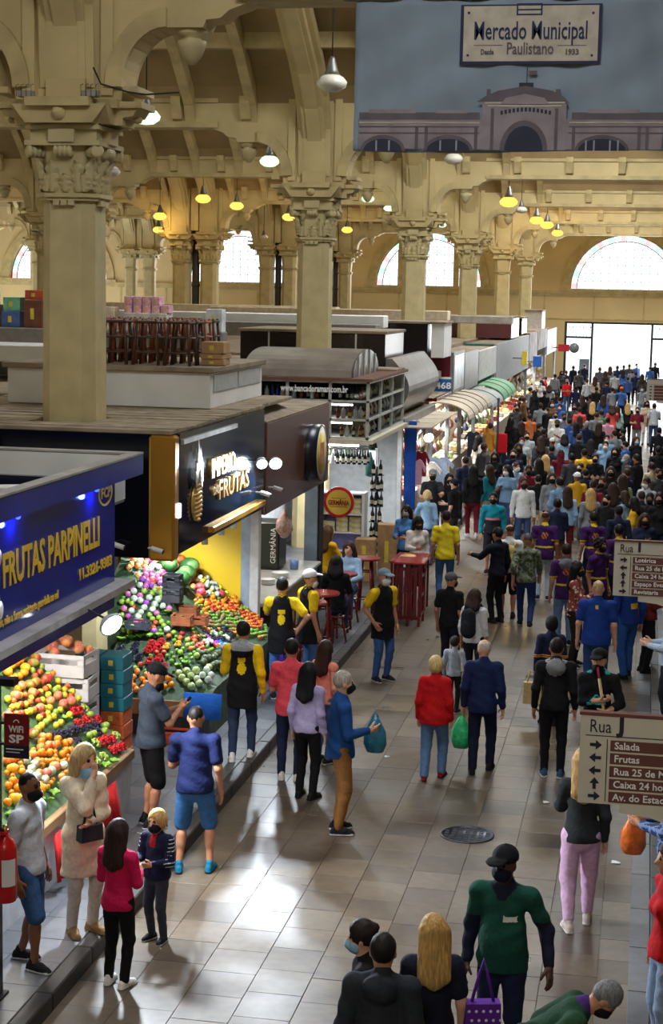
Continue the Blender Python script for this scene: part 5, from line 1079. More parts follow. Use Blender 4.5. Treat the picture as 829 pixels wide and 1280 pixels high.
heap(B, 'strawberries', [(172, 820), (206, 814), (202, 802), (170, 808)], wB); heap(B, 'strawberries', [(184, 834), (212, 826), (206, 820), (182, 826)], wB); heap(B, 'strawberries', [(190, 842), (216, 836), (210, 830), (188, 836)], wB)
heap(B, 'physalis', [(206, 814), (234, 808), (228, 798), (204, 804)], wB)
heap(B, ('orange', 'peach', 'peach'), [(153, 874), (184, 866), (186, 840), (152, 846)], wB); heap(B, ('orange', 'peach'), [(186, 870), (222, 862), (214, 846), (186, 848)], wB)
heap(B, 'sweetsop', [(218, 866), (242, 860), (240, 840), (222, 844)], wB); heap(B, ('sweetsop', 'netted'), [(236, 868), (268, 858), (262, 838), (240, 846)], wB)
heap(B, 'atemoya', [(252, 846), (284, 838), (276, 816), (250, 822)], wB); heap(B, 'lime', [(214, 832), (244, 826), (238, 820), (212, 826)], wB)
heap(B, ('mushroom_mix', 'black_mix'), [(254, 808), (292, 800), (284, 786), (258, 790)], wB); heap(B, ('kiwi', 'lime', 'kiwi'), [(258, 786), (306, 788), (300, 768), (262, 768)], wB)
heap(B, ('orange', 'tangerine', 'tomato'), [(254, 768), (296, 770), (300, 754), (258, 752)], wB); heap(B, ('tomato', 'tangerine'), [(292, 786), (326, 788), (330, 770), (300, 766)], wB)
heap(B, ('green_grapes',), [(290, 764), (322, 768), (318, 748), (288, 742)], wB); heap(B, 'lime', [(300, 800), (334, 794), (332, 784), (302, 788)], wB); heap(B, ('red_apple',), [(318, 776), (334, 778), (334, 764), (320, 762)], wB)
heap(B, ('violet_wrap', 'green_guava', 'red_apple', 'netted'), [(160, 796), (204, 790), (202, 742), (158, 746)], wB); heap(B, ('green_guava', 'violet_wrap', 'lime'), [(152, 794), (162, 794), (162, 738), (152, 740)], wB)
heap(B, ('dragon', 'violet_wrap', 'pink_mango'), [(176, 742), (206, 738), (204, 716), (176, 720)], wB); heap(B, ('watermelon',), [(208, 740), (250, 742), (246, 716), (208, 714)], wB)
heap(B, ('papaya', 'peach', 'dragon'), [(216, 716), (262, 722), (252, 694), (218, 694)], wB); heap(B, ('netted', 'dragon', 'yellow_guava'), [(250, 748), (286, 750), (278, 728), (250, 726)], wB)
heap(B, ('honeydew', 'papaya'), [(258, 740), (288, 740), (280, 712), (260, 712)], wB); heap(B, ('yellow_melon', 'plum'), [(242, 722), (262, 724), (258, 696), (244, 694)], wB); heap(B, ('peach',), [(160, 716), (176, 716), (176, 696), (160, 696)], wB)
frill(B, [(134, 846), (160, 842), (186, 838)], 'the grape tray', 0.1); frill(B, [(134, 806), (170, 800), (204, 798)], 'the strawberry trays', 0.12); frill(B, [(176, 824), (208, 816), (236, 812)], 'the middle berry trays', 0.12); frill(B, [(214, 838), (250, 830)], 'the lime tray', 0.1); frill(B, [(186, 782), (230, 778)], 'the mixed leaf tray', 0.1)
FILL = ((('netted', 'violet_wrap', 'green_guava'), [(150, 800), (215, 795), (210, 735), (150, 740)]), (('orange', 'tangerine', 'kiwi', 'lime'), [(240, 800), (335, 800), (325, 745), (245, 745)]), (('red_apple', 'lime', 'green_guava'), [(150, 860), (290, 850), (280, 795), (150, 800)]), (('peach', 'dragon', 'papaya', 'netted'), [(160, 745), (285, 750), (275, 690), (165, 690)]))
for (px, py, c, lb, sx, sy, sz, dz) in ((237, 778, (150, 84, 50), 'small wooden fruit crate among the kiwis', .24, .2, .13, .0), (228, 790, (160, 92, 56), 'open wooden crate beside the mushrooms', .26, .2, .13, .0), (248, 788, (156, 88, 52), 'wooden crate next to the pale fruit papers', .24, .2, .12, 0), (216, 762, (60, 60, 64), 'black crate of pale wrapped fruit', .24, .22, .2, .02), (216, 745, (56, 56, 62), 'upper black crate of pale wrapped fruit', .24, .22, .2, .02), (172, 796, (70, 74, 90), 'long dark tray behind the grapes', .3, .2, .1, 0)):
    P = B.hit(px, py); PLACED.append((P + Vector((0, 0, sz / 2)), max(sx, sy) * 0.6)); crate('fruit_crate', (P.x, P.y, P.z + dz + 0.01 + 0.36 * sx), sx, sy, sz, 0, mat('fruitcrate_%d' % c[0], rgb(*c), 0.6, var=0.2, scale=10), lb)
for kk, qd in FILL: heap(B, kk, qd, wB)
for (px, py, w_, c, lb) in ((268, 806, .32, (150, 50, 180), 'violet tissue paper sheet on the fruit stand'), (284, 812, .3, (40, 90, 210), 'blue tissue paper sheet on the fruit stand')):
    P = B.hit(px, py); m_ = MB(); vs = [(i * w_ / 6 - w_ / 2, j * 0.1 - 0.1, 0.02 + 0.02 * math.sin(i * 2 + j * 1.3)) for j in range(3) for i in range(7)]; m_.add(vs, [(j * 7 + i, j * 7 + i + 1, j * 7 + i + 8, j * 7 + i + 7) for j in range(2) for i in range(6)], 0, True); q = m_.obj('tissue_paper', fab(*c), None, (P.x, P.y, P.z + 0.03), rot=(0, math.atan(0.7), 0), label=lb, cat='paper')
for i, (px, py, x, c, lb) in enumerate(((165, 905, -6.55, (206, 90, 40), 'orange plastic crates under the near end of the stand'), (245, 905, -5.75, (200, 84, 40), 'orange plastic crate under the blue cloth'))):
    for q in range(3 if i == 0 else 1): crate('orange_crate', (x, 20.2, 0.155 + 0.15 * q), 0.36 if i == 0 else 0.5, 0.28, 0.14, 0, mat('crate_orange', rgb(*c), 0.5), ('bottom', 'middle', 'top')[q] + ' ' + lb if i == 0 else lb)
o = empty('paper_lined_box', (-5.16, 24.05, 0.152), label='tall violet paper lined box at the stand corner', cat='box'); MB().bbox(-0.15, 0.15, -0.2, 0.2, 0, 0.66, 0.02).obj('box_body', fab(90, 50, 170), o); MB().box(-0.13, 0.13, -0.18, 0.18, 0.655, 0.668).obj('box_lining', fab(60, 90, 200), o)
# --- bar tables, stools, stacked tables
RED = mat('table_dark_red', rgb(112, 30, 34), 0.25, var=0.15, scale=4); REDT = mat('table_top_red', rgb(150, 50, 46), 0.2, var=0.12, scale=3)
def bar_table(loc, r, h, label, rz=0.0):
    o = empty('bar_table', loc, rz, label, 'table'); MB().lathe([(0.0, h - 0.035), (r - 0.01, h - 0.035), (r, h - 0.02), (r - 0.005, h), (0.0, h)], 24, smooth=False).obj('table_top', REDT, o)
    for a in range(4):
        q = a * PI / 2 + PI / 4; MB().cyl((r * 0.75 * math.cos(q), r * 0.75 * math.sin(q), 0), (r * 0.45 * math.cos(q), r * 0.45 * math.sin(q), h - 0.035), 0.024, n=6).obj('leg', RED, o)
    for z, f in ((0.25, 0.68), (0.75, 0.53)):
        b = MB()
        for a in range(4): q, w_ = a * PI / 2 + PI / 4, (a + 1) * PI / 2 + PI / 4; b.cyl((r * f * math.cos(q), r * f * math.sin(q), z), (r * f * math.cos(w_), r * f * math.sin(w_), z), 0.014, n=5)
        b.obj('rail', RED, o)
    return o
def bar_stool(loc, label, rz=0.0, h=0.72):
    o = empty('stool', loc, rz, label, 'stool', 'dark red bar stools at the round tables'); MB().lathe([(0, h - 0.03), (0.16, h - 0.03), (0.17, h - 0.01), (0.16, h), (0, h)], 16).obj('seat', RED, o)
    for a in range(4): q = a * PI / 2; MB().cyl((0.19 * math.cos(q), 0.19 * math.sin(q), 0), (0.12 * math.cos(q), 0.12 * math.sin(q), h - 0.03), 0.018, n=6).obj('leg', RED, o)
    b = MB()
    for a in range(4): q, w_ = a * PI / 2, (a + 1) * PI / 2; b.cyl((0.165 * math.cos(q), 0.165 * math.sin(q), 0.25), (0.165 * math.cos(w_), 0.165 * math.sin(w_), 0.25), 0.012, n=5)
    b.obj('rung', RED, o); return o
TB = [((-4.95, 25.85), 0.29, 'round red bar table between the stools and the kerb'), ((-5.0, 25.02), 0.29, 'round red bar table beside the white capped worker'), ((-4.98, 27.75), 0.28, 'round red bar table between two sitting people'), ((-4.85, 29.55), 0.26, 'small round red table before the paper sacks')]
for (x, y), r, lb in TB: bar_table((x, y, 0.152), r, 1.0, lb)
for x, y, h in ((-5.5, 25.4, .72), (-5.45, 26.3, .72), (-4.92, 26.9, .44), (-5.0, 28.55, .44), (-5.72, 30.35, .44)): bar_stool((x, y, 0.152), 'dark red round seated bar stool at the round tables', 0, h)
st_ = empty('table_stack', (-3.95, 29.5, 0.0), label='stack of dark red slatted high tables standing at the kerb', cat='table')
for i in range(3):
    x0 = -0.28 + 0.2 * i
    for sy in (-0.28, 0.28): MB().bbox(x0 - 0.02, x0 + 0.02, sy - 0.03, sy + 0.03, 0, 1.12, 0.005).obj('leg', RED, st_)
    for z in (0.15, 0.5, 0.85): MB().box(x0 - 0.015, x0 + 0.015, -0.25, 0.25, z, z + 0.06).obj('slat', RED, st_)
for z in (0.12, 1.0): MB().box(-0.28, 0.14, -0.29, -0.26, z, z + 0.06).obj('cross_bar', RED, st_)
MB().bbox(-0.34, 0.20, -0.34, 0.34, 1.12, 1.16, 0.01).obj('table_top', REDT, st_)
for i in range(5): MB().box(-0.25 + 0.09 * i, -0.20 + 0.09 * i, -0.295, -0.265, 0.18, 1.0).obj('slat', RED, st_)
for i, (x, y, z0, lb) in enumerate(((-4.22, 30.38, 0.0, 'square red table with baguettes behind the table stack'), (-4.2, 30.98, 0.0, 'square red table in front of the cream blouse'))):
    o = empty('side_table', (x, y, z0), label=lb, cat='table'); MB().bbox(-0.3, 0.3, -0.25, 0.25, 0.98, 1.02, 0.01).obj('table_top', REDT, o)
    for sx in (-1, 1):
        for sy in (-1, 1): MB().bbox(sx * 0.26 - 0.02, sx * 0.26 + 0.02, sy * 0.21 - 0.02, sy * 0.21 + 0.02, 0, 0.98, 0.004).obj('leg', RED, o)
    if i == 0:
        for q in range(3): MB().ball((0, 0, 0), 0.06, 10, 6, 0, Matrix.Diagonal((2.6, 0.8, 0.7, 1))).obj('baguette', mat('bread_crust', rgb(206, 170, 90), 0.6, var=0.25, scale=14), None, (x, y - 0.14 + 0.13 * q, 1.065), label='long baguette on the square red table', cat='bread', group='baguettes on the square red table')

# --- hanging street signs of the market
SGN = mat('sign_cream', rgb(204, 198, 184), 0.5, var=0.03); SGB = mat('sign_brown', rgb(104, 62, 54), 0.5, var=0.04); SGD = mat('sign_ink', rgb(28, 30, 54), 0.5, var=0)
def street_sign(y, letter, rows, label, x0=-0.29, zt=3.62):
    o = empty('direction_sign', (x0, y, zt), 0, label, 'sign'); W = 0.74
    m_ = MB(); m_.prism([(0, 0), (0, -0.50), (0.23, -0.50), (0.23, -0.545), (0.40, -0.56), (0.58, -0.62), (W, -0.70), (W, 0)], -0.02, 0.02, 'y'); m_.obj('sign_board', SGN, o)
    MB().box(-0.006, W, -0.025, 0.025, 0, 0.018).obj('top_trim', SGB, o)
    if letter: text('Rua', 0.105, SGD, o, (0.11, -0.023, -0.062), FACE_CAM, width=0.115, ext=0.001); text(letter, 0.12, SGD, o, (0.225, -0.023, -0.048), FACE_CAM, ext=0.001, bold=0.006)
    MB().box(0.03, W - 0.03, -0.023, -0.02, -0.115, -0.111).obj('rule', SGD, o); MB().box(0.148, 0.153, -0.023, -0.02, -0.485, -0.13).obj('rule', SGD, o)
    for i, (s_, a) in enumerate(rows):
        z = -0.165 - 0.073 * i; MB().bbox(0.168, W - 0.02, -0.024, -0.019, z - 0.031, z + 0.031, 0.002).obj('name_plate', SGB, o)
        if s_: text(s_, 0.056, WHITEL, o, (0.19, -0.026, z), FACE_CAM, ext=0.001, bold=0.001, align='LEFT')
        m_ = MB(); m_.prism([(-0.032, -0.009), (0.0, -0.009), (0.0, -0.027), (0.034, 0.0), (0.0, 0.027), (0.0, 0.009), (-0.032, 0.009)], -0.003, 0.0, 'y'); m_.obj('arrow', SGD, o, (0.088, -0.0205, z), rot=(0, {'r': 0, 'l': PI, 'u': -PI / 2}[a], 0))
    MB().cyl((W + 0.03, 0, -zt + 0.15), (W + 0.03, 0, 0.25), 0.03, n=10).obj('sign_post', IRON, o)
    return o
street_sign(9.2, 'J', [('Salada', 'r'), ('Frutas', 'l'), ('Rua 25 de Março', 'l'), ('Caixa 24 horas', 'u'), ('Av. do Estado', 'r')], 'cream Rua J direction sign listing Salada and Frutas', -0.285, 3.605)
street_sign(15.4, 'I', [('Lotérica', 'r'), ('Rua 25 de Março', 'l'), ('Caixa 24 horas', 'u'), ('Espaço Eventos', 'u'), ('Revistaria', 'r')], 'cream Rua I direction sign listing Lotérica and Revistaria', -0.235, 3.69)
o = street_sign(40.5, '', [('', 'r')] * 5, 'far grey direction sign above the crowd', -0.02, 3.98)

# --- post with wifi sign and extinguisher
po = empty('black_post', (-5.02, 12.35, 0.15), label='black steel post at the pavement edge by the blue stall', cat='post'); MB().bbox(-0.055, 0.055, -0.055, 0.055, 0, 2.62, 0.006).obj('post_tube', gloss(16, 14, 14, 0.3), po); MB().box(-0.09, 0.09, -0.09, 0.09, 0, 0.02).obj('foot_plate', DARKM, po)
MB().bbox(-0.20, 0.2, -0.055, 0.055, 2.60, 2.66, 0.004).obj('post_head', gloss(16, 14, 14, 0.3), po)
o = empty('wifi_sign', (-4.79, 12.28, 2.18), label='small red free wifi notice clamped to the black post', cat='sign')
MB().bbox(-0.105, 0.105, -0.008, 0.008, 0, 0.36, 0.006).obj('sign_board', gloss(128, 22, 26, 0.3), o); MB().bbox(-0.105, 0.105, -0.011, -0.008, 0.0, 0.105, 0.001).obj('dark_band', gloss(30, 36, 60, 0.3), o)
text('WiFi', 0.075, WHITEL, o, (0, -0.011, 0.235), FACE_CAM, width=0.125, ext=0.001, bold=0.002); text('SP', 0.09, WHITEL, o, (0, -0.011, 0.155), FACE_CAM, width=0.125, ext=0.001, bold=0.003)
m_ = MB(); half_ring(m_, 0.018, 0.026, -0.011, -0.009, 8, cz=0.29); m_.obj('wifi_arc', WHITEL, o); m_ = MB(); m_.box(-0.085, 0.06, -0.013, -0.011, 0.07, 0.078); m_.box(-0.085, 0.03, -0.013, -0.011, 0.045, 0.052); m_.obj('small_print', WHITEL, o)
for z in (0.1, 0.27): MB().box(-0.19, -0.1, -0.012, 0.012, z, z + 0.02).obj('clamp', DARKM, o)
o = empty('fire_extinguisher', (-4.86, 12.2, 1.03), label='red fire extinguisher with hose hung on the black post', cat='extinguisher')
RX = gloss(186, 20, 26, 0.25); MB().lathe([(0.0, 0), (0.085, 0.0), (0.092, 0.02), (0.092, 0.43), (0.07, 0.49), (0.03, 0.52), (0.03, 0.55)], 16).obj('cylinder', RX, o)
m_ = MB(); m_.lathe([(0.0935, 0.12), (0.0935, 0.36)], 12, cap=False); MB().add([(0.094 * math.cos(a), 0.094 * math.sin(a), z) for a in np.linspace(-1.5, -0.2, 6) for z in (0.14, 0.36)], [(2 * i, 2 * i + 2, 2 * i + 3, 2 * i + 1) for i in range(5)], 0, True).obj('instruction_label', WHITEP, o)
MB().bbox(-0.02, 0.02, -0.06, 0.05, 0.55, 0.58, 0.004).obj('lever', RX, o); MB().cyl((0, 0, 0.52), (0, 0, 0.62), 0.02, n=8).obj('valve', mat('brass', rgb(170, 140, 70), 0.3, 0.8), o)
MB().tube([(0, -0.03, 0.58), (-0.1, -0.06, 0.66), (-0.19, -0.06, 0.60), (-0.18, -0.05, 0.40), (-0.11, -0.04, 0.30)], 0.014, 7).obj('hose', DARKM, o); MB().box(-0.11, 0.0, 0.05, 0.15, 0.2, 0.24).obj('wall_bracket', DARKM, o)

# --- pendant lamps
SHADE = glass_mat('lamp_clear_glass', (0.9, 0.92, 0.9, 1), 0.25)
GL = {'amber': (emi('glow_amber', (1.0, 0.60, 0.10), 1.7), (1.0, 0.66, 0.22), 'lit amber pendant lamp'), 'green': (emi('glow_green', (0.66, 1.0, 0.64), 1.5), (0.8, 1.0, 0.8), 'lit greenish white pendant lamp'), 'off': (mat('lamp_off_glass', rgb(206, 200, 184), 0.25, var=0.05), None, 'unlit glass pendant lamp')}
def pendant(px, py, Y, kind, where, s=1.0, power=60):
    p = aty(px, py, Y); gm_, col, nm = GL[kind]; o = empty('pendant_lamp', p, 0, '%s %s' % (nm, where), 'lamp', '%ss %s' % (nm, where))
    MB().lathe([(0.0, -0.16 * s), (0.14 * s, -0.14 * s), (0.24 * s, -0.07 * s), (0.26 * s, 0.0), (0.20 * s, 0.08 * s), (0.13 * s, 0.12 * s)], 16).obj('bowl', gm_, o)
    MB().lathe([(0.14 * s, 0.11 * s), (0.10 * s, 0.2 * s), (0.05 * s, 0.38 * s), (0.03 * s, 0.42 * s)], 12).obj('lamp_cap', mat('lamp_cap_metal', rgb(110, 108, 100), 0.4, 0.4), o)
    top = 12.6 - p.z; MB().cyl((0, 0, 0.4 * s), (0, 0, top), 0.012, n=4).obj('cord', DARKM, o)
    if col:
        l = bpy.data.lights.new('pendant_glow', 'POINT'); l.energy = power; l.color = col; l.shadow_soft_size = 0.2 * s; q = bpy.data.objects.new('pendant_glow', l); COL.objects.link(q); q.parent = o; q.location = (0, 0, -0.3 * s)
    return o
pendant(183, 145, 30, 'green', 'beside the near column capital', 1.0, 60); pendant(337, 201, 45, 'green', 'in front of the second column', 1.05, 70)
pendant(415, 103, 31, 'off', 'hung left of the banner', 1.1); pendant(567, 198, 50, 'off', 'hung below the banner', 1.1); pendant(595, 217, 56, 'off', 'between the third and fourth columns', 1.1); pendant(138, 214, 38, 'off', 'behind the near capital', 0.9)
for px, py, Y, w_ in ((254, 248, 60, 'over the aisle'), (296, 257, 66, 'over the aisle'), (361, 271, 70, 'over the aisle'), (200, 270, 68, 'over the aisle'), (198, 287, 82, 'over the aisle'), (434, 287, 84, 'over the aisle'), (40, 268, 66, 'over the aisle')): pendant(px, py, Y, 'amber', w_, 1.1, 40)
for px, py, Y, w_ in ((636, 252, 60, 'over the crowd'), (671, 275, 78, 'over the crowd'), (684, 281, 82, 'over the crowd'), (697, 291, 95, 'over the crowd')): pendant(px, py, Y, 'amber', w_, 1.25, 130)
pendant(460, 248, 66, 'green', 'between the second and third columns', 1.0, 50); pendant(486, 260, 74, 'green', 'near the third column', 0.9, 40); pendant(553, 281, 80, 'green', 'beside the third column capital', 0.8, 40); pendant(652, 262, 66, 'off', 'beside the amber lamps', 0.9); pendant(330, 296, 72, 'off', 'far over the aisle', 0.7)
# cable floodlights perched on the near imposts
for x in (-7.85, -7.0):
    o = empty('impost_floodlight', (x, 20.55, 8.245), label='small caged floodlight standing on the column impost', cat='lamp', group='caged floodlights on the column imposts'); MB().bbox(-0.1, 0.1, -0.06, 0.06, 0, 0.08, 0.01).obj('housing', mat('flood_grey', rgb(150, 148, 140), 0.5), o)
    m_ = MB()
    for i in range(4): m_.tube([(-0.1 + 0.066 * i, -0.08, 0.0), (-0.1 + 0.066 * i, -0.09, 0.14), (-0.1 + 0.066 * i, 0.0, 0.16)], 0.005, 4)
    m_.obj('cage', IRON, o)
MB().tube([(-6.95, 20.5, 8.6), (-6.85, 20.5, 8.40), (-6.5, 20.5, 8.30), (-6.3, 20.6, 8.28), (-5.9, 20.7, 8.32)], 0.012, 5).obj('power_cable', DARKM, label='black cable trailing along the near column bracket', cat='cable')
# litter on the floor
for i, (px, py, s_, lb) in enumerate(((770, 1078, .05, 'white paper scrap by the gutter slabs'), (683, 1003, .04, 'crumpled white paper ball on the slabs'), (484, 946, .035, 'small white paper scrap on the open floor'), (535, 800, .03, 'dark leaf scrap near the kerb'), (797, 1064, .04, 'paper scrap in the gutter'), (547, 796, .05, 'green leaf scrap on the slabs'))):
    p = atz(px, py, 0.008); m_ = MB(); m_.add([(-s_, -s_ * .6, 0), (s_, -s_ * .7, 0.004), (s_ * .9, s_ * .6, 0.0), (-s_ * .8, s_ * .7, 0.012), (0, 0, 0.02)], [(0, 1, 4), (1, 2, 4), (2, 3, 4), (3, 0, 4), (3, 2, 1, 0)]); m_.obj('paper_scrap', fab(226, 226, 222) if 'leaf' not in lb else fab(60, 80, 40), None, p, 0.4 * i, label=lb, cat='litter')
# red pole flag box in the crowd
p = aty(622, 545, 47.5); o = empty('banner_pole', (p.x, 47.5, 0.15 if p.x < -4.6 else 0.002), label='dark pole with a red hanging bag in the crowd', cat='pole'); MB().cyl((0, 0, 0), (0, 0, 3.0), 0.035, n=8).obj('pole', DARKM, o); MB().bbox(0.02, 0.28, -0.04, 0.04, 1.45, 2.0, 0.02).obj('red_bag', fab(206, 24, 36), o)
# ================================================================== people: signed distance bodies meshed with surface nets
class Field:
    def __init__(s, lo, hi, h):
        s.lo = np.array(lo, float); s.h = h
        s.n = np.ceil((np.array(hi) - s.lo) / h).astype(int) + 1
        s.d = np.full(s.n, 0.3, np.float32); s.t = np.zeros(s.n, np.int8)
        s.ax = [(s.lo[i] + h * np.arange(s.n[i])).astype(np.float32) for i in range(3)]
    def sub(s, lo, hi, pad):
        i0 = np.clip(np.floor((np.array(lo) - pad - s.lo) / s.h).astype(int), 0, s.n)
        i1 = np.clip(np.ceil((np.array(hi) + pad - s.lo) / s.h).astype(int) + 1, 0, s.n)
        if (i1 <= i0).any(): return None, None
        sl = tuple(slice(a, b) for a, b in zip(i0, i1))
        return sl, (s.ax[0][sl[0]][:, None, None], s.ax[1][sl[1]][None, :, None], s.ax[2][sl[2]][None, None, :])
    def merge(s, sl, f, k, tag, neg=False):
        d = s.d[sl]
        if neg:
            s.d[sl] = np.maximum(d, -f); return
        t = s.t[sl]; t[f < d] = tag; s.t[sl] = t
        hh = np.maximum(k - np.abs(d - f), 0) / k
        s.d[sl] = np.minimum(d, f) - hh * hh * k * 0.25
    def cone(s, a, b, ra, rb, k=0.03, tag=0, flat=1.0, M=None, neg=False):
        """tapered capsule; flat < 1 squeezes it along the y axis of frame M"""
        a = np.array(a, float); b = np.array(b, float); R = max(ra, rb)
        sl, P = s.sub(np.minimum(a, b) - R, np.maximum(a, b) + R, k + 0.02)
        if sl is None: return
        if flat != 1.0:
            M3 = np.eye(3) if M is None else M
            q = [P[0] * M3[0, i] + P[1] * M3[1, i] + P[2] * M3[2, i] for i in range(3)]
            a = a @ M3; b = b @ M3; sc = (1.0, 1.0 / flat, 1.0)
        else: q = P; sc = (1, 1, 1)
        qx, qy, qz = (q[i] * np.float32(sc[i]) - np.float32(a[i] * sc[i]) for i in range(3))
        ba = (b - a) * np.array(sc); L2 = float(ba @ ba) + 1e-9
        h = np.clip((qx * np.float32(ba[0]) + qy * np.float32(ba[1]) + qz * np.float32(ba[2])) / np.float32(L2), 0, 1)
        f = np.sqrt((qx - h * np.float32(ba[0])) ** 2 + (qy - h * np.float32(ba[1])) ** 2 + (qz - h * np.float32(ba[2])) ** 2) - (np.float32(ra) + h * np.float32(rb - ra))
        if flat != 1.0: f = f * np.float32(0.5 + 0.5 * flat)
        s.merge(sl, f.astype(np.float32), k, tag, neg)
    def ell(s, c, r, k=0.02, tag=0, M=None, neg=False, clip=None):
        c = np.array(c, float); R = max(r)
        sl, P = s.sub(c - R, c + R, k + 0.02)
        if sl is None: return
        x, y, z = (P[i] - np.float32(c[i]) for i in range(3))
        if M is not None: x, y, z = (x * M[0, i] + y * M[1, i] + z * M[2, i] for i in range(3))
        x, y, z = np.broadcast_arrays(x, y, z)
        k0 = np.sqrt((x / r[0]) ** 2 + (y / r[1]) ** 2 + (z / r[2]) ** 2); k1 = np.sqrt((x / r[0] ** 2) ** 2 + (y / r[1] ** 2) ** 2 + (z / r[2] ** 2) ** 2) + 1e-6
        f = k0 * (k0 - 1) / k1
        if clip is not None: f = np.maximum(f, clip(x, y, z))
        s.merge(sl, f.astype(np.float32), k, tag, neg)
    def folds(s, amp, ph, fq=26.0):
        X, Y, Z = s.ax[0][:, None, None], s.ax[1][None, :, None], s.ax[2][None, None, :]
        s.d += np.float32(amp) * (np.sin(fq * (X + 0.6 * Z) + ph) * np.sin(fq * 0.8 * (Z - 0.5 * Y) + ph * 2) + 0.5 * np.sin(fq * 1.9 * (Z + 0.4 * X) + ph * 3)).astype(np.float32)
    def cut(s, axis, val, above):
        g = s.ax[axis].reshape([-1 if i == axis else 1 for i in range(3)])
        s.d = np.maximum(s.d, (g - np.float32(val)) if above else (np.float32(val) - g))
    def net(s):
        d = s.d; ins = d < 0
        n = s.n
        c = np.zeros(n - 1, np.int8)
        for i in (0, 1):
            for j in (0, 1):
                for k in (0, 1): c += ins[i:n[0] - 1 + i, j:n[1] - 1 + j, k:n[2] - 1 + k]
        act = (c > 0) & (c < 8)
        I = np.argwhere(act)
        if len(I) == 0: return np.zeros((0, 3)), np.zeros((0, 4), int), np.zeros(0, int)
        idx = np.full(n - 1, -1, np.int32); idx[act] = np.arange(len(I))
        val = {}
        for i in (0, 1):
            for j in (0, 1):
                for k in (0, 1): val[i, j, k] = d[I[:, 0] + i, I[:, 1] + j, I[:, 2] + k]
        acc = np.zeros((len(I), 3)); cnt = np.zeros(len(I))
        for ax in range(3):
            for u in (0, 1):
                for v in (0, 1):
                    a = [0, 0, 0]; o = [q for q in range(3) if q != ax]; a[o[0]] = u; a[o[1]] = v; b = list(a); b[ax] = 1
                    va, vb = val[tuple(a)], val[tuple(b)]
                    m = (va < 0) != (vb < 0); t = va[m] / (va[m] - vb[m])
                    p = np.tile(np.array(a, float), (m.sum(), 1)); p[:, ax] = t
                    acc[m] += p; cnt[m] += 1
        V = s.lo + (I + acc / cnt[:, None]) * s.h
        F = []
        for ax in range(3):
            o = [q for q in range(3) if q != ax]
            A = np.take(ins, range(0, n[ax] - 1), ax); B = np.take(ins, range(1, n[ax]), ax)
            m = np.argwhere(A != B)
            m = m[(m[:, o[0]] > 0) & (m[:, o[1]] > 0) & (m[:, o[0]] < n[o[0]] - 1) & (m[:, o[1]] < n[o[1]] - 1)]
            q = []
            for u, v in ((0, 0), (1, 0), (1, 1), (0, 1)):
                mm = m.copy(); mm[:, o[0]] -= u; mm[:, o[1]] -= v; q.append(idx[mm[:, 0], mm[:, 1], mm[:, 2]])
            q = np.stack(q, 1); fl = ins[m[:, 0], m[:, 1], m[:, 2]]
            if ax == 1: fl = ~fl
            q[~fl] = q[~fl][:, ::-1]
            F.append(q)
        F = np.concatenate(F)
        ti = np.round((V - s.lo) / s.h).astype(int)
        T = s.t[ti[:, 0], ti[:, 1], ti[:, 2]]
        return V, F, T

def np_mesh(name, V, F, mats, mi=None):
    me = bpy.data.meshes.new(name)
    me.vertices.add(len(V)); me.vertices.foreach_set('co', np.asarray(V, np.float32).ravel())
    me.loops.add(F.size); me.loops.foreach_set('vertex_index', F.astype(np.int32).ravel())
    me.polygons.add(len(F)); me.polygons.foreach_set('loop_start', np.arange(0, F.size, 4, dtype=np.int32))
    me.polygons.foreach_set('use_smooth', np.ones(len(F), bool))
    if mi is not None: me.polygons.foreach_set('material_index', np.asarray(mi, np.int32))
    for m in mats: me.materials.append(m)
    me.update(calc_edges=True); return me

def ik(a, t, l1, l2, pole):
    a = np.array(a, float); t = np.array(t, float); v = t - a; L = np.linalg.norm(v)
    if L > (l1 + l2) * 0.999: t = a + v / L * (l1 + l2) * 0.999; v = t - a; L = np.linalg.norm(v)
    u = v / L; x = (l1 * l1 - l2 * l2 + L * L) / (2 * L); hh = math.sqrt(max(l1 * l1 - x * x, 1e-6))
    p = np.array(pole, float); p = p - u * (p @ u); p = p / (np.linalg.norm(p) + 1e-9)
    return a + u * x + p * hh, t

def rotx(a): c, s = math.cos(a), math.sin(a); return np.array([[1, 0, 0], [0, c, -s], [0, s, c]])
def rotz(a): c, s = math.cos(a), math.sin(a); return np.array([[c, -s, 0], [s, c, 0], [0, 0, 1]])

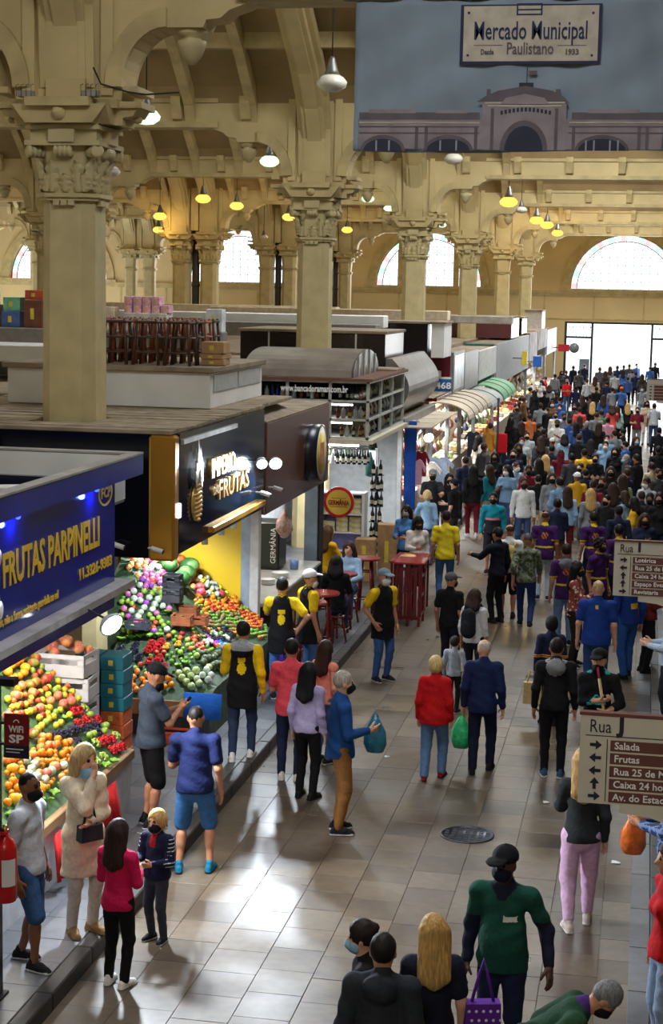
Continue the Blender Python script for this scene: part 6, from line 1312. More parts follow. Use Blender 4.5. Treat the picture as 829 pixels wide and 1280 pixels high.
_HAND = {}
def hand_mesh(kind):
    """right hand, wrist at the origin, fingers along -z, thumb towards +y, palm facing -x"""
    if kind in _HAND: return _HAND[kind]
    f = Field((-0.09, -0.07, -0.22), (0.05, 0.10, 0.04), 0.0055)
    f.cone((0, 0, 0.03), (0, 0, -0.02), 0.026, 0.026, 0.01, flat=0.9)
    f.cone((0, 0.012, -0.02), (0, 0.022, -0.085), 0.016, 0.016, 0.02); f.cone((0, -0.012, -0.02), (0, -0.022, -0.08), 0.016, 0.015, 0.02)
    f.cone((0, 0, -0.02), (0, 0, -0.085), 0.018, 0.016, 0.02)
    curl = 0.35 if kind == 'rest' else 1.15
    for i, (y, L) in enumerate(((0.031, 0.066), (0.0105, 0.076), (-0.0105, 0.070), (-0.030, 0.055))):
        p = np.array([0, y, -0.088]); a = curl * 0.45; r = 0.0094
        for q, fr in enumerate((0.46, 0.31, 0.23)):
            dv = np.array([-math.sin(a), y * 0.4, -math.cos(a)]); n = p + dv * L * fr
            f.cone(p, n, r, r * 0.92, 0.004); p = n; r *= 0.92; a += curl * (0.85 if q == 0 else 0.7)
    a = np.array([-0.006, 0.026, -0.03]); b = np.array([-0.018, 0.052, -0.058]); c = b + np.array([-0.014 - 0.015 * curl, 0.006, -0.030])
    f.cone(a, b, 0.014, 0.0115, 0.012); f.cone(b, c, 0.0115, 0.009, 0.006)
    V, F, T = f.net(); _HAND[kind] = (V, F); return _HAND[kind]

ARMS = {  # hand target relative to the shoulder (side, forward, up), elbow pole
    'down': ((0.07, 0.03, -0.52), (0.3, -1, 0)), 'swing_f': ((0.05, 0.20, -0.46), (0.2, -1, -0.2)), 'swing_b': ((0.06, -0.16, -0.49), (0.3, -1, 0)),
    'phone': ((-0.14, 0.30, -0.16), (0.7, -0.2, -1)), 'hold': ((-0.06, 0.27, -0.26), (0.5, -0.5, -1)), 'reach': ((0.0, 0.46, -0.18), (0.4, 0, -1)),
    'chin': ((-0.15, 0.17, 0.06), (0.4, 0.2, -1)), 'belly': ((-0.20, 0.20, -0.30), (0.8, -0.3, -1)), 'hip': ((0.06, -0.01, -0.38), (1, -0.6, 0)),
    'up': ((0.05, 0.30, 0.34), (0.5, 0.2, -1)), 'strap': ((-0.06, 0.15, -0.10), (0.6, -0.1, -1)), 'flute_hi': ((-0.235, 0.235, -0.20), (0.8, -0.1, -1)),
    'flute_lo': ((-0.055, 0.25, -0.33), (0.8, -0.2, -1)), 'behind': ((-0.10, -0.20, -0.40), (0.8, -1, 0)), 'table': ((-0.04, 0.36, -0.28), (0.7, -0.4, -0.8)),
    'side': ((0.16, 0.05, -0.48), (0.3, -1, 0)), 'pocket': ((0.04, 0.06, -0.44), (0.7, -1, 0)), 'down_in': ((0.02, 0.10, -0.50), (0.3, -1, 0)),
}
LEGS = {  # ankle (side, forward, up) right then left
    'stand': ((0.10, 0.0, 0), (-0.10, 0.02, 0)), 'wide': ((0.16, 0.02, 0), (-0.15, -0.03, 0)), 'walk': ((0.08, 0.26, 0), (-0.08, -0.22, 0.05)),
    'walk2': ((0.08, -0.22, 0.05), (-0.08, 0.25, 0)), 'step': ((0.10, 0.14, 0), (-0.10, -0.10, 0)), 'sit': None, 'toes': ((0.07, 0.06, 0), (-0.06, -0.04, 0)),
}
MASKC = {'black': (25, 25, 28), 'white': (225, 228, 230), 'blue': (140, 185, 215), 'navy': (22, 26, 48), 'grey': (120, 122, 128), 'red': (120, 30, 36)}
SKIN = {'fair': (222, 170, 140), 'tan': (190, 134, 102), 'brown': (134, 88, 64), 'dark': (84, 54, 42)}
def skin(n): return mat('skin_' + n, rgb(*SKIN[n]), 0.55, var=0.08, scale=20, spec=0.4)
def hairm(c):
    nm = 'hair_%d_%d_%d' % c
    if nm in MATS: return MATS[nm]
    m = mat(nm, rgb(*c), 0.6, var=0.32, scale=1.0, spec=0.25, detail=4); N = m.node_tree.nodes; L = m.node_tree.links
    no = next(n for n in N if n.type == 'TEX_NOISE'); tc = next(n for n in N if n.type == 'TEX_COORD'); mp = N.new('ShaderNodeMapping'); mp.inputs['Scale'].default_value = (75, 75, 5)
    L.new(tc.outputs['Object'], mp.inputs['Vector']); L.new(mp.outputs[0], no.inputs['Vector']); return m
def skeleton(p):
    k = {}; sit = p['legs'] == 'sit'
    pz = 0.50 if sit else 0.93
    drop = {'walk': 0.035, 'walk2': 0.035, 'wide': 0.015, 'step': 0.012}.get(p['legs'], 0.0)
    pel = np.array([0, 0, pz - drop]); k['pel'] = pel
    T = rotx(-p.get('lean', 0.0)) @ np.eye(3); k['T'] = T
    tw = rotz(p.get('twist', 0.0)); k['S'] = T @ tw
    def tp(x, y, z): return pel + T @ np.array([x, y, z])
    def sp(x, y, z): return pel + T @ np.array([0, 0, z]) + k['S'] @ np.array([x, y, 0])
    k['tp'], k['sp'] = tp, sp
    fem = p.get('fem', False)
    sw = (0.155 if fem else 0.178) * p.get('broad', 1.0); k['sw'] = sw
    k['neck'] = tp(0, -0.01, 0.53)
    H = T @ rotz(p.get('look', 0.0)) @ rotx(-p.get('nod', 0.0)); k['H'] = H
    k['head'] = k['neck'] + T @ np.array([0, 0.015, 0.055]) + H @ np.array([0, 0.012, 0.095])
    for sd, nm in ((1, 'r'), (-1, 'l')):
        sh = sp(sd * sw, -0.005, 0.455); k['sh' + nm] = sh
        a = p.get('arm_' + nm, 'down'); off, pole = ARMS[a] if isinstance(a, str) else a
        tgt = sh + k['S'] @ np.array([sd * off[0], off[1], off[2]])
        el, tgt = ik(sh, tgt, 0.285, 0.255, k['S'] @ np.array([sd * pole[0], pole[1], pole[2]]))
        k['el' + nm], k['wr' + nm] = el, tgt
        hip = pel + np.array([sd * 0.088, 0, -0.015]); k['hip' + nm] = hip
        if sit:
            ank = np.array([sd * 0.11, 0.40, 0.09]); kn = np.array([sd * 0.11, 0.42, 0.52])
        else:
            o = LEGS[p['legs']][0 if sd > 0 else 1]; ank = np.array([o[0], o[1] - 0.03, 0.085 + o[2]])
            kn, ank = ik(hip, ank, 0.43, 0.41, (sd * 0.15, 1, 0))
        k['kn' + nm], k['an' + nm] = kn, ank
    return k

def build_body(k, p, h):
    bulk = p.get('bulk', 0.0); S = skin(p['skin']); hs = p.get('hs', 1.0)
    lo = np.array([-0.55, -0.55, -0.02]); hi = np.array([0.55, 0.75, 1.85])
    pts = np.array([k[n] for n in ('shr', 'shl', 'elr', 'ell', 'wrr', 'wrl', 'knr', 'knl', 'anr', 'anl', 'head', 'pel')])
    lo = pts.min(0) - 0.24; hi = pts.max(0) + 0.24; lo[2] = min(lo[2], -0.01)
    f = Field(lo, hi, h)
    tp = k['tp']; T = k['T']
    f.cone(tp(0, 0, 0.0), tp(0, 0, 0.16), 0.125 + bulk, 0.115 + bulk, 0.05, flat=0.72, M=T)
    f.cone(tp(0, 0, 0.16), tp(0, 0, 0.36), 0.115 + bulk, 0.135 + bulk * 0.6, 0.05, flat=0.72, M=T)
    for n in 'rl': f.cone(tp(0, -0.01, 0.47), k['sh' + n], 0.058, 0.046, 0.05)
    f.cone(k['neck'] - T @ np.array([0, 0, 0.05]), k['head'], 0.056, 0.05, 0.03)
    for n in 'rl':
        f.cone(k['sh' + n], k['el' + n], 0.052, 0.042, 0.035); f.cone(k['el' + n], k['wr' + n], 0.041, 0.029, 0.02)
        f.cone(k['hip' + n], k['kn' + n], 0.076, 0.050, 0.03); f.cone(k['kn' + n], k['an' + n], 0.048, 0.035, 0.02)
        if p.get('bot') and p['bot']['kind'] != 'pants': f.cone(k['kn' + n] * 0.72 + k['an' + n] * 0.28 + np.array([0, -0.015, 0]), k['kn' + n] * 0.5 + k['an' + n] * 0.5 + np.array([0, -0.01, 0]), 0.05, 0.044, 0.03)
    Hm = k['H']; c = k['head']
    def hp(x, y, z): return c + Hm @ (np.array([x, y, z]) * hs)
    f.ell(hp(0, -0.008, 0.022), (0.077 * hs, 0.096 * hs, 0.100 * hs), 0.03, 0, Hm)
    f.ell(hp(0, 0.026, -0.045), (0.060 * hs, 0.066 * hs, 0.078 * hs), 0.04, 0, Hm)
    f.cone(hp(0, 0.088, 0.012), hp(0, 0.108, -0.022), 0.010 * hs, 0.015 * hs, 0.018)
    for sd in (1, -1):
        f.ell(hp(sd * 0.080, -0.005, -0.006), (0.012 * hs, 0.022 * hs, 0.034 * hs), 0.012, 0, Hm)
        f.ell(hp(sd * 0.033, 0.084, 0.018), (0.014 * hs, 0.012 * hs, 0.0085 * hs), 0.004, 1, Hm)
        f.cone(hp(sd * 0.018, 0.091, 0.040), hp(sd * 0.048, 0.082, 0.042), 0.0065, 0.0055, 0.004, 2)
    f.cone(hp(-0.022, 0.088, -0.058), hp(0.022, 0.088, -0.058), 0.0075, 0.0075, 0.006, 3)
    V, F, Tg = f.net()
    mi = np.sort(Tg[F], 1)[:, 2] if len(F) else None
    for n, sd in (('r', 1), ('l', -1)):
        hv, hf = hand_mesh(p.get('hand_' + n, 'rest')); hv = hv.copy(); hf = hf.copy()
        if sd < 0: hv[:, 0] *= -1; hf = hf[:, ::-1]
        z = k['wr' + n] - k['el' + n]; z = -z / np.linalg.norm(z)
        y = k['S'] @ np.array([-sd * 0.35, 1.0, 0.35]); y = y - z * (y @ z); y /= np.linalg.norm(y); x = np.cross(y, z)
        hv = hv @ np.stack([x, y, z]) * (1.08 if not p.get('fem') else 0.98) + k['wr' + n]
        F = np.concatenate([F, hf + len(V)]); V = np.concatenate([V, hv]); mi = np.concatenate([mi, np.zeros(len(hf), int)])
    return V, F, mi, [S, mat('eye_dark', rgb(30, 22, 20), 0.2, var=0), mat('brow_dark', rgb(46, 32, 26), 0.8, var=0), mat('lip', rgb(165, 92, 84), 0.5, var=0)]

def top_field(k, p, h):
    """shirt, jumper, coat ... : tag 0 main cloth, 1 sleeves, 2 hood / collar"""
    g = p['top']; bulk = p.get('bulk', 0.0) + g.get('puff', 0.0); fem = p.get('fem', False)
    kind = g['kind']; hem = g.get('hem', 0.0); tp = k['tp']; T = k['T']
    pts = np.array([k[n] for n in ('shr', 'shl', 'elr', 'ell', 'wrr', 'wrl', 'pel', 'neck')]); lo = pts.min(0) - 0.24; hi = pts.max(0) + 0.22
    lo[2] = min(lo[2], k['pel'][2] + hem - 0.22)
    f = Field(lo, hi, h); S3 = 0.93 if fem else 1.0
    hz = hem if hem else -0.07
    f.cone(tp(0, 0, min(hz, 0) - 0.12), tp(0, 0, -0.02), 0.168 + g.get('flare', 0.0) + bulk, 0.166 + g.get('flare', 0.0) * 0.4 + bulk, 0.04, 0, 0.84, T)
    f.cone(tp(0, 0, -0.02), tp(0, 0.0, 0.15), 0.166 + g.get('flare', 0.0) * 0.4 + bulk, 0.140 * S3 + bulk, 0.05, 0, 0.80, T)
    f.cone(tp(0, 0.0, 0.15), tp(0, 0, 0.35), 0.140 * S3 + bulk, 0.150 * S3 + bulk * 0.5, 0.05, 0, 0.76, T)
    if fem and not g.get('puff'):
        for sd in (1, -1): f.ell(tp(sd * 0.068, 0.08, 0.31), (0.066, 0.062, 0.075), 0.05, 0)
    if p.get('belly'): f.ell(tp(0, 0.06, 0.12), (0.15, 0.12, 0.17), 0.08, 0)
    X, Y, Z = f.ax[0][:, None, None], f.ax[1][None, :, None], f.ax[2][None, None, :]
    n_ = T @ np.array([0, 0, 1.0]); o_ = tp(0, 0, hz)
    f.d = np.maximum(f.d, -((X - o_[0]) * n_[0] + (Y - o_[1]) * n_[1] + (Z - o_[2]) * n_[2]).astype(np.float32))
    for n in 'rl': f.cone(tp(0, -0.012, 0.462), k['sh' + n] + T @ np.array([0, 0, -0.004]), 0.083, 0.066, 0.05, 0)
    f.cone(tp(0, -0.012, 0.47), tp(0, -0.012, 0.545), 0.085, 0.066, 0.03, 2 if g.get('collar') else 0)
    for n in 'rl':
        a, e, wv = k['sh' + n], k['el' + n], k['wr' + n]; sp = g.get('puff', 0.0) * 0.5
        if kind == 'long':
            f.cone(a, e, 0.070 + sp, 0.056 + sp, 0.03, 1); f.cone(e, e + (wv - e) * 0.97, 0.056 + sp, 0.041 + sp * 0.6, 0.025, 1)
        elif kind == 'tee':
            f.cone(a, a + (e - a) * 0.68, 0.072, 0.066, 0.03, 1)
        elif kind == 'half':
            f.cone(a, e, 0.068, 0.055, 0.03, 1); f.cone(e, e + (wv - e) * 0.45, 0.055, 0.05, 0.02, 1)
        else:
            f.cone(a, a + (e - a) * 0.10, 0.064, 0.058, 0.03, 0)
    if g.get('hood'):
        f.ell(tp(0, -0.10, 0.47), (0.12, 0.075, 0.10), 0.03, 2); f.cone(tp(-0.09, -0.01, 0.50), tp(0.09, -0.01, 0.50), 0.05, 0.05, 0.03, 2)
    if g.get('hoodup'):
        Hm = k['H']; c = k['head']
        f.ell(c + Hm @ np.array([0, -0.02, 0.02]), (0.105, 0.118, 0.135), 0.03, 2, Hm); f.cone(k['neck'], c + Hm @ np.array([0, -0.03, -0.03]), 0.10, 0.10, 0.03, 2)
        f.ell(c + Hm @ np.array([0, 0.105, -0.01]), (0.072, 0.08, 0.10), 0.01, 2, Hm, neg=True)
    f.folds(g.get('fold', 0.0045), p['ph'])
    return f

def bottom_field(k, p, h):
    g = p['bot']; kind = g['kind']; b = p.get('bulk', 0.0) * 0.6; fem = p.get('fem', False)
    pts = np.array([k[n] for n in ('hipr', 'hipl', 'knr', 'knl', 'anr', 'anl', 'pel')]); lo = pts.min(0) - 0.2; hi = pts.max(0) + 0.2
    lo[2] = max(lo[2], -0.0)
    f = Field(lo, hi, h); pel = k['pel']; L = g.get('loose', 0.0)
    f.cone(pel + np.array([0, 0, 0.06]), pel + np.array([0, 0, -0.03]), 0.138 + b, 0.150 + b, 0.04, 0, 0.80)
    if fem: f.ell(pel + np.array([0, -0.05, -0.03]), (0.14, 0.09, 0.10), 0.05, 0)
    for n in 'rl':
        hp, kn, an = k['hip' + n], k['kn' + n], k['an' + n]
        if kind == 'skirt': continue
        if kind == 'shorts':
            f.cone(hp, kn + (hp - kn) * 0.02, 0.098 + b * 0.5, 0.086, 0.03, 0)
            continue
        f.cone(hp, kn, 0.094 + b * 0.5 + L * 0.4, 0.068 + L, 0.03, 0)
        e = an + (kn - an) * (0.10 if g.get('cuff') else 0.0)
        f.cone(kn, e, 0.066 + L, 0.050 + L * (0.2 if g.get('cuff') else 1.0), 0.02, 0)
    if kind == 'skirt':
        z = g.get('len', 0.42); q = (k['knr'] + k['knl']) / 2; q = pel + (q - pel) * (z / 0.43)
        f.cone(pel, q, 0.155, 0.17, 0.03, 0, 0.85)
    f.folds(0.004, p['ph'] + 1, 24)
    return f

def shoe_mesh(k, p, n, sd, h):
    g = p['shoe']; an = k['an' + n]; gz = an[2] - 0.085
    f = Field(an + np.array([-0.07, -0.11, -0.10]), an + np.array([0.07, 0.22, 0.07]), h)
    o = np.array([an[0], an[1], gz]); y = math.radians(-sd * 10)
    R = rotz(y)
    def q(x, yy, z): return o + R @ np.array([x, yy, z])
    f.cone(q(0, -0.045, 0.045), q(0, 0.06, 0.042), 0.036, 0.040, 0.02, 0); f.cone(q(0, 0.06, 0.042), q(0, 0.135, 0.034), 0.041, 0.030, 0.03, 0)
    f.cone(q(0, -0.02, 0.06), q(0, -0.012, 0.095), 0.036, 0.038, 0.02, 0)
    f.cone(q(0, -0.05, 0.012), q(0, 0.14, 0.012), 0.040, 0.040, 0.005, 1, 1.0)
    f.cut(2, gz + 0.001, False)
    V, F, T = f.net(); m = (V[F].mean(1)[:, 2] < gz + 0.024).astype(int)
    return V, F, m

def hair_mesh(k, p, h):
    kind = p['hair']; hs = p.get('hs', 1.0); Hm = k['H']; c = k['head']; T = k['T']
    def hp(x, y, z): return c + Hm @ (np.array([x, y, z]) * hs)
    lo = c - 0.24; hi = c + 0.24
    if kind in ('long', 'pony', 'mid'): lo = lo - np.array([0.02, 0.1, 0.36]); hi = hi + np.array([0.02, 0, 0])
    f = Field(lo, hi, h); vol = {'buzz': -0.006, 'short': 0.004, 'bald': -0.006}.get(kind, 0.012)
    f.ell(hp(0, -0.014, 0.034), ((0.083 + vol) * hs, (0.098 + vol) * hs, (0.102 + vol) * hs), 0.02, 0, Hm)
    if kind == 'crop': f.ell(hp(0, -0.03, 0.0), (0.098 * hs, 0.098 * hs, 0.115 * hs), 0.03, 0, Hm)
    if kind == 'curly':
        for i in range(26):
            a = i * 2.4; z = 0.11 - 0.007 * i; r = 0.095 * math.sqrt(max(0.05, 1 - (z / 0.125) ** 2))
            f.ell(hp(r * math.cos(a), -0.02 + r * math.sin(a), z + 0.02), (0.032,) * 3, 0.01, 0)
    if kind in ('long', 'mid'):
        d = 0.31 if kind == 'long' else 0.17
        back = k['neck'] + T @ np.array([0, -0.105, 0.14 - d])
        for q_ in (-0.04, 0.0, 0.04): f.cone(hp(q_, -0.05, 0.0), back + T @ np.array([q_ * 1.7, 0.012 * abs(q_) / 0.04, 0.04 * abs(q_) / 0.04]), 0.078, 0.055 if kind == 'long' else 0.07, 0.04, 0, 0.75)
        for sd in (1, -1):
            f.cone(hp(sd * 0.07, 0.0, 0.02), k['neck'] + T @ np.array([sd * 0.085, -0.03 if kind == 'long' else 0.0, 0.12 - d * 0.75]), 0.035, 0.03, 0.03)
    if kind in ('pony',):
        f.cone(hp(0, -0.105, 0.05), hp(0, -0.15, -0.03), 0.03, 0.035, 0.02); f.cone(hp(0, -0.15, -0.03), k['neck'] + T @ np.array([0, -0.14, -0.12]), 0.036, 0.02, 0.02)
    if kind == 'bun': f.ell(hp(0, -0.10, 0.07), (0.045, 0.04, 0.042), 0.015, 0)
    # leave the face, and for short cuts the neck, free
    f.ell(hp(0, 0.105, -0.03), (0.070 * hs, 0.075 * hs, 0.105 * hs), 0.01, 0, Hm, neg=True)
    if kind in ('short', 'buzz', 'bald', 'curly', 'pony', 'bun'):
        f.ell(hp(0, 0.03, -0.125), (0.15 * hs, 0.13 * hs, 0.105 * hs), 0.01, 0, Hm, neg=True)
    if kind == 'bald': f.ell(hp(0, 0.03, 0.14), (0.075 * hs, 0.11 * hs, 0.10 * hs), 0.01, 0, Hm, neg=True)
    X, Y, Z = f.ax[0][:, None, None], f.ax[1][None, :, None], f.ax[2][None, None, :]
    f.d += np.float32(0.003) * np.sin(130 * X + 20 * Z + p['ph']).astype(np.float32) * np.cos(90 * Y).astype(np.float32)
    V, F, t = f.net(); return V, F

def mask_mesh(k, p, h):
    hs = p.get('hs', 1.0); Hm = k['H']; c = k['head']; f = Field(c - 0.2, c + 0.2, h); lowd = p.get('mask_low', 0.0)
    def hp(x, y, z): return c + Hm @ (np.array([x, y, z]) * hs)
    f.ell(hp(0, 0.036, -0.052 - lowd), (0.073 * hs, 0.078 * hs, 0.070 * hs), 0.02, 0, Hm)
    f.cone(hp(0, 0.09, -0.012 - lowd), hp(0, 0.108, -0.05 - lowd), 0.014, 0.022, 0.03)
    f.ell(hp(0, -0.045, -0.03), (0.13, 0.075, 0.16), 0.01, 0, Hm, neg=True)
    V, F, t = f.net(); return V, F

def cap_mesh(k, p, h):
    hs = p.get('hs', 1.0); Hm = k['H']; c = k['head']; f = Field(c - 0.26, c + 0.26, h)
    def hp(x, y, z): return c + Hm @ (np.array([x, y, z]) * hs)
    f.ell(hp(0, -0.010, 0.055), (0.094 * hs, 0.112 * hs, 0.090 * hs), 0.01, 0, Hm)
    f.ell(hp(0, 0.0, -0.08), (0.16, 0.17, 0.125), 0.01, 0, Hm, neg=True)
    sg = -1 if p.get('cap_back') else 1
    f.ell(hp(0, sg * 0.125, 0.054), (0.078 * hs, 0.085 * hs, 0.016 * hs), 0.012, 1, Hm @ rotx(-0.16 * sg))
    f.ell(hp(0, -0.010, 0.148), (0.012, 0.012, 0.008), 0.004, 0)
    V, F, t = f.net(); mi = np.sort(t[F], 1)[:, 2]; return V, F, mi

NPEOPLE = [0]
def person(loc, rz, p, label, group=None, h=0.0145):
    """one person: body mesh at the top, garments, hair, mask and hat as children. p: see skeleton()"""
    p = dict(p); p.setdefault('legs', 'stand'); p.setdefault('skin', 'tan'); p.setdefault('shoe', {'c': (30, 30, 34), 'sole': (200, 200, 200)}); p.setdefault('ph', NPEOPLE[0] * 1.7)
    NPEOPLE[0] += 1
    k = skeleton(p); s = p.get('s', 1.0)
    V, F, mi, ms = build_body(k, p, h)
    ms[2] = hairm(p.get('hairc', (28, 22, 20))) if p.get('hair') != 'blond' else ms[2]
    body = put('person', np_mesh('person', V, F, ms, mi), None, loc, rz, label, 'person', group)
    body.scale = (s, s, s)
    g = p['top']; f = top_field(k, p, h); V, F, t = f.net(); mi = np.sort(t[F], 1)[:, 2]
    mats = [fab(*g['c']) if not isinstance(g['c'], str) else MATS[g['c']]]; mats += [fab(*g['sl']) if g.get('sl') else mats[0], fab(*g['hc']) if g.get('hc') else mats[0]]
    cen = V[F].mean(1)
    for q, (fn, c) in enumerate(g.get('paint', ())):
        m = fn(cen[:, 0], cen[:, 1], cen[:, 2], mi); mi[m] = 3 + q; mats.append(fab(*c))
    put(g.get('name', 'shirt'), np_mesh('top', V, F, mats, mi), body)
    if p.get('vest'):
        q = dict(p); q['top'] = dict(p['vest'], kind='none'); q['bulk'] = p.get('bulk', 0) + 0.012
        f = top_field(k, q, h); V, F, t = f.net(); mats = [fab(*p['vest']['c'])]; mi = np.zeros(len(F), int); cen = V[F].mean(1)
        for w_, (fn, c) in enumerate(p['vest'].get('paint', ())):
            m = fn(cen[:, 0], cen[:, 1], cen[:, 2], mi); mi[m] = 1 + w_; mats.append(fab(*c))
        put('vest', np_mesh('vest', V, F, mats, mi), body)
    if p.get('bot'):
        V, F, t = bottom_field(k, p, h).net(); m0 = p['bot']['c']
        put({'skirt': 'skirt', 'shorts': 'shorts'}.get(p['bot']['kind'], 'trousers'), np_mesh('bottom', V, F, [MATS[m0] if isinstance(m0, str) else fab(*m0)]), body)
    if not p.get('noshoe'):
        for n, sd in (('r', 1), ('l', -1)):
            V, F, m = shoe_mesh(k, p, n, sd, 0.010)
            put('shoe', np_mesh('shoe', V, F, [fab(*p['shoe']['c']), fab(*p['shoe'].get('sole', p['shoe']['c']))], m), body)
    if p.get('hair'):
        V, F = hair_mesh(k, p, min(h, 0.012)); put('hair', np_mesh('hair', V, F, [hairm(p.get('hairc', (28, 22, 20)))]), body)
    if p.get('mask'):
        V, F = mask_mesh(k, p, 0.009); put('face_mask', np_mesh('face_mask', V, F, [fab(*MASKC[p['mask']])]), body)
    if p.get('cap'):
        V, F, m = cap_mesh(k, p, 0.011); put('cap', np_mesh('cap', V, F, [fab(*p['cap']), fab(*p.get('visor', p['cap']))], m), body)
    body['_k'] = 0
    del body['_k']
    return body, k
def local(body, q):
    """a point of the person's own frame in world space"""
    s = body.scale[0]; c, n = math.cos(body.rotation_euler[2]), math.sin(body.rotation_euler[2])
    return Vector((body.location[0] + s * (q[0] * c - q[1] * n), body.location[1] + s * (q[0] * n + q[1] * c), body.location[2] + s * q[2]))
# ================================================================== the people
def gz(x): return 0.15 if (x < -4.62 or x > 0.26) else 0.0
def feet(px, py, z=0.0): p = atz(px, py, z); return (p.x, p.y, z)
def by_head(px, py, p, rz, z0=None):
    """where a person stands so that the head falls on the pixel"""
    q = dict(p); q.setdefault('legs', 'stand'); k = skeleton(q); s = q.get('s', 1.0); h = k['head']; z = 0.0 if z0 is None else z0
    for _ in range(2):
        w_ = atz(px, py, z + h[2] * s); c, n = math.cos(rz), math.sin(rz)
        x, y = w_.x - s * (h[0] * c - h[1] * n), w_.y - s * (h[0] * n + h[1] * c)
        if z0 is None: z = gz(x)
    return (x, y, z)
def tee(c, **k): return dict(kind='tee', c=c, **k)
def lng(c, **k): return dict(kind='long', c=c, **k)
def pants(c, **k): return dict(kind='pants', c=c, **k)
def shorts(c): return dict(kind='shorts', c=c)
WS = {'c': (225, 224, 220), 'sole': (235, 235, 235)}; DS = {'c': (28, 28, 32), 'sole': (215, 215, 215)}; BS = {'c': (26, 24, 24), 'sole': (30, 30, 30)}
def camo():
    m = mat('camo_cloth', rgb(96, 108, 86), 0.85, var=0); nt = m.node_tree; N = nt.nodes
    tc = N.new('ShaderNodeTexCoord'); no = N.new('ShaderNodeTexNoise'); no.inputs['Scale'].default_value = 11; cr = N.new('ShaderNodeValToRGB'); cr.color_ramp.interpolation = 'CONSTANT'
    e = cr.color_ramp.elements; e[0].color = rgb(58, 70, 54); e[1].position = 0.45; e[1].color = rgb(104, 118, 92); a = e.new(0.56); a.color = rgb(140, 146, 126); a = e.new(0.63); a.color = rgb(70, 66, 54)
    nt.links.new(tc.outputs['Object'], no.inputs['Vector']); nt.links.new(no.outputs['Fac'], cr.inputs[0]); nt.links.new(cr.outputs[0], N['Principled BSDF'].inputs['Base Color'])
    f = mat('floral_cloth', rgb(150, 66, 52), 0.85, var=0); nt = f.node_tree; N = nt.nodes; tc = N.new('ShaderNodeTexCoord'); vo = N.new('ShaderNodeTexVoronoi'); vo.inputs['Scale'].default_value = 17; cr = N.new('ShaderNodeValToRGB'); cr.color_ramp.interpolation = 'CONSTANT'; e = cr.color_ramp.elements; e[0].color = rgb(226, 220, 206); e[1].position = 0.36; e[1].color = rgb(150, 66, 52)
    nt.links.new(tc.outputs['Object'], vo.inputs['Vector']); nt.links.new(vo.outputs['Distance'], cr.inputs[0]); nt.links.new(cr.outputs[0], N['Principled BSDF'].inputs['Base Color'])
camo()
SPOTS = []          # ground discs already taken
def P(pos, rz, p, label, h=0.0145, group=None):
    b, k = person(pos, rz, p, label, group, h); SPOTS.append((pos[0], pos[1])); return b, k
BLK_, JEAN, NAVYJ = (22, 22, 26), (62, 92, 140), (30, 40, 70)
YELS = (236, 196, 24)
def pine(x, y, z, mi):  # pineapple badge on the back
    return (y < 0) & (((x / 0.055) ** 2 + ((z - 1.16) / 0.075) ** 2 < 1) | ((np.abs(x) < 0.05) & (z > 1.235) & (z < 1.30)))
# ---- front row
p = dict(skin='dark', hair='buzz', hairc=(24, 20, 20), cap=(20, 20, 24), mask='navy', look=-0.30, top=lng((22, 74, 62), hem=-0.10, paint=((lambda x, y, z, mi: (mi == 1) & (z < 1.20), (24, 28, 50)), (lambda x, y, z, mi: (y > 0) & (np.abs(x + 0.065) < 0.05) & (np.abs(z - 1.235) < 0.024), (226, 226, 226)), (lambda x, y, z, mi: (y > 0) & (z > 1.36) & (np.abs(x) < 0.05 * (z - 1.34) / 0.06), (24, 28, 50)))), bot=pants((24, 32, 62)), belly=True, bulk=0.012, s=1.04, arm_r='down', arm_l='side', broad=1.06)
GREEN, _ = P(by_head(631, 1080, p, PI - 0.12), PI - 0.12, p, 'person in a dark green short sleeved top, black cap and navy mask', 0.0125)
p = dict(skin='tan', hair='short', top=lng((40, 44, 52), hood=1, puff=0.022, hem=-0.09), bot=pants(BLK_), look=0.05)
P(by_head(479, 1190, p, 0.0), 0.0, p, 'person in a dark grey hooded jacket with short dark hair', 0.0125)
p = dict(fem=True, skin='fair', hair='bun', hairc=(36, 24, 22), mask='blue', s=0.93, top=lng((24, 24, 28)), bot=pants(BLK_), nod=0.1)
P(by_head(452, 1172, p, PI / 2 + 0.1), PI / 2 + 0.1, p, 'person with a pale blue surgical mask beside the grey hooded jacket', 0.0125)
p = dict(fem=True, skin='fair', hair='long', hairc=(186, 146, 86), s=0.97, top=tee((24, 28, 46)), bot=pants(NAVYJ), look=0.25)
BLO, bk = P(by_head(541, 1166, p, 0.25), 0.25, p, 'person with long blonde hair carrying a purple dotted bag', 0.0125)
p = dict(skin='tan', hair='short', hairc=(120, 120, 122), mask='black', lean=0.85, nod=0.15, top=lng((30, 66, 44), puff=0.02, collar=1, hc=(70, 40, 110)), bot=pants((40, 40, 46)), arm_r='down_in', arm_l='down_in', s=0.98)
P(by_head(756, 1248, p, -PI / 2 + 0.05), -PI / 2 + 0.05, p, 'grey haired person in a green jacket bending forward', 0.0125)
p = dict(fem=True, skin='tan', hair='long', hairc=(40, 28, 24), top=lng((196, 22, 30)), bot=pants((150, 170, 200)), shoe=BS)
P((0.33, 12.3, 0.157), PI / 2 + 0.3, p, 'person in a bright red jacket and pale jeans at the right kerb'.replace(' right', ''))
p = dict(skin='tan', hair='short', top=lng((46, 66, 110), paint=((lambda x, y, z, mi: (np.sin(z * 90) > 0.55) | (np.sin(x * 110) > 0.65), (120, 140, 180)),)), bot=pants(JEAN), arm_r='hold', arm_l='hold')
PL, _ = P((0.40, 14.7, 0.157), PI / 2 - 0.2, p, 'person in a blue checked shirt holding an orange bag')
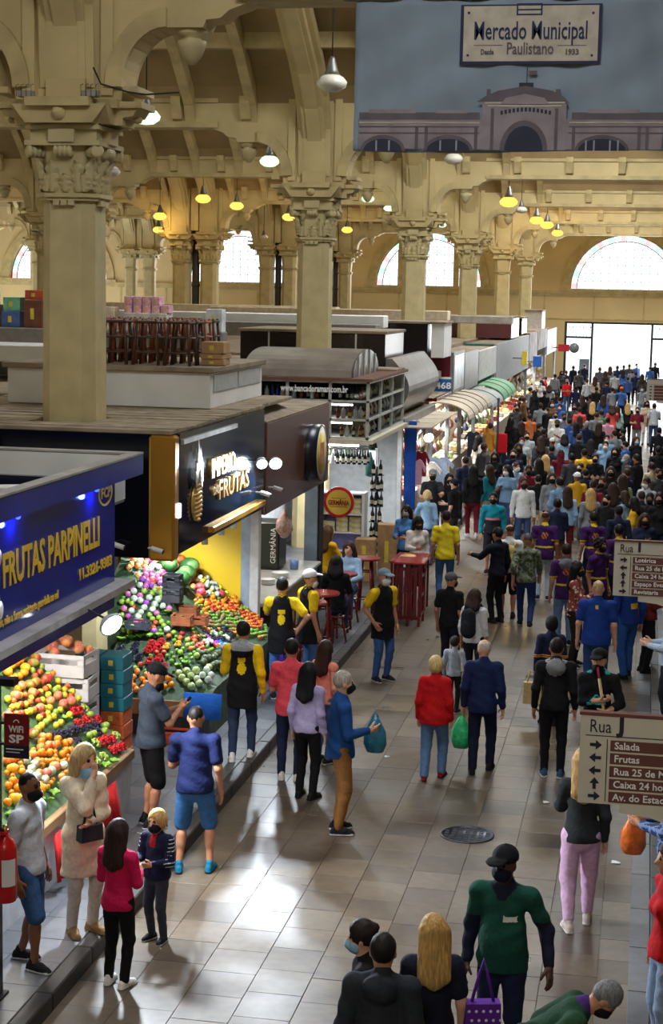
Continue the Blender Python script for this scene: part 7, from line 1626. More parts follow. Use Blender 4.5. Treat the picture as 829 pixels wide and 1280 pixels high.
# ---- left kerb group
p = dict(fem=True, skin='fair', hair='long', hairc=(176, 150, 104), mask='blue', mask_low=0.05, nod=0.12, look=0.25, top=lng((208, 192, 166), hem=-0.36, flare=0.03, puff=0.014, fold=0.006), bot=pants((188, 180, 166)), shoe={'c': (132, 104, 66), 'sole': (150, 120, 80)}, arm_r='chin', arm_l='belly', s=1.0)
WOM, wk = P(feet(104, 1166, 0.15), PI + 0.85, p, 'person in a long cream jumper touching the chin beside the fruit stand', 0.0125)
p = dict(skin='brown', hair='buzz', mask='black', top=tee((196, 202, 212)), bot=dict(kind='shorts', c=(58, 90, 136)), shoe=DS, s=0.98, look=-0.1, legs='step')
P(feet(36, 1206, 0.15), -PI / 2 - 0.15, p, 'person in a pale grey tee and denim shorts beside the extinguisher post', 0.0125)
p = dict(fem=True, skin='fair', hair='long', hairc=(48, 32, 28), s=0.83, hs=1.08, top=lng((206, 24, 86), hem=-0.10), bot=pants((18, 18, 20)), shoe=WS, arm_r='hold', arm_l='hold', look=-0.2)
P(feet(147, 1231), -0.25, p, 'girl in a bright pink jacket and black leggings'.replace('girl', 'small person'), 0.0125)
p = dict(skin='fair', hair='crop', hairc=(204, 172, 112), mask='black', s=0.70, hs=1.2, top=lng((26, 32, 62), puff=0.012, paint=((lambda x, y, z, mi: (mi == 1) & (np.sin(z * 130) > 0.85) & (np.abs(x) > 0.22), (220, 222, 228)), (lambda x, y, z, mi: (y > 0) & (z > 1.30) & (np.abs(x) < 0.045), (170, 30, 40)))), bot=pants((58, 64, 80)), shoe=DS, arm_r='hold', arm_l='hold')
P(feet(196, 1176), PI - 0.35, p, 'small blond person in a navy tracksuit jacket with black mask', 0.0125)
p = dict(skin='tan', hair='buzz', cap=(26, 26, 32), mask='black', mask_low=0.045, top=tee((66, 76, 94)), bot=shorts((20, 20, 24)), shoe=DS, arm_r='phone', arm_l='phone', nod=0.35, s=1.03, bulk=0.012)
GT, gk = P(feet(188, 1032, 0.15), -0.95, p, 'person in a grey tee and black cap looking at a phone', 0.0125)
p = dict(skin='tan', hair='buzz', hairc=(30, 24, 22), top=tee((24, 34, 78)), bot=shorts((56, 104, 160)), shoe={'c': (26, 110, 140), 'sole': (40, 70, 80)}, legs='wide', s=1.0, bulk=0.016, arm_r='down', arm_l='hold', broad=1.05)
P(feet(243, 1088), 0.12, p, 'person in a navy tee, bright blue shorts and teal trainers', 0.0125)
p = dict(skin='tan', hair='short', top=tee((216, 72, 84), hem=-0.11), bot=pants(NAVYJ), shoe=WS, bulk=0.014, s=1.0, arm_l='hold', arm_r='down')
P(feet(362, 974), 0.10, p, 'person in a coral red tee and dark jeans seen from behind')
p = dict(fem=True, skin='fair', hair='long', hairc=(52, 32, 28), top=dict(kind='none', c=(232, 142, 122)), bot=pants(JEAN), s=0.9)
P(by_head(408, 812, p, -0.5), -0.5, p, 'person with dark hair in a sleeveless coral top'); 
p = dict(fem=True, skin='fair', hair='long', hairc=(22, 20, 24), top=lng((172, 162, 204)), bot=pants((20, 20, 24)), shoe=BS, s=0.93)
P(feet(383, 997), -0.3, p, 'person with long black hair in a lavender jumper')
p = dict(skin='fair', hair='short', hairc=(168, 160, 150), mask='black', top=lng((30, 76, 140), hem=-0.10, collar=1), bot=pants((146, 102, 56)), shoe=DS, legs='stand', arm_r='hold', arm_l='down', s=1.04)
DEN, dk = P(feet(424, 1040), -PI / 2 + 0.35, p, 'person in a blue denim jacket and brown trousers with black mask', 0.0125)
# workers of the fruit stalls
def vest(**k): return dict(c=(22, 22, 26), hem=-0.26, flare=0.01, **k)
p = dict(skin='tan', hair='short', top=tee(YELS, collar=1), vest=vest(paint=((pine, YELS),)), bot=pants((74, 118, 190)), arm_l='reach', arm_r='hip', s=1.0)
P(by_head(353, 733, p, 0.15), 0.15, p, 'fruit worker in yellow and black with bare head reaching over the stand')
p = dict(skin='tan', hair='buzz', cap=(222, 222, 222), mask='white', mask_low=0.03, top=tee(YELS, collar=1), vest=vest(), bot=pants(JEAN), s=1.0)
P(by_head(388, 723, p, -0.9), -0.9, p, 'fruit worker in yellow and black with a white cap')
p = dict(skin='tan', hair='short', top=lng(YELS), vest=vest(hood=1, paint=((pine, YELS), (lambda x, y, z, mi: (z > 1.385) & (y < 0.02), (150, 152, 156)))), bot=pants((48, 62, 92)), shoe=WS, s=1.0, arm_l='hold', arm_r='down', legs='step')
P(feet(302, 948, 0.15), 0.1, p, 'fruit worker with a grey hood over yellow sleeves and black vest')
p = dict(skin='tan', hair='buzz', cap=(120, 140, 156), mask='white', top=tee(YELS, collar=1), vest=vest(), bot=pants((58, 92, 150)), s=1.0, arm_r='pocket', arm_l='down')
P(feet(477, 851), -PI / 2 - 0.75, p, 'fruit worker in yellow and black with a grey cap standing on the open floor')
# ---- middle of the corridor
p = dict(fem=True, skin='fair', hair='crop', hairc=(216, 186, 126), top=lng((200, 22, 28), hem=-0.13, flare=0.012, puff=0.008), bot=pants((92, 124, 166), loose=0.012), shoe={'c': (130, 20, 26), 'sole': (60, 20, 20)}, legs='step', bulk=0.016, s=0.885)
RW, _ = P(feet(541, 973), -0.05, p, 'person with short blond hair in a bright red jacket and jeans walking away')
p = dict(skin='fair', hair='bald', hairc=(196, 186, 176), mask='black', look=0.75, top=lng((26, 40, 82), hem=-0.13, puff=0.008), bot=pants((22, 28, 52), loose=0.006), shoe=BS, legs='step', s=0.97)
NM, nk = P(feet(601, 964), 0.0, p, 'balding grey haired person in a navy jacket beside the red jacket')
p = dict(skin='tan', hair='short', top=lng((24, 24, 28), hood=1, hc=(142, 144, 148), hem=-0.08), bot=pants((18, 18, 22)), shoe={'c': (52, 78, 112), 'sole': (228, 228, 228)}, s=1.0)
P(feet(690, 970), 0.05, p, 'person in a black leather jacket with a grey hood seen from behind')
p = dict(fem=True, skin='fair', hair='long', hairc=(176, 140, 88), top=lng((42, 46, 48)), bot=pants((216, 174, 206), loose=0.014, cuff=1), shoe={'c': (196, 178, 168), 'sole': (230, 228, 226)}, arm_l='phone', legs='step', s=1.0)
PW, pk = P(feet(722, 1158), 0.15, p, 'person in pale pink sweatpants and a dark jacket', 0.0125)
p = dict(skin='fair', hair='buzz', cap=(20, 20, 24), mask='black', mask_low=0.04, top=dict(kind='half', c=(16, 18, 22), hood=1, hc=(40, 150, 145), paint=((lambda x, y, z, mi: (y > 0) & (np.abs(x) < 0.10) & (z > 1.10) & (z < 1.15), (50, 190, 185)), (lambda x, y, z, mi: (y > 0) & (z > 1.16) & (z < 1.225) & (np.abs(np.abs(x) + z - 1.25 + 0.03) < 0.012), (50, 190, 185)))), bot=pants((110, 112, 122)), arm_r='flute_hi', arm_l='flute_lo', hand_r='grip', hand_l='grip', look=-0.15, s=1.02)
FLU, fk = P(by_head(749, 825, p, PI - 0.1), PI - 0.1, p, 'person in a black hoodie with a teal print playing a wooden flute')
p = dict(fem=True, skin='tan', hair='mid', hairc=(52, 32, 30), mask='black', top=dict(kind='half', c=(222, 220, 224)), bot=pants((26, 30, 50)), look=-0.5, s=0.9)
BP, _ = P(feet(590, 866), -0.3, p, 'person in a white top with a small black backpack')
p = dict(skin='fair', hair='short', hairc=(40, 28, 26), s=0.62, hs=1.25, top=lng((150, 156, 168)), bot=pants((20, 20, 24)), shoe=DS, arm_r='side')
P(feet(566, 890), -0.25, p, 'small person in a grey jumper and black trousers')
p = dict(skin='tan', hair='buzz', cap=(88, 90, 96), mask='black', top=tee((20, 22, 28)), bot=pants((26, 28, 40)), look=-0.35, bulk=0.012, s=0.94)
P(feet(560, 846), -0.45, p, 'person in a black tee and grey cap beside the white top and backpack')
p = dict(skin='tan', hair='buzz', hairc=(90, 84, 80), top=dict(kind='half', c='camo_cloth'), bot=pants((34, 52, 100)), shoe=DS, legs='walk2', arm_r='swing_f', arm_l='swing_b')
P(feet(656, 784), 0.08, p, 'person in a camouflage top and jeans walking away')
p = dict(skin='tan', hair='short', top=tee((228, 204, 44), collar=1, hem=-0.10), bot=pants((66, 106, 156)), bulk=0.01, s=1.02, legs='step')
P(by_head(558, 647, p, 0.1), 0.1, p, 'person in a bright yellow polo shirt and jeans')
p = dict(skin='tan', hair='bald', hairc=(60, 50, 46), top=tee((218, 220, 224)), bot=shorts((30, 32, 36)), shoe=BS, look=0.5)
YB_, yk = P(by_head(637, 664, p, 0.15), 0.15, p, 'balding person in a white tee with a yellow backpack')
p = dict(skin='tan', hair='short', top=lng((24, 28, 44)), bot=pants((20, 22, 28)), shoe=BS, arm_l='reach')
P(by_head(622, 668, p, 0.9), 0.9, p, 'person in dark navy clothes reaching to a bag')
p = dict(skin='tan', hair='short', mask='black', top=lng((22, 140, 160), puff=0.01, paint=((lambda x, y, z, mi: (mi != 1) & (z < 1.14), (30, 30, 36)), (lambda x, y, z, mi: (mi != 1) & (z >= 1.14) & (z < 1.18), (206, 120, 140)))), bot=shorts((24, 26, 38)), shoe=DS, legs='step', look=-0.2)
P(by_head(617, 623, p, PI + 0.1), PI + 0.1, p, 'person in a turquoise and black windbreaker with black mask')
# friends in purple shirts
def purple(**k):
    return tee((66, 30, 92), hem=-0.13, collar=1, hc=(110, 110, 116) if k.get('hood') else (226, 196, 40), paint=((lambda x, y, z, mi: (mi != 1) & (z > 1.03) & (z < 1.075), (226, 196, 40)), (lambda x, y, z, mi: (mi == 1) & (z > 1.165) & (z < 1.20), (226, 196, 40)), (lambda x, y, z, mi: (y < -0.02) & (x ** 2 + ((z - 1.28) / 1.0) ** 2 < 0.0042) & (np.sin(x * 90 + z * 60) > -0.4), (230, 130, 60))), **k)
for (px, py, rz, hr, hc, sk, ms, bt, lb, ex) in ((682, 647, 0.05, 'bald', (60, 44, 36), 'tan', None, (172, 190, 210), 'balding person in a purple and yellow team shirt and pale jeans', dict(bulk=.02)), (742, 648, 0.45, 'short', (34, 26, 24), 'tan', 'black', (26, 28, 40), 'person in a purple team shirt beside the white trousers', dict()), (751, 682, -2.2, 'curly', (26, 20, 20), 'tan', 'black', (30, 40, 70), 'curly haired masked person in a purple team shirt', dict()), (708, 689, 0.2, 'short', (40, 30, 26), 'tan', None, (100, 130, 170), 'person in a purple team shirt with a grey hood', dict()), (774, 664, 0.3, 'short', (24, 20, 20), 'tan', None, (24, 26, 40), 'person in a purple team shirt behind the Rua I sign', dict())):
    p = dict(skin=sk, hair=hr, hairc=hc, mask=ms, top=purple(hood=1 if 'hood' in lb else None), bot=pants(bt, loose=0.006), shoe=DS, **ex)
    P(by_head(px, py, p, rz), rz, p, lb, 0.016)
p = dict(skin='fair', hair='bald', hairc=(196, 170, 130), top=tee((28, 62, 146), hem=-0.12, paint=((lambda x, y, z, mi: (y < 0) & (np.abs(x) < 0.02) & (z > 1.34) & (z < 1.39), (220, 200, 70)),)), bot=pants((44, 72, 124)), shoe={'c': (30, 110, 120), 'sole': (200, 200, 200)}, bulk=0.035, s=1.03, broad=1.1)
P(by_head(748, 736, p, -0.05), -0.05, p, 'large person in a royal blue tee seen from behind')
p = dict(fem=True, skin='fair', hair='long', hairc=(24, 20, 22), mask='black', top=lng('floral_cloth'), bot=pants((40, 30, 34)), arm_r='phone', arm_l='hold', s=0.98)
P(by_head(722, 712, p, -1.7), -1.7, p, 'black haired person in a red and white floral top')
p = dict(fem=True, skin='tan', hair='crop', hairc=(22, 20, 22), s=0.88, top=lng((22, 28, 56), paint=((lambda x, y, z, mi: (z > 1.10) & (z < 1.15) & (np.sin(z * 190) > -0.2), (216, 150, 60)),)), bot=pants((24, 26, 40)), shoe=BS)
KN, kn_ = P(by_head(690, 780, p, 0.1), 0.1, p, 'person in a navy jumper with orange stripes and a beige bag')
p = dict(skin='tan', hair='short', top=lng((26, 58, 136), paint=((lambda x, y, z, mi: (y < 0.05) & (x > -0.02) & (z > 1.10) & (z < 1.19) & (mi != 1), (226, 186, 50)),)), bot=pants((42, 84, 152), loose=0.01), shoe=BS, legs='step')
P(feet(782, 846), 0.5, p, 'person in a blue tracksuit top with a yellow patch')
p = dict(fem=True, skin='tan', hair='long', hairc=(50, 30, 26), top=lng((116, 40, 32), puff=0.012), bot=pants((22, 22, 26)), shoe=BS, arm_r='hold')
P(feet(806, 840), -1.2, p, 'person in a rust red jacket and black trousers'); SPOTS.append((0.3, 22.5))
p = dict(skin='fair', hair='short', top=lng((170, 186, 206)), bot=pants((30, 34, 44)), shoe=DS, arm_r='hold', arm_l='hold')
P((0.45, 22.6, 0.157), 1.4, p, 'person in a pale blue shirt at the opposite kerb')
# ---- at the bar tables and the bottle stall
p = dict(fem=True, skin='fair', hair='long', hairc=(96, 66, 44), legs='sit', top=lng((236, 176, 30)), bot=pants((40, 40, 50)), arm_r='table', arm_l='table')
P((-5.72, 30.35, 0.27), -0.7, p, 'brown haired person in a yellow jacket sitting at the tables', 0.018)
p = dict(fem=True, skin='fair', hair='mid', hairc=(60, 42, 36), legs='sit', top=lng((150, 180, 214)), bot=pants((60, 80, 120)), arm_r='table', arm_l='table')
P((-5.0, 28.55, 0.27), PI, p, 'person in a pale blue shirt sitting at the tables', 0.018)
p = dict(fem=True, skin='fair', hair='mid', hairc=(20, 18, 20), legs='sit', top=lng((22, 22, 26), hoodup=1), bot=pants((40, 50, 80)), arm_r='table', arm_l='table')
P((-4.92, 26.9, 0.27), 0.05, p, 'person with a black hood up sitting at the tables', 0.018)
p = dict(fem=True, skin='fair', hair='long', hairc=(24, 20, 22), mask='grey', top=lng((78, 130, 190)), bot=pants((24, 24, 30)), arm_r='hold', arm_l='hold')
P(by_head(508, 640, p, PI - 0.2), PI - 0.2, p, 'person in a denim shirt and grey mask beside the paper sacks', 0.018)
p = dict(fem=True, skin='tan', hair='long', hairc=(22, 18, 20), mask='black', nod=0.3, top=lng((214, 208, 204)), bot=dict(kind='skirt', c=(28, 28, 34), len=0.42), shoe=BS, arm_r='hold', arm_l='down', s=0.96)
P(by_head(523, 654, p, PI + 0.4), PI + 0.4, p, 'person in a cream blouse and black skirt looking down', 0.018)
p = dict(fem=True, skin='fair', hair='crop', hairc=(206, 176, 116), top=lng((150, 184, 214)), bot=pants((70, 90, 130)), arm_l='reach', s=0.95)
P(by_head(534, 620, p, 0.3), 0.3, p, 'blond person in a pale blue jumper at the bottle stall', 0.018)
p = dict(skin='tan', hair='buzz', cap=(120, 126, 118), mask='black', top=tee((30, 32, 36)), bot=pants(BLK_), arm_r='hold', arm_l='reach', bulk=0.02)
P(by_head(541, 594, p, PI + 0.2, 0.15), PI + 0.2, p, 'stallholder in a grey cap and black tee under the floodlight', 0.018)

# ---- things carried
def tote(body, k, nm, c, label, side, drop=0.36, w_=0.30, h_=0.34, dots=None, off=(0, 0, 0), grp=None):
    q = local(body, k + np.array(off)); o = empty('tote_bag', (q.x, q.y, q.z - drop), body.rotation_euler[2] + (PI / 2 if side else 0), label, 'bag')
    m_ = MB(); m_.prism([(-w_ / 2, 0), (w_ / 2, 0), (w_ * 0.46, h_), (-w_ * 0.46, h_)], -0.05, 0.05, 'y'); m_.obj('bag_body', fab(*c), o); MB().tube([(-w_ * 0.3, 0, h_ - 0.01), (-w_ * 0.14, 0, h_ + 0.16), (0, 0, drop + 0.02), (w_ * 0.14, 0, h_ + 0.16), (w_ * 0.3, 0, h_ - 0.01)], 0.012).obj('handle', fab(*c), o)
    if dots:
        m_ = MB()
        for i in range(5):
            for j in range(5):
                for s_ in (-1, 1): m_.lathe([(0, 0.002), (0.011, 0.001)], 8, (0, 0, 0), T=Matrix.Translation((-w_ * 0.38 + i * w_ * 0.19 + (0.02 if j % 2 else 0), s_ * 0.051, 0.03 + j * 0.065)) @ Matrix.Rotation(-s_ * PI / 2, 4, 'X'), cap=False)
        m_.obj('dot_print', fab(*dots), o)
    return o
tote(BLO, bk['shr'], 'b', (96, 40, 150), 'purple tote bag with white dots on the blonde person', False, 0.62, 0.26, 0.34, (230, 225, 240), (0.20, -0.06, 0.04))
tote(KN, kn_['wrl'], 'k', (196, 170, 120), 'beige cloth bag held by the striped navy jumper', False, 0.42, 0.26, 0.30, None, (-0.04, 0, -0.06))
def pbag(loc, c, label, s=1.0):
    o = empty('plastic_bag', loc, 0, label, 'bag'); MB().lathe([(0.0, 0.0), (0.09 * s, 0.01), (0.13 * s, 0.10 * s), (0.12 * s, 0.24 * s), (0.06 * s, 0.36 * s), (0.025, 0.42 * s)], 10, sy=0.6).obj('bag_body', mat('plastic_%d_%d_%d' % c, rgb(*c), 0.35, var=0.25, scale=14, bump=0.8), o); MB().tube([(-0.03, 0, 0.40 * s), (0, 0, 0.47 * s), (0.03, 0, 0.40 * s)], 0.01).obj('handle', mat('plastic_%d_%d_%d' % c, rgb(*c)), o); return o
q = local(NM, nk['wrl']); pbag((q.x - 0.02, q.y, q.z - 0.56), (50, 190, 120), 'translucent green plastic bag held by the navy jacket', 1.0)
q = local(DEN, np.array([-0.02, 0.36, 0.95])); pbag((q.x, q.y + 0.05, q.z - 0.12), (40, 120, 150), 'patterned blue bag held in front of the denim jacket', 1.0)
q = local(PL, np.array([0, 0.36, 0.8])); pbag((q.x, q.y, q.z), (226, 110, 40), 'orange and white shopping bag at the kerb', 0.9)
def phone(body, k, label, c=(30, 34, 40)):
    q = local(body, k); MB().bbox(-0.036, 0.036, -0.075, 0.075, -0.005, 0.005, 0.003).obj('phone', gloss(*c), None, q, rot=(0.9, 0, body.rotation_euler[2]), label=label, cat='phone')
phone(GT, gk['wrr'] * 0.5 + gk['wrl'] * 0.5 + np.array([0, 0.10, 0.06]), 'dark phone held by the grey tee'); phone(PW, pk['wrl'] + np.array([0.03, 0.11, 0.05]), 'pale teal phone held by the pink sweatpants', (120, 190, 190))
a, b = local(FLU, fk['head'] + np.array([0, 0.11, -0.06])), local(FLU, fk['wrl'] + np.array([-0.03, 0.06, -0.20])); m_ = MB(); m_.cyl(a, a + (b - a) * 0.18, 0.014, n=10, m=1); m_.cyl(a + (b - a) * 0.18, b, 0.017, 0.02, n=10)
m_.obj('wooden_flute', [mat('flute_wood', rgb(196, 170, 120), 0.4), fab(200, 60, 120)], label='long pale wooden flute with a pink mouthpiece', cat='flute')
def backpack(body, c, label, s=1.0, trim=None):
    q = local(body, np.array([0, -0.245, 0.98])); o = empty('backpack', q, body.rotation_euler[2], label, 'backpack')
    f = Field((-0.2, -0.16, -0.05), (0.2, 0.16, 0.5), 0.018); f.cone((0, 0, 0.10), (0, 0, 0.32), 0.12, 0.115, 0.03, flat=0.62); f.cone((0, -0.05, 0.1), (0, -0.05, 0.18), 0.085, 0.08, 0.03, flat=0.6); V, F, T = f.net()
    put('bag_body', np_mesh('backpack', V * s, F, [fab(*c)]), o)
    for sx in (-1, 1): MB().tube([(sx * 0.08, 0.05, 0.40 * s), (sx * 0.10, 0.12, 0.46 * s), (sx * 0.11, 0.20, 0.475 * s), (sx * 0.115, 0.30, 0.38 * s)], 0.016).obj('strap', fab(*(trim or c)), o)
    MB().tube([(-0.03, 0.03, 0.42 * s), (0, 0.03, 0.46 * s), (0.03, 0.03, 0.42 * s)], 0.008).obj('handle', fab(*(trim or c)), o)
backpack(BP, (30, 34, 42), 'small black backpack worn over the white top'); backpack(YB_, (206, 180, 110), 'pale yellow backpack worn over the white tee', 0.95)
tote(WOM, wk['wrl'], 'w', (40, 44, 50), 'small dark shoulder bag of the cream jumper', False, 0.16, 0.22, 0.14)

# ---- the crowd: copies of a few figures, each with its own clothes
def proto(p, h=0.024):
    p = dict(p); p.setdefault('legs', 'stand'); p.setdefault('skin', 'tan'); p.setdefault('shoe', DS); p['ph'] = 1.0
    k = skeleton(p); V, F, mi, ms = build_body(k, p, h); parts = [(V, F, np.where(mi == 0, 0, 5))]
    V, F, t = top_field(k, p, h).net(); parts.append((V, F, np.full(len(F), 1)))
    V, F, t = bottom_field(k, p, h).net(); parts.append((V, F, np.full(len(F), 2)))
    for n, sd in (('r', 1), ('l', -1)): V, F, m = shoe_mesh(k, p, n, sd, 0.02); parts.append((V, F, np.full(len(F), 3)))
    if p.get('hair'): V, F = hair_mesh(k, p, 0.02); parts.append((V, F, np.full(len(F), 4)))
    if p.get('mask'): V, F = mask_mesh(k, p, 0.014); parts.append((V, F, np.full(len(F), 6)))
    if p.get('cap'): V, F, m = cap_mesh(k, p, 0.018); parts.append((V, F, np.full(len(F), 7)))
    o = 0; vs, fs, ms_ = [], [], []
    for V, F, m in parts: vs.append(V); fs.append(F + o); ms_.append(m); o += len(V)
    return np_mesh('person', np.concatenate(vs), np.concatenate(fs), [skin('tan')] * 8, np.concatenate(ms_)), k
X_ = dict(c=(0, 0, 0))
PR = {
 'm': proto(dict(top=lng((0, 0, 0)), bot=pants((0, 0, 0)), hair='short', mask='black')), 'mw': proto(dict(top=lng((0, 0, 0)), bot=pants((0, 0, 0)), hair='short', mask='black', legs='walk', arm_r='swing_b', arm_l='swing_f')),
 'mt': proto(dict(top=tee((0, 0, 0)), bot=pants((0, 0, 0)), hair='short', mask='black', arm_r='hold', bulk=0.012)), 'mc': proto(dict(top=tee((0, 0, 0)), bot=pants((0, 0, 0)), hair='buzz', cap=(0, 0, 0), mask='black', arm_l='phone')),
 'ms': proto(dict(top=tee((0, 0, 0)), bot=shorts((0, 0, 0)), hair='short', mask='black', legs='step')), 'mh': proto(dict(top=lng((0, 0, 0), hoodup=1), bot=pants((0, 0, 0)), hair='short', mask='black')),
 'f': proto(dict(fem=True, top=lng((0, 0, 0)), bot=pants((0, 0, 0)), hair='long', mask='black', s=.95)), 'fw': proto(dict(fem=True, top=lng((0, 0, 0)), bot=pants((0, 0, 0)), hair='long', mask='black', legs='walk2', arm_l='swing_b', arm_r='hold')),
 'fs': proto(dict(fem=True, top=lng((0, 0, 0)), bot=dict(kind='skirt', c=(0, 0, 0)), hair='mid', mask='black', arm_l='belly')), 'fm': proto(dict(fem=True, top=tee((0, 0, 0)), bot=pants((0, 0, 0)), hair='mid', mask='black', arm_r='phone')),
 'fb': proto(dict(fem=True, top=lng((0, 0, 0), puff=0.015), bot=pants((0, 0, 0)), hair='bun', mask='black', arm_r='hold', arm_l='hold')), 'up': proto(dict(top=lng((0, 0, 0)), bot=pants((0, 0, 0)), hair='short', mask='black', arm_l='up')),
}
PW_ = {'m': 'standing', 'mw': 'striding', 'mt': 'in a tee', 'mc': 'in a cap', 'ms': 'in shorts', 'mh': 'with hood up', 'f': 'with long hair', 'fw': 'with long hair striding', 'fs': 'in a skirt', 'fm': 'with shoulder length hair', 'fb': 'with tied hair', 'up': 'raising an arm'}
CN = {'k': ((24, 24, 28), 'black'), 'n': ((28, 36, 62), 'navy'), 'w': ((224, 224, 222), 'white'), 'g': ((130, 134, 140), 'grey'), 'lg': ((178, 184, 190), 'pale grey'), 'dg': ((72, 72, 76), 'dark grey'), 'r': ((206, 34, 44), 'red'), 'c': ((220, 84, 84), 'coral'), 'bu': ((112, 28, 42), 'burgundy'), 'b': ((62, 96, 160), 'blue'), 'lb': ((150, 184, 214), 'pale blue'), 'dn': ((128, 162, 196), 'light denim'), 'j': ((62, 84, 124), 'denim blue'), 't': ((28, 130, 140), 'teal'), 'gr': ((112, 132, 92), 'olive green'), 'y': ((230, 176, 40), 'yellow'), 'o': ((222, 130, 76), 'orange'), 'br': ((120, 84, 56), 'brown'), 'be': ((196, 178, 150), 'beige'), 'pk': ((222, 160, 180), 'pink'), 'oc': ((176, 120, 44), 'ochre'), 'tg': ((150, 186, 180), 'pale teal')}
HC = {'k': (24, 20, 20), 'b': (56, 38, 30), 'y': (196, 160, 100), 'g': (150, 148, 146)}
CROWD = """568 605 mt k dg k 70|562 599 f k n k 200|582 577 m n k k 20|592 589 fw k bu k 10|614 588 f t be b 60|620 571 fm k n k 180|641 568 mt n k b 175|647 584 mt lb j b 230|661 588 fb bu g k 190|671 580 f k n k 20|682 575 f lb dn y 10|660 552 mt lg g b 180|673 600 m k be k 10|704 568 mh bu dn k 10
717 573 m dg k k 5|722 597 mc y j w 20|742 573 fb k k b 180|728 567 m y n k 10|739 593 m n k k 0|760 590 fs k g b 185|769 565 f k k k 180|757 557 m dn n k 175|783 574 m dg n g 100|781 592 m n n b 60|780 601 f gr j b 10|792 622 m n k b 0|810 583 fb be br b 20|807 604 mt lg j k 140|801 575 m k k k 60|823 570 m k n k 0|797 630 fm y j k 70|813 624 fb k bu k 170|806 650 fm n r b 180|735 618 f g w y 15|713 616 f lb bu b 10|697 631 fb n br k 0|744 606 m bu k b 350
709 477 mt r j g 200|675 478 mc r k k 100|696 493 mt k k b 0|668 496 f k k k 40|662 522 mt o j b 20|674 534 m k n k 300|659 545 mt lg g b 180|688 553 mc g k w 0|701 530 mc w be b 180|695 519 m w j b 170|712 528 m b k k 0|613 540 up oc be b 330|639 527 f k k k 310|638 504 m k n k 0|704 509 fb b k k 180|714 509 m dg k b 180|648 560 fm k g b 190
720 486 m n j k 0|724 466 m dg k k 0|731 458 m n k b 0|717 460 fb k k k 10|734 477 m lg k b 30|744 474 f be j b 0|746 487 m k k k 0|759 480 m n n k 10|767 488 mt g j k 0|776 487 mc b n o 0|785 474 m b k b 0|795 468 m n k k 0|803 471 f dg k b 0|803 487 mh g dn k 180|725 513 mt c n b 0|741 507 f k n y 0|752 517 fb gr k b 30|766 511 fm c k b 0|772 512 f tg k b 10|785 508 f k k y 0|797 513 mt bu g k 180|809 505 fm be w b 190|818 513 mt lg j k 0|734 531 m n k g 0|716 533 f b j k 20|759 549 m dn k k 180|749 533 f k k b 0|769 543 mw g n k 40|779 541 fb k dg k 90|824 545 m k k k 0
750 462 m dg k k 0|763 461 f g k b 0|772 460 m n k k 0|780 459 m k k k 0|787 458 m dg n b 0|796 457 m n k k 0|813 461 m b k k 0|819 459 m k n b 0|757 467 f dg k b 0|769 469 mt lg j k 0|779 465 f b k k 0|790 464 m g n b 0|708 466 m n k k 0|702 470 f dg k b 0|694 474 m k j k 0|687 485 fm lg k b 0|681 492 m k k k 0|690 505 f br k b 0|684 514 m k n k 0|676 508 mt g k b 0|700 500 m b k k 0|728 498 f k k b 10|738 497 m dg n k 0|754 498 f b k b 0|706 521 m g n k 0|727 524 f k j b 0|743 520 m n k b 0|760 526 m k k k 0|680 541 m k n k 330|672 551 f dg k b 20|690 562 m n k k 0|706 548 fm k k k 0|724 548 m k n b 0|739 555 f dg k k 0|782 557 m b k k 60|795 551 f k k b 100|628 555 f n k b 300|652 532 f k br b 20|645 515 m dg k k 330|655 505 m br k b 300|662 482 fm w k b 300|650 492 m g n k 310|605 560 m dg k b 320|598 556 f k k k 300|632 588 fm k j k 160|655 604 m n j b 20|690 598 f g n b 0|700 604 fb k k k 30|726 585 m k n k 0|752 604 m k k b 0|770 612 f dg j b 10|762 625 m k n k 20|785 620 fm lb j b 60|822 600 m dg k b 30|820 632 f k n k 40|774 640 m n k k 10"""
rng = random.Random(3); CR = []
for e in CROWD.replace('\n', '|').split('|'):
    x, y, pr_n, tc, bc, hc, a = e.split(); a = float(a)
    if len(CR) > 88:
        if tc in 'kn' and rng.random() < 0.45: tc = rng.choice(['lg', 'w', 'g', 'lb', 'dn', 'be', 'pk', 'c', 'b', 'gr'])
        if rng.random() < 0.4: a = 180 + rng.uniform(-40, 40)
    CR.append([float(x), float(y), pr_n, tc, bc, hc, math.radians(a)])
pts = []
for e in CR:
    me, k = PR[e[2]]; s = rng.uniform(0.95, 1.05); e.append(s)
    w_ = atz(e[0], e[1], k['head'][2] * s); pts.append([w_.x, min(w_.y, 106.5)])
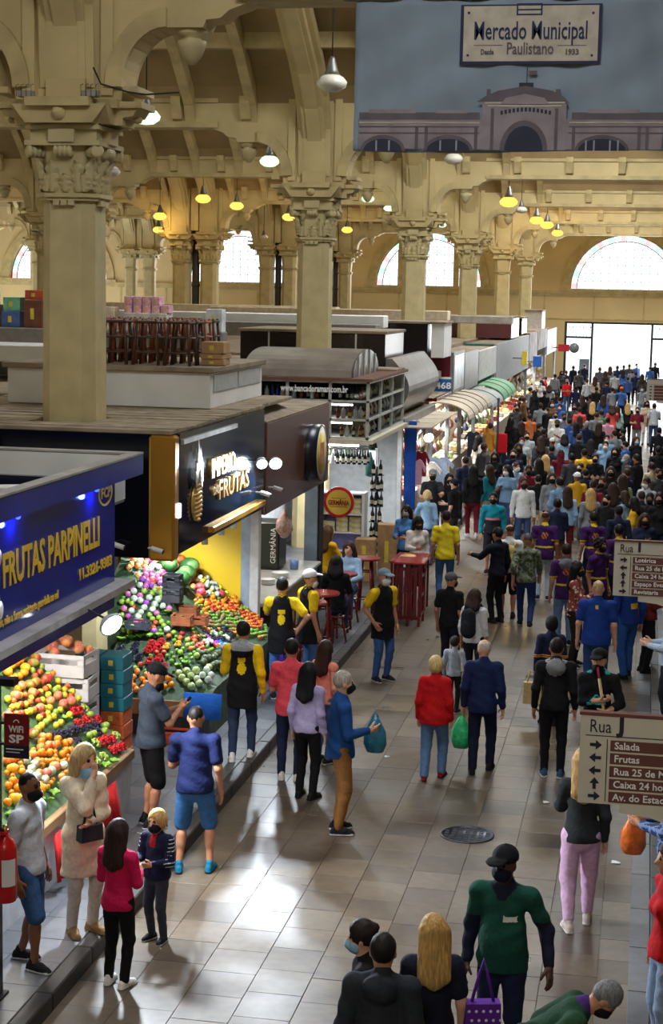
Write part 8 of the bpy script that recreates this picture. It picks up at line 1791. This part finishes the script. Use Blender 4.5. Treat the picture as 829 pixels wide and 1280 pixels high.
pts = np.array(pts); fixed = np.array(SPOTS); orig = pts.copy()
for it in range(120):
    allp = np.concatenate([pts, fixed]); d = pts[:, None] - allp[None]; r = np.sqrt((d ** 2).sum(2)) + 1e-6
    r[np.arange(len(pts)), np.arange(len(pts))] = 9
    push = np.clip(0.64 - r, 0, None) / r; mv = (d * push[..., None] * np.array([0.35, 0.5])).sum(1); pts += mv + (orig - pts) * 0.02
    pts[:, 0] = np.clip(pts[:, 0], -5.05, 0.9); pts[:, 1] = np.minimum(pts[:, 1], 106.8)
seen = {}
MASKW = [('black', 0.6), ('white', 0.25), ('blue', 0.15)]
for e, (x, y) in zip(CR, pts):
    me, k = PR[e[2]]; tcol, tn = CN[e[3]]; bcol, bn_ = CN[e[4]]
    lb = 'person %s, %s top, %s %s' % (PW_[e[2]], tn, bn_, 'skirt' if e[2] == 'fs' else 'shorts' if e[2] == 'ms' else 'trousers')
    if e[5] == 'y': lb += ', blond'
    elif e[5] == 'g': lb += ', grey hair'
    lb += ', facing the gate' if math.cos(e[6]) > 0.5 else ', facing the hall' if math.cos(e[6]) < -0.5 else ', turned to the stalls' if math.sin(e[6]) > 0 else ', turned from the stalls'
    o = put('person', me, None, (x, y, gz(x)), e[6] + rng.uniform(-0.15, 0.15), lb, 'person', 'crowd: ' + lb, scale=(e[7],) * 3)
    hcol = HC.get(e[5], HC['k']); ms_ = [skin(rng.choice(['fair', 'tan', 'tan', 'brown'])), fab(*tcol), fab(*bcol), fab(*rng.choice([(28, 28, 32), (215, 215, 215), (60, 50, 44)])), hairm(hcol), mat('eye_dark', rgb(30, 22, 20)), fab(*MASKC[rng.choice(['black', 'black', 'white', 'black', 'blue'])]), fab(*({'w': (224, 224, 224), 'o': (226, 90, 40)}.get(e[5], (40, 40, 46))))]
    for i in range(8): o.material_slots[i].link = 'OBJECT'; o.material_slots[i].material = ms_[i]
# a few carried things in the crowd
def cbag(px, py, z, c, label, s=1.0): q = atz(px, py, z); pbag((q.x, q.y, q.z), c, label, s)
